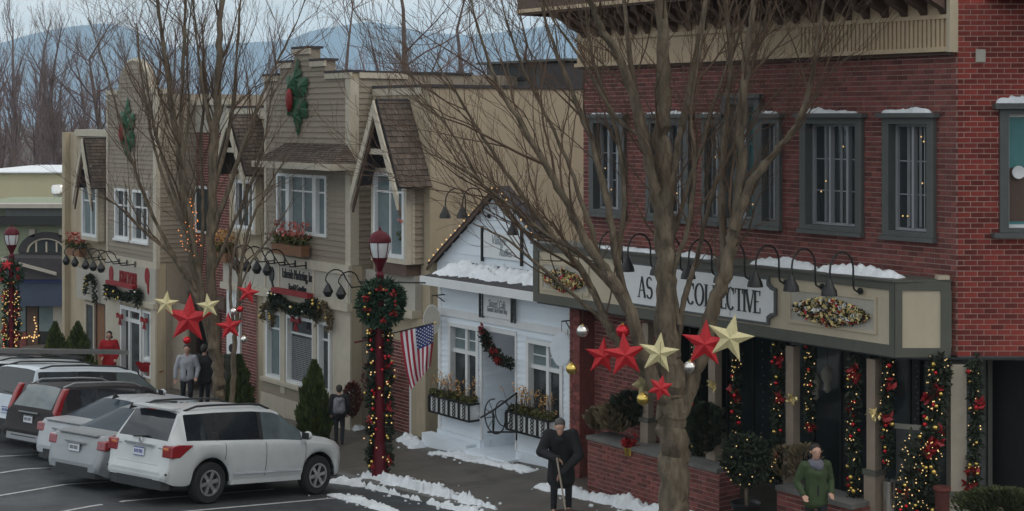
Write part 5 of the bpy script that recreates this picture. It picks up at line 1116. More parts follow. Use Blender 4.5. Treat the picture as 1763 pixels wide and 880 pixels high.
# far-off bare wood as one mass
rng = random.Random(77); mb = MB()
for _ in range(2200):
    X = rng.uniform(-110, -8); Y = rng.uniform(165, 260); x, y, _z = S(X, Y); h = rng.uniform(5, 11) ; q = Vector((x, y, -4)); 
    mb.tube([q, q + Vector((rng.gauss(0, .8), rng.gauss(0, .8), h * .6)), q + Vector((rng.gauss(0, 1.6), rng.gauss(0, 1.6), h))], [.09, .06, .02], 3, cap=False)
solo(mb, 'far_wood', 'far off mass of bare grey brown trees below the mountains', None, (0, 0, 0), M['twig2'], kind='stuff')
# ------------------------------------------------------------------ lamp posts, flag, pots, cedars, small street things
def lamp_post(p0, Hh, label):
    t = thing('lamp_post', label, 'street lamp', p0, 'red street lamps'); a, b, z = p0
    part(MB().lathe([(.19, -.1), (.19, .12), (.16, .16), (.15, .55), (.13, .62), (.12, .75)], p0, 12), 'base', M['redp'], t, True)
    part(MB().lathe([(.115, .75), (.10, 1.6), (.085, Hh - .90), (.095, Hh - .86), (.055, Hh - .80)], p0, 12), 'pole', M['redp'], t, True)
    ln = part(MB().lathe([(.05, Hh - .80), (.075, Hh - .72), (.15, Hh - .56), (.165, Hh - .51), (.05, Hh - .51)], p0, 16), 'lantern_cup', M['redp'], t, True)
    part(MB().lathe([(.15, Hh - .51), (.195, Hh - .36), (.215, Hh - .22), (.21, Hh - .19)], p0, 18), 'globe', glassw, ln, True)
    for k in range(6): u = k * 1.047 + .3; part(MB().tube([(a + r_ * math.cos(u), b + r_ * math.sin(u), z + h) for r_, h in ((.16, Hh - .52), (.205, Hh - .36), (.225, Hh - .2))], .010, 4), 'cage_bar', M['redp'], ln)
    part(MB().lathe([(.215, Hh - .21), (.235, Hh - .195), (.23, Hh - .15), (.19, Hh - .06), (.13, Hh + .0), (.05, Hh + .03), (.025, Hh + .05), (.03, Hh + .07), (.012, Hh + .10), (.0, Hh + .16)], p0, 18), 'cap', M['redp'], t, True)
    return t
glassw = mat('frosted_globe', (.62, .64, .66), .25, .05, 4)
aP, bP, zP = G(654, 822); sP = FPX / (W(aP, bP).y); Hl = (822 - 400) / sP
lp1 = lamp_post((aP, bP, zP), Hl, 'dark red street lamp with white globe, flag and wreath before the tan row')
Vx = Vector(S(1, 0)); Vy = Vector(S(0, 1))           # picture-right and away, in the street frame
def PP(px, py, dy=0.0):                              # a point at the lamp post's depth
    Y = W(aP, bP).y + dy; k = Y / FPX; return Vector(S((px - CX) * k, Y, CAMZ - (py - HY) * k))
part(MB().tube([PP(617, 485), PP(733, 487)], .018, 5), 'banner_arm', M['black'], lp1); part(MB().tube([PP(610, 590), PP(655, 580)], .02, 5), 'lower_arm', M['redp'], lp1)
def wreath(c, r, rr, label, seed, dens=2400):
    t = thing('wreath', label, 'wreath', (c.x, c.y, c.z - r), 'wreaths on the lamp posts'); rng = random.Random(seed); fo = MB()
    ctr = [c + Vx * (r * math.cos(u)) + Vector((0, 0, r * math.sin(u))) - Vy * .10 for u in [i * .0785 for i in range(80)]]
    foliage(fo, ctr, rr, dens, .075, rng, asp=.3); part(fo, 'foliage', wgreen, t, kind='stuff')
    for k in range(6):
        u = -1.5 + k * 1.05 + rng.uniform(-.2, .2); q = c + Vx * (r * math.cos(u)) + Vector((0, 0, r * math.sin(u))) - Vy * (rr + .08); mb = MB()
        for _ in range(14): mb.card(q + Vector((rng.gauss(0, .035), rng.gauss(0, .035), rng.gauss(0, .035))), .048, rng, asp=.55)
        part(mb, 'red_bow', M['red'], t)
    for k in range(8): u = rng.uniform(0, 6.28); mb = MB().ball(c + Vx * (r * math.cos(u)) + Vector((0, 0, r * math.sin(u))) - Vy * (rr + .1), .03, 8); part(mb, 'bauble', M['red' if k % 2 else 'gold'], t, True)
    return t
wgreen = mat('wreath_green', (.028, .062, .034), .75, .3, 10, island=.5)
cW = PP(657, 521); wreath(cW, .31, .235, 'thick green wreath with red bows on the lamp post beside the flag', 5, 4200)
def pole_garland(p0, z0, z1, label, seed, lights):
    a, b, z = p0; rng = random.Random(seed); t = thing('garland', label, 'garland', (a, b, z0), 'garlands wound round the lamp posts'); fo = MB(); n = 60; sides = []
    for sg in (-1, 1): sides.append([Vector((a, b, z0 + (z1 - z0) * i / n)) + Vx * (sg * (.17 + .03 * math.sin(i * .5 + sg))) - Vy * (.03 * math.sin(i * .4)) for i in range(n + 1)])
    pts = sides[0] + sides[1]; foliage(fo, pts, .115, int(560 * (z1 - z0)), .07, rng); part(fo, 'foliage', M['fol'], t, kind='stuff')
    for k in range(44):
        p = rng.choice(pts) - Vy * .11 + Vx * rng.gauss(0, .06); part(MB().ball(p, rng.uniform(.022, .04), 9), 'bauble', M[('gold', 'redball', 'gold')[k % 3]], t, True)
    lb = MB()
    for _ in range(lights): lb.ball(rng.choice(pts) - Vy * .13 + Vx * rng.gauss(0, .07), .016, 5)
    part(lb, 'fairy_light', M['warm'], t, kind='stuff')
    for _ in range(9):
        c = rng.choice(pts) - Vy * .09; mb = MB(); [mb.card(c + Vector((rng.gauss(0, .03), rng.gauss(0, .03), rng.gauss(0, .03))), .05, rng, asp=.5) for _q in range(12)]; part(mb, 'poinsettia', M['red'], t)
    return t
pole_garland((aP, bP, zP), PP(0, 800).z, PP(0, 565).z, 'garland with gold and red balls wound round the red lamp post beside the flag', 6, 26)
# flag
A0, A1 = PP(655, 579, -.1), PP(749, 556, -.45); FL = thing('flag', 'American flag hanging from a slanted pole on the red lamp post', 'flag', tuple(A0))
part(MB().tube([A0, A1], .014, 6), 'flag_pole', M['black'], FL); part(MB().ball(A1, .028, 8), 'finial', M['gold'], FL, True)
stripe_r, stripe_w, cant = mat('flag_red', (.33, .018, .04), .8, .1, 6), mat('flag_white', (.68, .66, .68), .8, .06, 6), mat('flag_blue', (.022, .035, .16), .8, .1, 6)
h0, h1 = A0.lerp(A1, .36), A0.lerp(A1, .97); nu, nv = 39, 30; vs = []; drop = 1.16
def fp(u, v):
    p = h0.lerp(h1, u); sw = Vx * (.24 * v * v * (1 - u) - .05 * v * u + .02 * math.sin(v * 4)) + Vy * (.07 * math.sin(u * 12 + v * 3) * (.25 + v)); return p + sw + Vector((0, 0, -drop * v * (1 - .26 * u) - .015))
for i in range(nu + 1):
    for j in range(nv + 1): vs.append(tuple(fp(i / nu, j / nv)))
mb = MB(); fs, ms = [], []
for i in range(nu):
    for j in range(nv):
        s = 12 - i // 3; m_ = 2 if (s < 7 and j < nv * .42) else (s % 2); fs.append((i * (nv + 1) + j, (i + 1) * (nv + 1) + j, (i + 1) * (nv + 1) + j + 1, i * (nv + 1) + j + 1)); ms.append(m_)
mb.add(vs, fs); mb.m = ms; part(mb, 'cloth', [stripe_r, stripe_w, cant], FL, True)
sb_ = MB()
for r_ in range(9):
    for c_ in range(6 if r_ % 2 == 0 else 5):
        v = .42 * (c_ + (.5 if r_ % 2 == 0 else 1.0)) / 6; u = 1 - (7 / 13) * (r_ + .5) / 9; p = fp(u, v) - Vy * .008; st5 = []
        for k in range(10): rr_ = .020 if k % 2 == 0 else .009; st5.append(tuple(p + Vx * (rr_ * math.sin(k * .6283)) + Vector((0, 0, rr_ * math.cos(k * .6283)))))
        sb_.add(st5, [tuple(range(10))])
part(sb_, 'star', stripe_w, FL, kind='stuff')
# far lamp post at the left edge
YL = 47.0; aL2, bL2, _ = S((20 - CX) / FPX * YL, YL); zL2 = zg(aL2, bL2); lp2 = lamp_post((aL2, bL2, zL2), CAMZ - (393 - HY) / FPX * YL - zL2, 'dark red street lamp with wreath and lit garland at the left edge')
kL = YL / FPX
def PL_(px, py): return Vector(S((px - CX) * kL, YL, CAMZ - (py - HY) * kL))
wreath(PL_(20, 470), .30, .17, 'dark wreath on the lamp post at the left edge', 8, 1200)
pole_garland((aL2, bL2, zL2), PL_(0, 600).z, PL_(0, 500).z, 'glowing garland with warm bulbs wound round the left edge lamp post', 9, 60)
# column garlands of the arcade
def colg(px, y0, y1, b, rad, label, seed, nb=10, lights=24, red=2, dens=560):
    a0, z0 = F(px, y1, b); a1, z1 = F(px, y0, b); m_ = a0 + .04 * math.sin(seed)
    return garland(label, [(a1, b, z1), (m_, b - .03, (z0 + z1) / 2), (a0, b, z0)], rad, seed, dens, .055, ('gold', 'redball', 'gold', 'redball'), nb, .035, int(lights * .45), redcl=red, lr=.010, group='decorated garlands between the arcade columns', lm='warm')
colg(1200, 590, 800, 18.7, .12, 'lit garland just right of the big tree trunk', 31); colg(1268, 590, 760, 18.85, .10, 'lit garland left of the dark shop window behind the topiary', 32, 10, 60, 2)
colg(1338, 580, 830, 18.7, .12, 'wide lit garland beside the column left of the green jacket', 33); colg(1394, 600, 740, 18.85, .09, 'sparse lit garland right of the column above the green jacket', 34, 8, 50, 1)
colg(1472, 612, 868, 18.7, .125, 'red and gold garland left of the second column from the corner', 35, 16, 80, 3); colg(1531, 615, 800, 18.8, .10, 'thin dark garland right of the second column from the corner', 36, 10, 40, 2)
def P23(px, py, Y=22.95): k = Y / FPX; return S((px - CX) * k, Y, CAMZ - (py - HY) * k)
def gar23(pts, rad, label, seed, nb, lights, red, dens=600): return garland(label, [P23(*p) for p in pts], rad, seed, dens, .055, ('gold', 'redball', 'gold'), nb, .034, int(lights * .42), redcl=red, lr=.010, group='decorated garlands between the arcade columns', lm='warm')
gar23([(1618, 622), (1612, 700), (1600, 790), (1590, 890)], .19, 'bushy red and gold garland on the left of the pale corner column', 37, 24, 160, 6, 900); gar23([(1678, 622), (1680, 720), (1676, 860)], .12, 'narrow red and gold garland on the right of the pale corner column', 38, 14, 50, 3)
gar23([(1578, 760), (1570, 820), (1560, 880)], .22, 'low glittering bush of lights left of the pale corner column', 39, 6, 120, 1, 600)
for px, py, nm in ((1365, 686, 'gold ribbon bow on the column above the green jacket'), (1506, 714, 'gold ribbon bow on the second column from the corner'), (1228, 664, 'gold ribbon bow on the column right of the big tree trunk')):
    a, z = F(px, py, bC - .1); t = thing('column_bow', nm, 'bow', (a, bC - .12, z), 'gold bows on the columns'); rng = random.Random(px); mb = MB()
    for _ in range(40): mb.card((a + rng.gauss(0, .05), bC - .13 + rng.gauss(0, .03), z + rng.gauss(0, .045)), .045, rng, asp=.5)
    part(mb, 'ribbon', M['goldl'], t)
# icicle lights hanging inside the arcade
for px, y0, y1, nm in ((1312, 590, 760, 'string of pale bulbs hanging in the shop window behind the topiary'), (1578, 630, 740, 'string of pale bulbs hanging in the arcade left of the corner garland')):
    t = thing('light_string', nm, 'string lights', (*F(px, y0, 19.4)[:1], 19.4, F(px, y1, 19.4)[1])); bl = MB(); rg = random.Random(px)
    cd = MB().tube([(F(px, y0, 19.4)[0], 19.4, F(px, y0, 19.4)[1]), (F(px, y1, 19.4)[0], 19.4, F(px, y1, 19.4)[1])], .005, 3); part(cd, 'cord', M['dark'], t)
    for k in range(13): a, z = F(px + rg.uniform(-3, 3), y0 + (y1 - y0) * k / 12, 19.4); bl.ball((a, 19.4, z), .013, 5)
    part(bl, 'bulb', M['curtain'], t, kind='stuff')
# topiary ball in an urn, with lights
M['box'] = mat('boxwood', (.035, .045, .012), .85, .3, 8, island=.5); M['rust'] = mat('rust_foliage', (.11, .028, .022), .8, .3, 8, island=.4)
def topiary():
    a, b, _ = at_b(1285, 17.75, 850); z0 = zg(a, b); t = thing('topiary', 'clipped round topiary with tiny lights in a dark urn before the brick planter', 'plant', (a, b, z0)); rng = random.Random(3)
    part(MB().lathe([(.15, 0), (.17, .04), (.07, .1), (.06, .2), (.16, .3), (.24, .5), (.27, .56), (.24, .57), (.2, .52), (0, .52)], (a, b, z0), 16), 'urn', M['black'], t, True); part(MB().tube([(a, b, z0 + .5), (a, b, z0 + .8)], .03, 6), 'stem', M['bark'], t)
    zc = F(1285, 790, b)[1]; fo = MB(); lb = MB()
    for _ in range(2600):
        v = Vector((rng.gauss(0, 1), rng.gauss(0, 1), rng.gauss(0, 1))).normalized(); r_ = .40 * (.55 + .45 * rng.random() ** .4) * (1 + .30 * noise.noise(v * 3.1)); fo.card(Vector((a, b, zc)) + v * r_, .045, rng, d=tuple(v + Vector((rng.gauss(0, .5), rng.gauss(0, .5), rng.gauss(0, .5)))))
    for _ in range(26): v = Vector((rng.gauss(0, 1), rng.gauss(0, 1), rng.gauss(0, 1))).normalized(); lb.ball(Vector((a, b, zc)) + v * .42, .011, 5)
    part(fo, 'foliage', M['fol'], t, kind='stuff'); part(lb, 'fairy_light', M['warm'], t, kind='stuff')
topiary()
def bush(px, py, b, w_, h, label, seed, fm='ced', cat='shrub', n=1500, size=.06, group=None, cone=False):
    a, z = F(px, py, b); z0 = max(z, zg(a, b) - .05) if py > 0 else zg(a, b); t = thing('cedar' if cone else 'shrub', label, cat, (a, b, z0), group); rng = random.Random(seed); fo = MB()
    part(MB().tube([(a, b, z0), (a, b, z0 + h * .5)], .04, 6), 'stem', M['bark'], t)
    for _ in range(n):
        u = rng.random() ** (1.25 if cone else .8); q = rng.uniform(0, 6.283)
        r_ = (w_ * (1.0 - u ** 2.3) * (.75 + .3 * min(1, u * 6)) if cone else w_ * math.sqrt(max(.05, 1 - (2 * u - 1) ** 2))) * (.5 + .5 * rng.random() ** .4) * (1 + .13 * math.sin(q * 5 + u * 20 + seed) + .42 * noise.noise(Vector((math.cos(q) * 2.2, math.sin(q) * 2.2, u * h * 3.5 + seed * 9))))
        fo.card((a + r_ * math.cos(q), b + r_ * math.sin(q), z0 + .05 + u * h), size * rng.uniform(.7, 1.4), rng, asp=.38, d=(.5 * math.cos(q), .5 * math.sin(q), 1.0 if cone else .5))
    part(fo, 'foliage', M[fm], t, kind='stuff'); return t
def cedar(px, ytop, ybase_b, w_, label, seed, b):
    a = F(px, 650, b)[0]; z0 = zg(a, b); zt2 = F(px, ytop, b)[1]; return bush(px, -1, b, w_, zt2 - z0, label, seed, 'ced', 'shrub', 3600, .095, 'cone shaped cedars', True)
cedar(541, 628, 0, .37, 'tall narrow cone shaped cedar between the white car and the office window', 4, 17.6); cedar(412, 618, 0, .36, 'narrow cedar beside the left tree trunk', 5, 17.4)
cedar(95, 560, 0, .42, 'low dark cedar by the blue storefront', 6, 17.2); cedar(134, 560, 0, .5, 'low bushy cedar beside the first tan bay', 7, 17.4)
bush(1722, 900, 17.6, .55, .40, 'low green boxwood in front of the dim corner entrance', 8, 'box', n=3200, size=.035)
bush(1062, 745, 18.55, .32, .5, 'dry tan grass clump on the brick planter wall', 9, 'dry', 'plant', 900, .08); bush(1030, 742, 18.55, .25, .36, 'dry tan grass clump at the left end of the brick planter', 10, 'dry', 'plant', 600, .08); bush(1085, 735, 18.7, .35, .6, 'dark evergreen shrub on the brick planter left of the tree trunk', 11, 'fol', n=1100)
bush(1215, 780, 18.5, .3, .8, 'dark evergreen shrub with lights right of the big tree trunk', 12, 'fol', n=1200); bush(1385, 828, 18.6, .3, .55, 'gold leaved plant on the right brick planter', 13, 'dry', 'plant', 420, .045); bush(1350, 826, 18.6, .25, .5, 'gold leaved plant at the left end of the right brick planter', 14, 'dry', 'plant', 360, .045)
bush(650, 690, 19.0, .32, 1.0, 'dark red leaved shrub behind the lamp post', 15, 'rust', n=700); bush(606, 720, 18.9, .22, .8, 'dark red leaved shrub beside the walking child', 16, 'rust', n=600)
t = thing('poinsettia_pot', 'red poinsettia on the planter ledge left of the big tree trunk', 'plant', (*at_b(1083, 18.3, 770)[:2], F(1083, 772, 18.3)[1])); rng = random.Random(1); mb = MB(); c = Vector((F(1083, 765, 18.3)[0], 18.3, F(1083, 765, 18.3)[1]))
for _ in range(60): mb.card(c + Vector((rng.gauss(0, .07), rng.gauss(0, .07), rng.gauss(0, .06))), .07, rng, asp=.5)
part(mb, 'flower', M['red'], t); part(MB().lathe([(.08, -.2), (.11, -.05), (.1, -.05)], tuple(c), 10), 'pot', M['gold'], t, True)
# bin, board, pots at the corner
a, b, z = S(*[(1531 - CX) / FPX * 23.4, 23.4])[0], S((1531 - CX) / FPX * 23.4, 23.4)[1], 0
zb_2 = CAMZ - (862 - HY) / FPX * 23.4; t = thing('metal_bin', 'small silver metal bin behind the second column from the corner', 'bin', (a, b, zb_2)); part(MB().lathe([(.09, -.35), (.10, .28), (.09, .28), (.085, -.3)], (a, b, zb_2), 14), 'drum', M['silver'], t, True); part(MB().lathe([(.105, .28), (.105, .31), (.03, .35), (0, .35)], (a, b, zb_2), 14), 'lid', M['silver'], t, True)
a, b = S((1572 - CX) / FPX * 23.6, 23.6)[:2]; zc_ = CAMZ - (775 - HY) / FPX * 23.6; t = thing('chalk_board', 'grey framed board leaning inside the arcade left of the corner garland', 'board', (a, b, zc_ - .5)); part(MB((a, b, zc_), .5).box(-.26, .26, 0, .03, -.55, .38), 'board', M['greytrim'], t); part(MB((a, b, zc_), .5).box(-.29, .29, -.015, -.002, .32, .40), 'rail', M['panel'], t)
a, b = S((1622 - CX) / FPX * 22.7, 22.7)[:2]; zc_ = CAMZ - (845 - HY) / FPX * 22.7; t = thing('red_planter', 'dull red pot beside the pale corner column', 'pot', (a, b, zc_ - .6)); part(MB().lathe([(.09, -.6), (.11, 0), (.13, .02), (.13, .06), (.1, .06), (0, .03)], (a, b, zc_), 12), 'pot', M['rust'], t, True)
# wheelbarrow with a white load, by the first tan tower
wa, wb, wz_ = G(264, 668); WB = thing('wheelbarrow', 'red wheelbarrow loaded with white bags beside the tan shop door', 'wheelbarrow', (wa, wb, wz_)); o = (wa, wb, wz_)
tubm = MB(o, .3); tp = [(-.5, -.3, .78), (.5, -.3, .84), (.5, .3, .84), (-.5, .3, .78), (-.34, -.2, .5), (.36, -.2, .5), (.36, .2, .5), (-.34, .2, .5)]; tubm.add(tp, [(4, 7, 6, 5), (0, 1, 5, 4), (1, 2, 6, 5), (2, 3, 7, 6), (3, 0, 4, 7)]); part(tubm, 'tub', M['red'], WB)
part(MB(o, .3).lathe([(.0, -.05), (.19, -.05), (.2, 0), (.19, .05), (0, .05)], (-.42, 0, .2), 14, axis='y'), 'wheel', M['dark'], WB, True)
for sg in (-1, 1): part(MB(o, .3).tube([(-.42, sg * .08, .2), (.0, sg * .2, .46), (.75, sg * .27, .62)], .022, 5), 'handle', M['wood'], WB); part(MB(o, .3).tube([(.15, sg * .2, .5), (.3, sg * .22, 0)], .02, 5), 'leg', M['black'], WB)
for k, (x, y) in enumerate(((-.2, .0), (.12, .08), (.3, -.08))): part(MB(o, .3).ball((x, y, .84), .2, 10, sq=(1.1, .8, .6)), 'white_bag', M['wtrim'], WB, True)

# white lanterns hanging behind the shop glass
for px, py, nm in ((1404, 668, 'left one of two white lanterns hanging in the arcade above the green jacket'), (1424, 655, 'right one of two white lanterns hanging in the arcade above the green jacket')):
    a, z = F(px, py, 20.5); t = thing('hanging_lantern', nm, 'lantern', (a, 20.5, z - .2), 'white lanterns in the arcade'); part(MB().lathe([(.02, -.22), (.07, -.16), (.05, -.05), (.10, .04), (.11, .14), (.06, .22), (.02, .28)], (a, 20.5, z), 10), 'shade', M['panel'], t, True); part(MB().tube([(a, 20.5, z + .27), (a, 20.5, z3 - .06)], .008, 4), 'cord', M['dark'], t)
# ------------------------------------------------------------------ bare trees
def grow(tw, p, d, ln, r, lev, rng, up=.25, wob=.16, kids=(7, 5), seg=4, spread=.6, sides=3, minr=.0045):
    pts, rs = [p], [r]; q = p.copy(); dd = d.normalized()
    for i in range(seg):
        dd = (dd + Vector((rng.gauss(0, wob), rng.gauss(0, wob), rng.gauss(0, wob) + up * .35))).normalized(); q = q + dd * (ln / seg); pts.append(q.copy()); rs.append(max(minr, r * (1 - .8 * (i + 1) / seg)))
    tw.tube(pts, rs, sides if lev < 2 else 3, cap=False)
    if lev >= len(kids): return
    for k in range(kids[lev]):
        t = .2 + .75 * (k + rng.random()) / kids[lev]; x = t * seg; i = min(int(x), seg - 1); c = pts[i].lerp(pts[i + 1], x - i); base = (pts[i + 1] - pts[i]).normalized()
        side = Vector((rng.gauss(0, 1), rng.gauss(0, 1), rng.gauss(0, .6))); side = (side - base * side.dot(base)).normalized(); nd = (base + side * spread * rng.uniform(.6, 1.3) + Vector((0, 0, up * .5))).normalized()
        grow(tw, c, nd, ln * rng.uniform(.38, .7) * (1 - .35 * t), max(minr, rs[i] * .55), lev + 1, rng, up, wob, kids, max(2, seg - 1), spread, sides, minr)
def limb_tree(name, label, base_px, limbs, Y0, kids, seed, bark='bark', twig='twig', dens=5.0, base=None, group=None, side_r=.45, ln=(.9, 2.4), out=0.0, fat=1.0):
    rng = random.Random(seed); tr, tw = MB(), MB()
    def pt(px, py, dy): k = (Y0 + dy) / FPX; return Vector(S((px - CX) * k, Y0 + dy, CAMZ - (py - HY) * k))
    for li, (dy0, dy1, pl) in enumerate(limbs):
        n = len(pl); P = [pt(x, y, dy0 + (dy1 - dy0) * (i / max(1, n - 1)) ** 1.2) for i, (x, y, r) in enumerate(pl)]; Rr = [r for _, _, r in pl]; Q, QR = [], []
        for i in range(n - 1):                       # smooth the limb
            p0, p1, p2, p3 = P[max(i - 1, 0)], P[i], P[i + 1], P[min(i + 2, n - 1)]
            for s in range(6):
                t = s / 6; v = .5 * ((2 * p1) + (p2 - p0) * t + (2 * p0 - 5 * p1 + 4 * p2 - p3) * t * t + (3 * p1 - p0 - 3 * p2 + p3) * t ** 3); jit = Rr[i] * .16
                Q.append(v + Vector((rng.gauss(0, jit), rng.gauss(0, jit), 0)) * (0 if i + s == 0 else 1)); QR.append((Rr[i] + (Rr[i + 1] - Rr[i]) * t) * rng.uniform(.97, 1.04))
        Q.append(P[-1]); QR.append(Rr[-1]); tr.tube(Q, QR, 18 if Rr[0] > .15 else 9)
        if li == 0: Q0, R0 = Q, QR
        if li == 0 and base: continue
        L_ = sum((Q[i + 1] - Q[i]).length for i in range(len(Q) - 1)); k = int(L_ * dens)
        for _ in range(k):
            t = rng.uniform(.22, 1) ** .85 * (len(Q) - 1); i = min(int(t), len(Q) - 2); c = Q[i].lerp(Q[i + 1], t - i); bd = (Q[i + 1] - Q[i]).normalized()
            sd_ = Vector((rng.gauss(0, 1), rng.gauss(0, 1), rng.gauss(0, .5))); sd_ = (sd_ - bd * sd_.dot(bd)).normalized(); hx = Vector((c.x - base_px[0], c.y - base_px[1], 0)); lean = hx * (out / max(.8, hx.length))
            grow(tw, c, bd + sd_ * rng.uniform(.2, .95) + Vector((0, 0, .22)) + lean, rng.uniform(*ln), min(QR[i] * side_r, rng.choice((.012, .02, .03))), 0, rng, .25, .15, kids, 6, .6, 4, .0032)
    nv_ = noise.noise_vector
    for i, v in enumerate(tr.v):
        q = Vector(v); q += nv_(q * Vector((4, 4, 2.2))) * .022 * fat + nv_(q * Vector((13, 13, 6))) * .011 * fat; tr.v[i] = tuple(q)
    for _ in range(int(14 * fat)):
        i = rng.randrange(len(Q0) - 1); c = Q0[i].lerp(Q0[i + 1], rng.random()); u = rng.uniform(0, 6.28); rr = R0[i]; tr.ball(c + Vector((math.cos(u), math.sin(u), 0)) * rr * .92, rr * rng.uniform(.14, .3), 8, sq=(.8, .8, 1.3))
    t = thing(name, label, 'tree', base_px, group); part(tr, 'trunk', M[bark], t, True); part(tw, 'crown', M[twig], t); return t
YB = 24.2
def r_(m): return m
big = [
 (0, 0, [(1163, 985, .34), (1162, 930, .31), (1161, 860, .285), (1160, 780, .27), (1158, 720, .28), (1153, 670, .26), (1149, 600, .215)]),
 (0, .2, [(1150, 640, .22), (1148, 560, .205), (1146, 470, .20), (1144, 390, .19), (1141, 300, .17), (1140, 200, .15), (1142, 100, .12), (1138, 0, .10), (1136, -140, .06)]),
 (0, -.5, [(1165, 720, .18), (1190, 660, .165), (1212, 590, .15), (1236, 510, .135), (1256, 440, .125), (1266, 380, .12), (1274, 290, .10), (1277, 200, .09), (1284, 110, .075), (1294, 30, .06), (1305, -80, .04)]),
 (-.3, -1.2, [(1264, 395, .10), (1290, 325, .085), (1325, 275, .07), (1358, 235, .06), (1382, 190, .048), (1398, 130, .035), (1408, 60, .026), (1425, -40, .015)]),
 (-.1, .6, [(1238, 500, .085), (1246, 450, .08), (1243, 370, .07), (1244, 280, .062), (1252, 190, .055), (1258, 90, .045), (1250, 0, .035), (1246, -80, .02)]),
 (0, .9, [(1166, 640, .065), (1168, 575, .062), (1178, 515, .06), (1194, 464, .055), (1214, 382, .048), (1243, 280, .04), (1275, 170, .03), (1310, 60, .02), (1335, -20, .012)]),
 (0, -.6, [(1146, 440, .12), (1132, 350, .11), (1118, 280, .10), (1094, 178, .092), (1068, 102, .08), (1040, 57, .065), (1012, -10, .05), (990, -80, .03)]),
 (0, .8, [(1130, 330, .075), (1105, 210, .065), (1086, 110, .055), (1076, 20, .045), (1070, -70, .03)]),
 (0, .4, [(1148, 360, .085), (1166, 260, .075), (1182, 180, .065), (1200, 80, .05), (1216, 0, .04), (1230, -70, .02)]),
 (.1, 1.4, [(1152, 430, .05), (1182, 330, .045), (1212, 240, .04), (1235, 160, .032), (1268, 70, .024), (1300, -20, .015)]),
 (-.1, -.9, [(1150, 690, .16), (1118, 645, .14), (1100, 590, .125), (1072, 515, .115), (1045, 468, .10), (1011, 420, .088), (984, 365, .075), (950, 300, .062), (905, 225, .048), (858, 145, .034), (826, 60, .024), (805, -30, .012)]),
 (-.1, .5, [(1135, 665, .10), (1096, 632, .09), (1062, 590, .085), (1044, 555, .078), (1020, 498, .07), (992, 455, .062), (958, 415, .055), (900, 338, .045), (842, 252, .034), (792, 172, .024), (742, 90, .012)]),
 (0, -1.3, [(1072, 515, .06), (1002, 440, .05), (930, 396, .042), (862, 342, .032), (800, 292, .022), (735, 262, .010)]),
 (-.1, .7, [(1090, 560, .09), (1064, 460, .08), (1047, 360, .07), (1022, 255, .058), (988, 165, .045), (955, 85, .034), (930, 0, .022), (915, -60, .012)]),
 (0, 1.2, [(1062, 455, .055), (1075, 350, .06), (1066, 250, .05), (1042, 170, .04), (1020, 95, .03), (1008, 20, .018)]),
 (0, -.9, [(1046, 560, .04), (985, 505, .035), (925, 455, .03), (872, 412, .022), (815, 385, .012)]),
 (0, .9, [(1030, 440, .05), (1000, 340, .045), (960, 240, .036), (915, 150, .028), (880, 60, .018), (860, -10, .01)]),
 (0, -.4, [(960, 415, .035), (905, 400, .03), (840, 330, .024), (775, 225, .018), (720, 160, .01)]),
 (0, .3, [(1110, 240, .04), (1060, 200, .034), (1000, 100, .026), (950, 30, .018), (925, -40, .01)]),
 (0, -.7, [(1170, 560, .05), (1160, 480, .05), (1182, 400, .045), (1196, 300, .04), (1190, 200, .03), (1206, 90, .02), (1220, -20, .012)]),
]
aB, bB, _q = S((1161 - CX) / FPX * YB, YB)
limb_tree('street_tree', 'big bare street tree hung with stars in front of the brick building', (aB, bB, zg(aB, bB)), [(d0, d1, [(x, y, r * (.86 if li == 0 else .84)) for x, y, r in pl]) for li, (d0, d1, pl) in enumerate(big)], YB, (4, 3), 101, dens=3.0, base=True, ln=(.8, 3.0), out=.22, side_r=.5)
Y2 = 37.0
t2 = [
 (0, 0, [(377, 752, .20), (377, 690, .175), (373, 630, .165), (367, 570, .165), (364, 520, .15)]),
 (0, 0, [(366, 560, .15), (363, 450, .145), (366, 340, .135), (370, 240, .125), (375, 150, .11), (378, 60, .09), (384, -60, .06)]),
 (0, .5, [(366, 590, .12), (345, 520, .11), (330, 440, .105), (318, 360, .10), (308, 270, .09), (296, 190, .08), (286, 110, .065), (276, 40, .05), (268, -40, .03)]),
 (0, -.8, [(355, 540, .08), (338, 440, .075), (322, 330, .07), (312, 230, .062), (314, 120, .05), (320, 0, .035)]),
 (0, .9, [(350, 530, .07), (312, 465, .062), (270, 385, .055), (236, 305, .045), (212, 225, .035), (182, 120, .024), (152, 30, .012)]),
 (0, -1, [(340, 500, .06), (296, 440, .05), (250, 400, .04), (212, 362, .03), (180, 340, .015)]),
 (0, 1.2, [(330, 420, .06), (290, 330, .05), (262, 240, .04), (245, 140, .03), (235, 40, .018)]),
 (0, -.6, [(366, 400, .085), (392, 330, .075), (415, 262, .062), (442, 188, .048), (474, 115, .034), (505, 50, .02), (530, -10, .01)]),
 (0, .7, [(368, 330, .07), (392, 240, .06), (404, 150, .05), (410, 60, .036), (418, -40, .02)]),
 (0, -.3, [(372, 260, .06), (352, 170, .05), (340, 80, .036), (330, -20, .02)]),
 (0, .5, [(345, 470, .06), (350, 360, .055), (345, 260, .046), (352, 150, .034), (348, 40, .02)]),
 (0, -1.1, [(366, 470, .055), (395, 400, .048), (430, 320, .04), (455, 240, .03), (470, 150, .02)]),
 (0, -.8, [(318, 380, .055), (285, 290, .045), (262, 200, .034), (248, 100, .02)]),
 (0, .6, [(310, 300, .045), (325, 200, .038), (322, 100, .028), (330, 0, .014)]),
]
a2, b2, _q = S((377 - CX) / FPX * Y2, Y2)
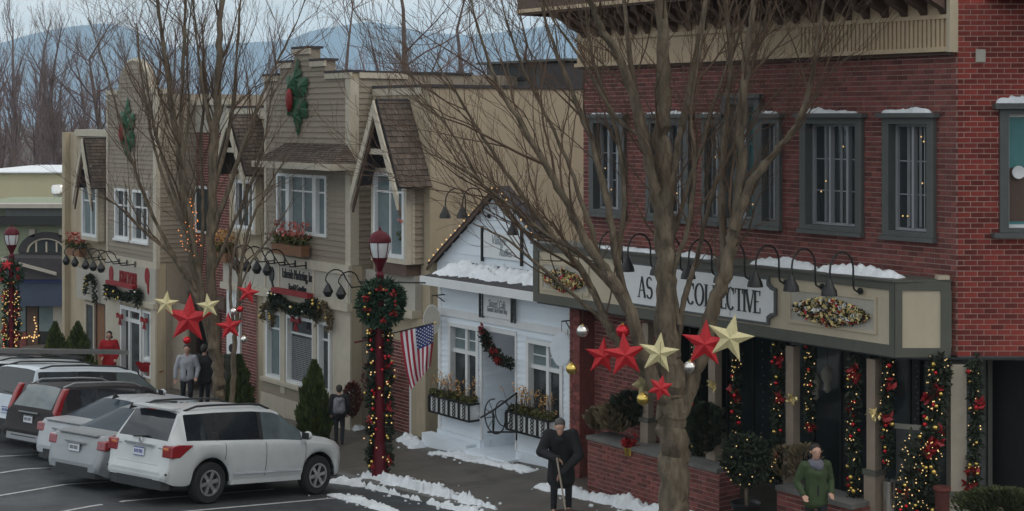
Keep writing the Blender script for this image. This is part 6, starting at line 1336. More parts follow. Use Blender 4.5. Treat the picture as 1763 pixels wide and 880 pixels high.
limb_tree('street_tree', 'bare street tree with many upright limbs and a very large red star', (a2, b2, zg(a2, b2)), [(d0, d1, [(x, y, r * .86) for x, y, r in pl]) for d0, d1, pl in t2], Y2, (4, 2), 202, dens=2.9, base=True, ln=(.8, 2.8), out=.18)
Y3 = 36.0
t3 = [(0, 0, [(398, 745, .07), (401, 660, .065), (404, 590, .06), (410, 530, .055), (414, 470, .05), (424, 410, .04), (446, 350, .03), (478, 295, .018), (510, 250, .008)]), (0, .5, [(405, 580, .04), (396, 500, .035), (404, 430, .03), (430, 345, .02), (452, 280, .01)]), (0, -.4, [(412, 500, .03), (432, 452, .026), (470, 400, .018), (500, 350, .008)])]
a3, b3, _q = S((398 - CX) / FPX * Y3, Y3)
limb_tree('street_tree', 'slender young bare tree between the left tree and the office front', (a3, b3, zg(a3, b3)), t3, Y3, (3,), 303, dens=3.0, ln=(.5, 1.3), fat=.4)
# trees beyond the roofs: three kinds grown once, then copied
def far_tree(h, spread, seed, narrow, label, p0):
    rng = random.Random(seed); tr, tw = MB(), MB(); x, y, z = p0
    P = [Vector((x + rng.gauss(0, .1) * i, y + rng.gauss(0, .1) * i, z + h * i / 6)) for i in range(7)]; Q = [max(.03, .022 * h * (1 - i / 6.3)) for i in range(7)]; tr.tube(P, Q, 8)
    for k in range(38 if narrow else 34):
        t = (.16 if narrow else .25) + .8 * rng.random(); i = min(int(t * 6), 5); c = P[i].lerp(P[i + 1], t * 6 - i); q = rng.uniform(0, 6.283); el = .9 if narrow else rng.uniform(.25, .75)
        d = Vector((math.cos(q) * (1 - el * .6), math.sin(q) * (1 - el * .6), el)); L_ = h * (.16 if narrow else .34) * (1.15 - .7 * t) * rng.uniform(.7, 1.3); rr = Q[i] * .38
        grow(tw if rr < .07 else tw, c, d, L_ * (1.5 if narrow else 1.25), rr, 0, rng, .5 if narrow else .2, .12, (5, 4), 5, .5 if narrow else .62, 5, .0065)
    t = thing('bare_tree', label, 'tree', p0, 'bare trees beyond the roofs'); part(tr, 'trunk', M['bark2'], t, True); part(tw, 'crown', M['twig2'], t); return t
def FP(px, Y, z): a, b, _q = S((px - CX) / FPX * Y, Y); return (a, b, z)
spots = [(24, 105, 1.0, 1.02), (62, 118, 2.0, .97), (98, 108, 3.1, 1.0), (135, 125, .4, .98), (178, 112, 1.7, 1.05), (-10, 96, 2.6, 1.1), (215, 130, 4.0, 1.0), (255, 118, 5.0, 1.05), (300, 125, 2.2, 1.0), (345, 122, .9, 1.08), (425, 120, 3.4, .96), (470, 128, 1.2, 1.0), (40, 150, 2.8, 1.05), (115, 155, .8, 1.1), (160, 148, 2.0, 1.05), (80, 140, 4.4, 1.12), (5, 135, 1.1, 1.1)]
where = ['behind the left edge lamp', 'right of the left edge lamp', 'above the butter coloured wall', 'above the far left tan bay', 'left of the round tower top', 'cut by the left picture edge', 'behind the round tower top', 'just right of the round tower top', 'above the brick infill parapet', 'behind the trunk of the left street tree', 'left of the stepped tower', 'close to the stepped tower', 'farther off above the roof vent', 'farther off behind the far left bay', 'farther off left of the round tower', 'farther off above the blue storefront', 'farther off at the left edge']
ptall = far_tree(17, 1, 5, True, 'tall narrow bare tree ' + where[0], FP(spots[0][0], spots[0][1], -3)); pw = far_tree(15.5, 1, 6, False, 'broad bare tree ' + where[1], FP(spots[1][0], spots[1][1], -3))
for k, (px, Y, rz, sc) in enumerate(spots):
    if k < 2 or k in (12, 14, 16): continue
    nar = k % 3 != 1; dup(ptall if nar else pw, FP(px, Y, -3), ('tall narrow bare tree ' if nar else 'broad bare tree ') + where[k], rz, sc * (.92 + .18 * ((k * 37) % 10) / 10))
big2 = far_tree(18.5, 1, 16, False, 'largest bare tree behind the stepped tower and the flat tan roof', FP(690, 74, -3)); big2['group'] = 'bare trees behind the tan wall'
for px, Y, rz, sc, nm in ((795, 84, 1.3, .97, 'broad bare tree above the middle of the long tan wall'), (600, 88, 2.6, .92, 'broad bare tree half hidden by the stepped tower'), (900, 95, 4.0, .95, 'broad bare tree behind the rooftop ventilation unit')): dup(big2, FP(px, Y, -3), nm, rz, sc)
# ornaments hung in the trees
def star_mesh(m, pts=5, inner=.40):
    mb = MB(); P = [((1 if k % 2 == 0 else inner) * math.sin(k * math.pi / pts), (1 if k % 2 == 0 else inner) * math.cos(k * math.pi / pts)) for k in range(2 * pts)]; n = len(P)
    mb.add([(x, 0, z) for x, z in P] + [(0, -.24, 0), (0, .24, 0)], [((i + 1) % n, i, n) for i in range(n)] + [(i, (i + 1) % n, n + 1) for i in range(n)]); return mb.mesh('star', m)
SM = {'r': star_mesh(M['starr']), 'g': star_mesh(M['starg']), 's': star_mesh(M['starr'], 6, .5)}
def star(px, py, rpx, Y, kind, label, tilt=0, yaw=0, hang=.5):
    k = Y / FPX; p0 = S((px - CX) * k, Y, CAMZ - (py - HY) * k); R_ = rpx * k; t = thing('star_ornament', label, 'ornament', p0, 'paper stars hung in the street trees')
    o = bpy.data.objects.new('star', SM[kind]); C.objects.link(o); o.parent = t; o.scale = (R_, R_ * .8, R_); o.rotation_euler = (0, tilt, TH + yaw)
    part(MB().tube([(p0[0], p0[1], p0[2] + R_ * .9), (p0[0], p0[1], p0[2] + R_ + hang)], .004, 3), 'thread', M['dark'], t)
def ballo(px, py, rpx, Y, m, label, hang=.5):
    k = Y / FPX; p0 = S((px - CX) * k, Y, CAMZ - (py - HY) * k); R_ = rpx * k; t = thing('ball_ornament', label, 'ornament', p0, 'shiny balls hung in the street trees')
    part(MB().ball(p0, R_, 16), 'ball', M[m], t, True); part(MB().lathe([(R_ * .25, R_ * .95), (R_ * .25, R_ * 1.15), (0, R_ * 1.18)], p0, 8), 'cap', M['gold'], t); part(MB().tube([(p0[0], p0[1], p0[2] + R_), (p0[0], p0[1], p0[2] + R_ + hang)], .004, 3), 'thread', M['dark'], t)
star(1037, 613, 34, 24.1, 'r', 'red star farthest left under the big tree', .1, .3); star(1076, 611, 41, 23.5, 'r', 'large red star second from the left under the big tree', -.08, .1); star(1134, 608, 37, 23.3, 'g', 'gold star in front of the big tree trunk', .12, -.1)
star(1106, 660, 34, 24.3, 'g', 'gold star half hidden left of the big tree trunk, below the other gold stars', 1.0, .9); star(1137, 668, 23, 23.2, 's', 'small six pointed red star on the big tree trunk', .2, 0); star(1214, 592, 43, 23.4, 'r', 'large red star right of the big tree trunk', .05, -.2); star(1257, 582, 43, 23.3, 'g', 'gold star farthest right under the big tree', .22, -.2)
ballo(1072, 570, 12, 23.6, 'redball', 'red ball above the second red star of the big tree'); ballo(1188, 632, 11, 23.3, 'silver', 'silver ball in front of the right limb of the big tree'); ballo(1107, 687, 11, 23.4, 'gold', 'gold ball left of the big tree trunk'); ballo(984, 635, 10, 23.6, 'gold', 'gold ball in front of the iron gate'); ballo(1003, 570, 10.5, 23.6, 'silver', 'pale ball beside the brick pier, above the gate')
star(325, 549, 44, 36.2, 'r', 'very large red star in front of the left street tree', .06, 0); star(286, 523, 23, 36.1, 'g', 'gold star left of the very large red star', .1, .2); star(359, 527, 23, 36.0, 'g', 'pale gold star right of the very large red star', -.15, -.2); star(427, 504, 21, 35.6, 'r', 'red star above the office front, right of the left street tree', .2, 0); star(395, 562, 25, 35.6, 'r', 'red star beside the trunk of the left street tree', -.1, .2); star(12, 456, 11, 46, 'r', 'small red star beside the left edge lamp', 0, 0)
ballo(322, 586, 7, 36.2, 'redball', 'red ball under the very large red star'); ballo(420, 584, 6.5, 35.6, 'silver', 'silver ball above the narrow cedar'); ballo(403, 536, 6.5, 35.6, 'silver', 'silver ball between the two smaller red stars'); ballo(414, 532, 5.5, 35.6, 'redball', 'small red ball between the two smaller red stars')
t = thing('light_string', 'faint orange lights wound round limbs of the left street tree', 'string lights', WY(335, 400, 36.6)); bl = MB(); rg = random.Random(4)
for x0, y0, x1, y1, n in ((331, 345, 342, 420, 20), (312, 398, 318, 432, 8), (322, 380, 330, 440, 7)):
    for k in range(n): u = k / (n - 1); bl.ball(WY(x0 + (x1 - x0) * u + rg.uniform(-5, 5), y0 + (y1 - y0) * u + rg.uniform(-3, 3), 36.5 + rg.uniform(-.15, .15)), rg.uniform(.010, .018), 5)
part(bl, 'bulb', glow('orange_bulb', (1, .30, .07), .9), t, kind='stuff')
# ------------------------------------------------------------------ parked cars (built along +x = forward, y = left, z = up)
tyre_m = mat('tyre', (.016, .016, .017), .85, .2, 20); rim_m = mat('alloy', (.42, .42, .43), .3, .1, 8, metal=.8); lens_r = mat('tail_lens', (.24, .010, .014), .15, .15, 12, coat=.6); lens_o = mat('amber_lens', (.55, .14, .03), .2, .1, 12, coat=.5)
blackp = mat('black_plastic', (.022, .022, .024), .55, .15, 10); plate_m = mat('plate', (.62, .64, .70), .5, .05, 8); plate_b = mat('plate_ink', (.05, .08, .28), .5, .05, 8); chrome = mat('chrome', (.6, .6, .62), .15, .05, 8, metal=1)
def paint(n, c, metal=.0): return mat(n, c, .38, .06, 1.5, coat=.3, metal=metal, dirt=.4, dirtcol=tuple(x * .62 + .015 for x in c))
carglass = mat('car_glass', (.018, .021, .026), .05, .4, 1.2, spec=.7); carglassb = mat('car_glass_pale', (.10, .125, .135), .06, .35, 1.4, spec=.8)
def car_axes(pr, heading):                         # rear right wheel contact (street frame) + heading -> frame on the sloping road
    f = Vector((math.cos(heading), math.sin(heading), 0)); l = Vector((-f.y, f.x, 0)); return f, l
carglassm = mat('car_glass_blue', (.026, .040, .056), .25, .3, 1.4, spec=.08)
def make_car(name, label, sp, rear_right, hd, cat='car'):
    wx, fx_, tw_, Rw = sp['wr'], sp['wf'], sp['track'] / 2, sp['R']
    f, l = car_axes(rear_right, hd); c0 = Vector(rear_right) + l * tw_ - f * wx; c0.z = 0
    def rz_(p): return zroad(p.x, p.y)
    pr, pf = c0 + f * wx, c0 + f * fx_; zr, zf = rz_(pr), rz_(pf); zl, zrr = rz_(c0 + l * tw_), rz_(c0 - l * tw_)
    F3 = (f + Vector((0, 0, (zf - zr) / (fx_ - wx)))).normalized(); L3 = (l + Vector((0, 0, (zl - zrr) / (2 * tw_)))).normalized(); U3 = F3.cross(L3).normalized(); L3 = U3.cross(F3)
    zc = zr + (zf - zr) * (-wx) / (fx_ - wx)
    t = thing(name, label, cat, (0, 0, 0), 'cars parked nose in along the kerb', rot=0); w3 = lambda v: W(v.x, v.y, v.z)
    o_ = Matrix((w3(F3), w3(L3), w3(U3))).transposed().to_4x4(); o_.translation = W(c0.x, c0.y, zc); t.matrix_world = o_ @ Matrix.Scale(sp.get('scale', 1), 4)
    ip = lambda key, x: float(np.interp(x, [q[0] for q in sp[key]], [q[1] for q in sp[key]]))
    xs = {q[0] for k in ('top', 'hw', 'hwt', 'belt') for q in sp[k]}
    for g in sp['side']: xs |= {g[0], g[1]}
    Ra = Rw + sp.get('arch', .065)
    for w_ in (wx, fx_):
        for k in range(11): xs.add(w_ - Ra * math.cos(math.pi * k / 10))
    xs = sorted(x for x in xs); keep = [xs[0]]
    for x in xs[1:]:
        if x - keep[-1] > .012: keep.append(x)
    xs = keep; P = []
    for x in xs:
        zb = sp['zb'] + (.10 * max(0, (abs(x) - 2.15) / .25)); hw, ht, zt, be = ip('hw', x), ip('hwt', x), ip('top', x), ip('belt', x); be = min(be, zt - .012); za = zb
        for w_ in (wx, fx_):
            if abs(x - w_) < Ra: za = max(za, Rw + math.sqrt(Ra * Ra - (x - w_) ** 2))
        za = min(za, be - .10); dz = be - za; g = zt - be
        P.append([(x, hw - .06, za), (x, hw - .022, za + dz * .14), (x, hw + .004, za + dz * .42), (x, hw, za + dz * .72), (x, hw - .018, za + dz * .90), (x, hw - .055, be), (x, hw + (ht - hw) * .12 - .06, be + g * .06), (x, ht, be + g * .86), (x, ht - .06, be + g * .95), (x, ht * .55, be + g * .995), (x, 0, be + g)])
    body, fr = MB(), {}
    nj = len(P[0]); V = []
    for row in P: V += row + [(x, -y, z) for x, y, z in row]
    st = 2 * nj; fs, ms = [], []; glassf = {}
    for i in range(len(xs) - 1):
        xm = (xs[i] + xs[i + 1]) / 2
        for sgn in (0, 1):
            for j in range(nj - 1):
                a, b, c, d = i * st + sgn * nj + j, (i + 1) * st + sgn * nj + j, (i + 1) * st + sgn * nj + j + 1, i * st + sgn * nj + j + 1
                q = (a, b, c, d) if sgn else (d, c, b, a); key = None
                if j == 6:
                    for gi, g in enumerate(sp['side']):
                        if g[0] <= xm <= g[1] and P[i][7][2] - P[i][6][2] > .06: key = ('side_window', gi, sgn)
                if j in (8, 9) or (j == 7):
                    if sp['ws'][0] < xm < sp['ws'][1]: key = ('windscreen', 0, 0)
                    if sp['rw'][0] < xm < sp['rw'][1] and j > (7 if sp.get('rwin') else 6): key = ('rear_window', 0, 0)
                if key: glassf.setdefault(key, []).append(q); 
                if not key: fs.append(q)
    for i_, fl in ((0, 1), (len(xs) - 1, 0)):
        ring = [i_ * st + j for j in range(nj)] + [i_ * st + nj + j for j in range(nj - 2, -1, -1)]; fs.append(tuple(ring if fl else ring[::-1]))
    body.add(V, fs); part(body, 'body', sp['paint'], t, True, ang=sp.get('soft', 32))
    for key, q in glassf.items():
        used = sorted({v for f_ in q for v in f_}); mp_ = {v: k for k, v in enumerate(used)}; gm = MB(); gm.add([V[v] for v in used], [tuple(mp_[v] for v in f_) for f_ in q])
        part(gm, key[0], sp['glass'].get(key[0] + str(key[1]), sp['glass'].get(key[0], carglass)), t, True, ang=60)
    # pillars and seams: thin proud strips following the section
    def sec(x): 
        i = max(0, min(len(xs) - 2, int(np.searchsorted(xs, x)) - 1)); u = (x - xs[i]) / (xs[i + 1] - xs[i]); return [tuple(P[i][j][k] + (P[i + 1][j][k] - P[i][j][k]) * u for k in range(3)) for j in range(nj)]
    for sgn in (1, -1):
        for x in sp['seams']:
            mb = MB(); s0, s1 = sec(x - .006), sec(x + .006)
            for j in range(1, 5): q = [(s0[j], s1[j]), (s0[j + 1], s1[j + 1])]; pts = [(q[0][0][0], sgn * (q[0][0][1] + .003), q[0][0][2]), (q[0][1][0], sgn * (q[0][1][1] + .003), q[0][1][2]), (q[1][1][0], sgn * (q[1][1][1] + .003), q[1][1][2]), (q[1][0][0], sgn * (q[1][0][1] + .003), q[1][0][2])]; mb.add(pts, [(0, 1, 2, 3)])
            part(mb, 'door_seam', M['dark'], t)
        for g0, g1 in zip(sp['side'][:-1], sp['side'][1:]):
            mb = MB(); s0, s1 = sec(g0[1] - .005), sec(g1[0] + .005); e = .004
            mb.slab(*[(p[0], sgn * (p[1] + e), p[2]) for p in ((s0[6], s1[6], s1[7], s0[7]) if sgn < 0 else (s0[7], s1[7], s1[6], s0[6]))], .006); part(mb, 'window_pillar', blackp if sp.get('bp', 1) else sp['paint'], t)
        for x in sp['handles']:
            s0 = sec(x); mb = MB(); mb.box(x - .09, x + .09, sgn * (s0[4][1] - .01) - .02, sgn * (s0[4][1] - .01) + .03 * 1, s0[3][2] + .02, s0[3][2] + .05); part(mb, 'door_handle', sp['paint'], t)
        xm_ = sp['mirror']; s0 = sec(xm_); mb = MB(); mb.ball((xm_, sgn * (s0[5][1] + .12), s0[5][2] + .12), .12, 10, sq=(.6, .95, .72)); part(mb, 'mirror', sp['paint'], t, True); mb = MB(); mb.box(xm_ - .08, xm_ - .06, sgn * (s0[5][1] + .12) - .09, sgn * (s0[5][1] + .12) + .09, s0[5][2] + .05, s0[5][2] + .18); part(mb, 'mirror_glass', M['dark'], t)
        sill = MB(); y_ = sgn * (ip('hw', 0) - .03); sill.box(wx + Ra + .02, fx_ - Ra - .02, min(y_, y_ * .9), max(y_, y_ * .9), sp['zb'] - .03, sp['zb'] + .05); part(sill, 'sill', blackp if sp.get('blacksill') else sp['paint'], t)
        if sp.get('strip'): mb = MB(); mb.box(wx + Ra + .06, fx_ - Ra - .06, sgn * (ip('hw', 0) + .0) - .012, sgn * (ip('hw', 0)) + .012, sp['zb'] + .16, sp['zb'] + .19); part(mb, 'side_strip', chrome, t)
        if sp.get('rails'):
            r0, r1 = sp['rails']; pts = []
            for k in range(9): x = r0 + (r1 - r0) * k / 8; s0 = sec(x); pts.append((x, sgn * (s0[8][1] - .02), s0[8][2] + .075 - (.07 if k in (0, 8) else 0)))
            part(MB().tube(pts, .022, 6), 'roof_rail', sp.get('railm', blackp), t, True)
    for xw in (wx, fx_):
        for sgn in (1, -1):
            y = sgn * (tw_ - .02); wl = part(MB().lathe([(Rw * .62, -.11), (Rw * .93, -.115), (Rw, -.08), (Rw, .08), (Rw * .93, .115), (Rw * .62, .11)], (xw, y, Rw), 26, axis='y', cap=False), 'tyre', tyre_m, t, True)
            rm = MB(); yo = y + sgn * .085; rm.lathe([(Rw * .63, -.03), (Rw * .63, .03), (Rw * .55, .03), (Rw * .55, -.03), (Rw * .63, -.03)], (xw, yo, Rw), 24, axis='y', cap=False); rm.lathe([(.0, -.03), (.06, -.03), (.06, .03), (0, .03)], (xw, yo, Rw), 12, axis='y'); ns = sp.get('spokes', 6)
            for k in range(ns):
                u = 6.283 * k / ns + .2; d = Vector((math.cos(u), 0, math.sin(u))); e_ = Vector((-math.sin(u), 0, math.cos(u))); c_ = Vector((xw, yo + sgn * .012, Rw))
                p0, p1 = c_ + d * .04, c_ + d * Rw * .6; q = [p0 - e_ * .03, p1 - e_ * .038, p1 + e_ * .038, p0 + e_ * .03]; rm.slab(*[tuple(v) for v in (q if sgn < 0 else q[::-1])], .03)
            part(rm, 'rim', rim_m, wl); part(MB().lathe([(0, -.005), (Rw * .6, -.005), (Rw * .6, .005), (0, .005)], (xw, yo - sgn * .045, Rw), 20, axis='y'), 'brake_disc', M['dark'], wl)
            ar = MB(); n = 12; yi, yo2 = sgn * (tw_ - .32), sgn * (ip('hw', xw) - .065)
            for k in range(n): u0, u1 = math.pi * k / n, math.pi * (k + 1) / n; ar.add([(xw + Ra * math.cos(u0), yi, Rw + Ra * math.sin(u0)), (xw + Ra * math.cos(u1), yi, Rw + Ra * math.sin(u1)), (xw + Ra * math.cos(u1), yo2, Rw + Ra * math.sin(u1)), (xw + Ra * math.cos(u0), yo2, Rw + Ra * math.sin(u0))], [(0, 1, 2, 3)])
            part(ar, 'wheel_well', M['dark'], t)
    part(MB().box(-2.1, 2.1, -.78, .78, sp['zb'] - .03, sp['zb'] + .22), 'underbody', M['dark'], t)
    sp['rear'](t, ip, sp); return t, c0
def lamp_shell(t, prof, y0, y1, m, name='tail_light'):
    for sgn in (1, -1): mb = MB(); a_, b_ = sorted((sgn * y0, sgn * y1)); mb.prism(prof, a_, b_); o = part(mb, name, m, t); bv = o.modifiers.new('bevel', 'BEVEL'); bv.width = .025; bv.segments = 2
def plate(t, x, z, w_=.31, h=.16, frame=plate_b):
    p = part(MB().box(x - .012, x, -w_ / 2, w_ / 2, z - h / 2, z + h / 2), 'licence_plate', plate_m, t); mb = MB()
    for k, y in enumerate((-.10, -.06, -.02, .03, .07, .11)): mb.box(x - .016, x - .013, y - .012, y + .012, z - .03, z + .035)
    mb.box(x - .0155, x - .013, -w_ / 2, w_ / 2, z + h / 2 - .018, z + h / 2); mb.box(x - .0155, x - .013, -w_ / 2, w_ / 2, z - h / 2, z - h / 2 + .012); part(mb, 'plate_ink', frame, p)
def suv_rear(t, ip, sp):
    lamp_shell(t, [(-2.335, .87), (-2.335, 1.085), (-2.15, 1.115), (-1.82, 1.10), (-1.98, .99), (-2.12, .88)], .66, .955, lens_r); lamp_shell(t, [(-2.341, .99), (-2.341, 1.06), (-2.28, 1.06), (-2.28, .99)], .68, .86, lens_o, 'turn_light')
    plate(t, -2.335, .92); part(MB().box(-2.36, -2.30, -.42, .42, 1.035, 1.075), 'tailgate_trim', chrome, t)
    lb = MB(); lb.prismz([(-2.405, -.50), (-2.405, .50), (-2.36, .74), (-2.2, .80), (-2.2, -.80), (-2.36, -.74)], .29, .47); part(lb, 'bumper_lower', blackp, t); part(MB().box(-2.415, -2.36, -.78, .78, .50, .535), 'bumper_lip', sp['paint'], t); part(MB().box(-2.352, -2.34, -.60, .60, .705, .72), 'tailgate_seam', M['dark'], t)
    part(MB().tube([(-2.30, .25, 1.17), (-2.285, -.18, 1.22)], .016, 5), 'wiper', M['black'], t); part(MB().lathe([(.045, 0), (.05, .012), (.0, .014)], (-2.335, 0, 1.13), 12, axis='x'), 'badge', chrome, t)
    sp_ = MB(); sp_.slab((-2.12, -.58, 1.70), (-2.12, .58, 1.70), (-1.93, .60, 1.73), (-1.93, -.60, 1.73), .03); part(sp_, 'roof_spoiler', sp['paint'], t); part(MB().box(-2.125, -2.11, -.12, .12, 1.685, 1.70), 'brake_light', lens_r, t)
    for y in (-.82, .82): part(MB().box(-2.37, -2.33, y - .05, y + .05, .56, .60), 'reflector', M['dark'], t)
    for y in (-.62, .6): part(MB().box(-2.345, -2.335, y - .07, y + .07, 1.02, 1.035), 'model_badge', chrome, t)
SUV = dict(scale=.955, wr=-1.34, wf=1.45, track=1.63, R=.385, zb=.36, arch=.085, paint=paint('white_car_paint', (.50, .52, .53)), spokes=6, strip=1, handles=(-.42, .62), mirror=.98, seams=(-1.05, -.02, 1.02), rails=(-1.85, .25),
 top=[(-2.40, .60), (-2.36, .70), (-2.33, .76), (-2.31, 1.06), (-2.27, 1.17), (-2.02, 1.66), (-1.9, 1.715), (-1.2, 1.75), (-.3, 1.76), (.25, 1.725), (.46, 1.66), (1.12, 1.20), (1.24, 1.16), (1.75, 1.11), (2.02, 1.04), (2.18, .92), (2.26, .70), (2.29, .5)],
 belt=[(-2.4, .58), (-2.33, .74), (-2.31, 1.02), (-2.2, 1.13), (-1.8, 1.135), (.9, 1.08), (1.2, 1.07), (1.8, 1.0), (2.15, .84), (2.4, .5)], hw=[(-2.40, .76), (-2.36, .86), (-2.2, .935), (-1.6, .955), (1.6, .95), (1.95, .915), (2.12, .82), (2.24, .66), (2.29, .5)],
 hwt=[(-2.4, .70), (-2.31, .80), (-2.0, .66), (-1.6, .70), (.3, .69), (.6, .70), (1.25, .82), (2.2, .72), (2.4, .4)], side=[(-1.93, -1.22), (-1.18, -.14), (-.06, .98)], ws=(.40, 1.14), rw=(-2.285, -2.0), rwin=1, glass={'side_window2': carglassb}, rear=suv_rear)
hd0 = math.atan2(HD[1], HD[0])
def toward(px, py): g = G(px, py); return (g[0], g[1], g[2])
make_car('suv', 'white SUV with black roof rails parked nearest, beside the snowy kerb', SUV, toward(350, 868), hd0, 'suv')
def sedan_rear(t, ip, sp):
    lamp_shell(t, [(-2.345, .72), (-2.335, .89), (-2.15, .92), (-2.02, .86), (-2.2, .74)], .62, sp['hw'][2][1] + .006, lens_r); plate(t, -2.372, .72, frame=M['greytrim']); part(MB().box(-2.38, -2.31, -.30, .30, .80, .83), 'trunk_trim', chrome, t)
    part(MB().prismz([(-2.405, -.48), (-2.405, .48), (-2.36, .68), (-2.2, .76), (-2.2, -.76), (-2.36, -.68)], .21, .40), 'bumper_lower', blackp, t); part(MB().prism([(-2.35, .965), (-2.35, .985), (-2.12, 1.0), (-2.12, .97)], -.6, .6), 'trunk_lip', sp['paint'], t); part(MB().prism([(-1.2, 1.40), (-1.02, 1.44), (-1.14, 1.53)], -.012, .012), 'antenna_fin', blackp, t)
def sedan(pt, nm): return dict(soft=58, wr=-1.36, wf=1.42, track=1.56, R=.33, zb=.22, arch=.055, paint=pt, spokes=7, handles=(-.5, .5), mirror=.78, seams=(-1.0, 0.0, .98), bp=0,
 top=[(-2.40, .46), (-2.37, .62), (-2.34, .70), (-2.32, .93), (-2.25, .985), (-1.78, 1.03), (-1.06, 1.40), (-.75, 1.47), (0, 1.48), (.3, 1.41), (1.12, .985), (1.25, .95), (1.8, .86), (2.15, .74), (2.34, .58), (2.40, .45)],
 belt=[(-2.4, .44), (-2.34, .68), (-2.31, .88), (-1.7, .95), (1.0, .90), (1.3, .87), (2.0, .70), (2.4, .42)], hw=[(-2.40, .70), (-2.36, .80), (-2.18, .875), (-1.5, .915), (1.5, .905), (2.0, .85), (2.25, .72), (2.4, .5)],
 hwt=[(-2.4, .66), (-2.2, .78), (-1.72, .72), (-1.0, .57), (0, .60), (.4, .60), (1.15, .76), (2.2, .62), (2.4, .4)], side=[(-1.35, -.98), (-.94, .02), (.08, 1.0)], ws=(.32, 1.13), rw=(-1.77, -1.04), rwin=0, glass={'rear_window': carglassm}, rear=sedan_rear)
def shift(base, da, df): v = Vector(base) + Vector((da, 0, 0)) + HDV * df; return (v.x, v.y, zroad(v.x, v.y))
base0 = toward(357, 868)
make_car('sedan', 'grey silver sedan with a dark rear bumper, half hidden behind the white SUV', sedan(paint('grey_silver_paint', (.27, .285, .30), .15), 's'), shift(base0, -2.2, -.35), hd0)
make_car('sedan', 'pale silver sedan parked between the grey sedan and the dark wagon', sedan(paint('pale_silver_paint', (.38, .40, .42), .15), 's2'), shift(base0, -4.2, .2), hd0)
def wagon_rear(t, ip, sp):
    lamp_shell(t, [(-2.30, .80), (-2.29, 1.0), (-2.19, 1.30), (-2.09, 1.50), (-1.97, 1.50), (-2.08, 1.25), (-2.14, .95), (-2.18, .80)], .74, .875, lens_r); plate(t, -2.34, .80, frame=M['greytrim']); part(MB().box(-2.36, -2.30, -.35, .35, .93, .96), 'tailgate_trim', chrome, t)
    part(MB().box(-2.41, -2.3, -.86, .86, .34, .60), 'bumper_lower', blackp, t); part(MB().box(-2.425, -2.4, -.62, .62, .36, .50), 'skid_plate', rim_m, t); part(MB().box(-2.43, -2.424, -.45, .45, .44, .46), 'skid_slot', M['dark'], t)
    part(MB().tube([(-2.24, -.3, 1.08), (-2.2, .15, 1.12)], .014, 5), 'wiper', M['black'], t)
WAGON = dict(wr=-1.38, wf=1.40, track=1.60, R=.35, zb=.30, arch=.06, paint=mat('dark_brown_paint', (.024, .020, .021), .5, .1, 2, spec=.15, dirt=.3, dirtcol=(.03, .026, .026)), spokes=5, handles=(-.5, .5), mirror=.85, seams=(-1.1, -.02, 1.0), rails=(-1.95, .1), railm=rim_m,
 top=[(-2.42, .56), (-2.38, .66), (-2.34, .72), (-2.31, .98), (-2.27, 1.05), (-2.02, 1.50), (-1.85, 1.54), (-.6, 1.57), (.2, 1.53), (.4, 1.48), (1.15, 1.05), (1.3, 1.0), (1.8, .93), (2.15, .82), (2.35, .65), (2.42, .5)],
 belt=[(-2.42, .54), (-2.34, .70), (-2.31, .96), (-1.8, 1.02), (1.0, .97), (1.3, .93), (2.0, .80), (2.42, .48)], hw=[(-2.42, .76), (-2.38, .84), (-2.2, .90), (-1.6, .925), (1.6, .92), (2.0, .87), (2.25, .75), (2.42, .52)],
 hwt=[(-2.42, .70), (-2.31, .76), (-2.0, .66), (-1.6, .68), (.3, .64), (.6, .66), (1.2, .80), (2.2, .68), (2.42, .4)], side=[(-1.95, -1.2), (-1.15, -.12), (-.06, 1.0)], ws=(.38, 1.16), rw=(-2.26, -2.0), rwin=1, glass={'rear_window': carglassb}, rear=wagon_rear)
make_car('station_wagon', 'dark station wagon with tall red tail lights beside the pale silver sedan', WAGON, shift(base0, -6.4, .30), hd0)
def big_rear(t, ip, sp):
    lamp_shell(t, [(-2.68, .85), (-2.68, 1.15), (-2.58, 1.15), (-2.58, .85)], .80, .985, lens_r); plate(t, -2.70, .82); part(MB().box(-2.76, -2.6, -.9, .9, .42, .62), 'bumper_lower', blackp, t); part(MB().tube([(-2.66, -.3, 1.22), (-2.64, .2, 1.26)], .016, 5), 'wiper', M['black'], t)
BIG = dict(scale=.94, wr=-1.62, wf=1.62, track=1.70, R=.39, zb=.36, arch=.07, paint=paint('cool_white_paint', (.50, .56, .62)), spokes=6, handles=(-.6, .5), mirror=1.15, seams=(-1.3, -.15, 1.0), rails=(-2.3, .3),
 top=[(-2.74, .62), (-2.70, .72), (-2.68, .80), (-2.66, 1.10), (-2.62, 1.18), (-2.46, 1.83), (-2.35, 1.87), (-1.0, 1.89), (.3, 1.86), (.55, 1.80), (1.25, 1.27), (1.4, 1.22), (2.2, 1.14), (2.5, 1.05), (2.66, .85), (2.74, .6)],
 belt=[(-2.74, .60), (-2.68, .78), (-2.66, 1.08), (-2.4, 1.20), (1.0, 1.18), (1.4, 1.14), (2.2, 1.02), (2.5, .9), (2.74, .58)], hw=[(-2.74, .88), (-2.68, .95), (-2.5, .985), (-2, 1.0), (1.9, 1.0), (2.4, .96), (2.6, .88), (2.74, .7)],
 hwt=[(-2.74, .84), (-2.66, .92), (-2.4, .76), (-1.8, .78), (.4, .76), (.6, .77), (1.3, .88), (2.5, .82), (2.74, .6)], side=[(-2.4, -1.36), (-1.3, -.2), (-.14, 1.1)], ws=(.5, 1.27), rw=(-2.61, -2.44), rwin=1, glass={'side_window2': carglassb}, rear=big_rear)
b4, c4 = make_car('suv', 'big white SUV with dark side glass, behind the dark station wagon', BIG, shift(base0, -8.7, .62), hd0, 'suv')
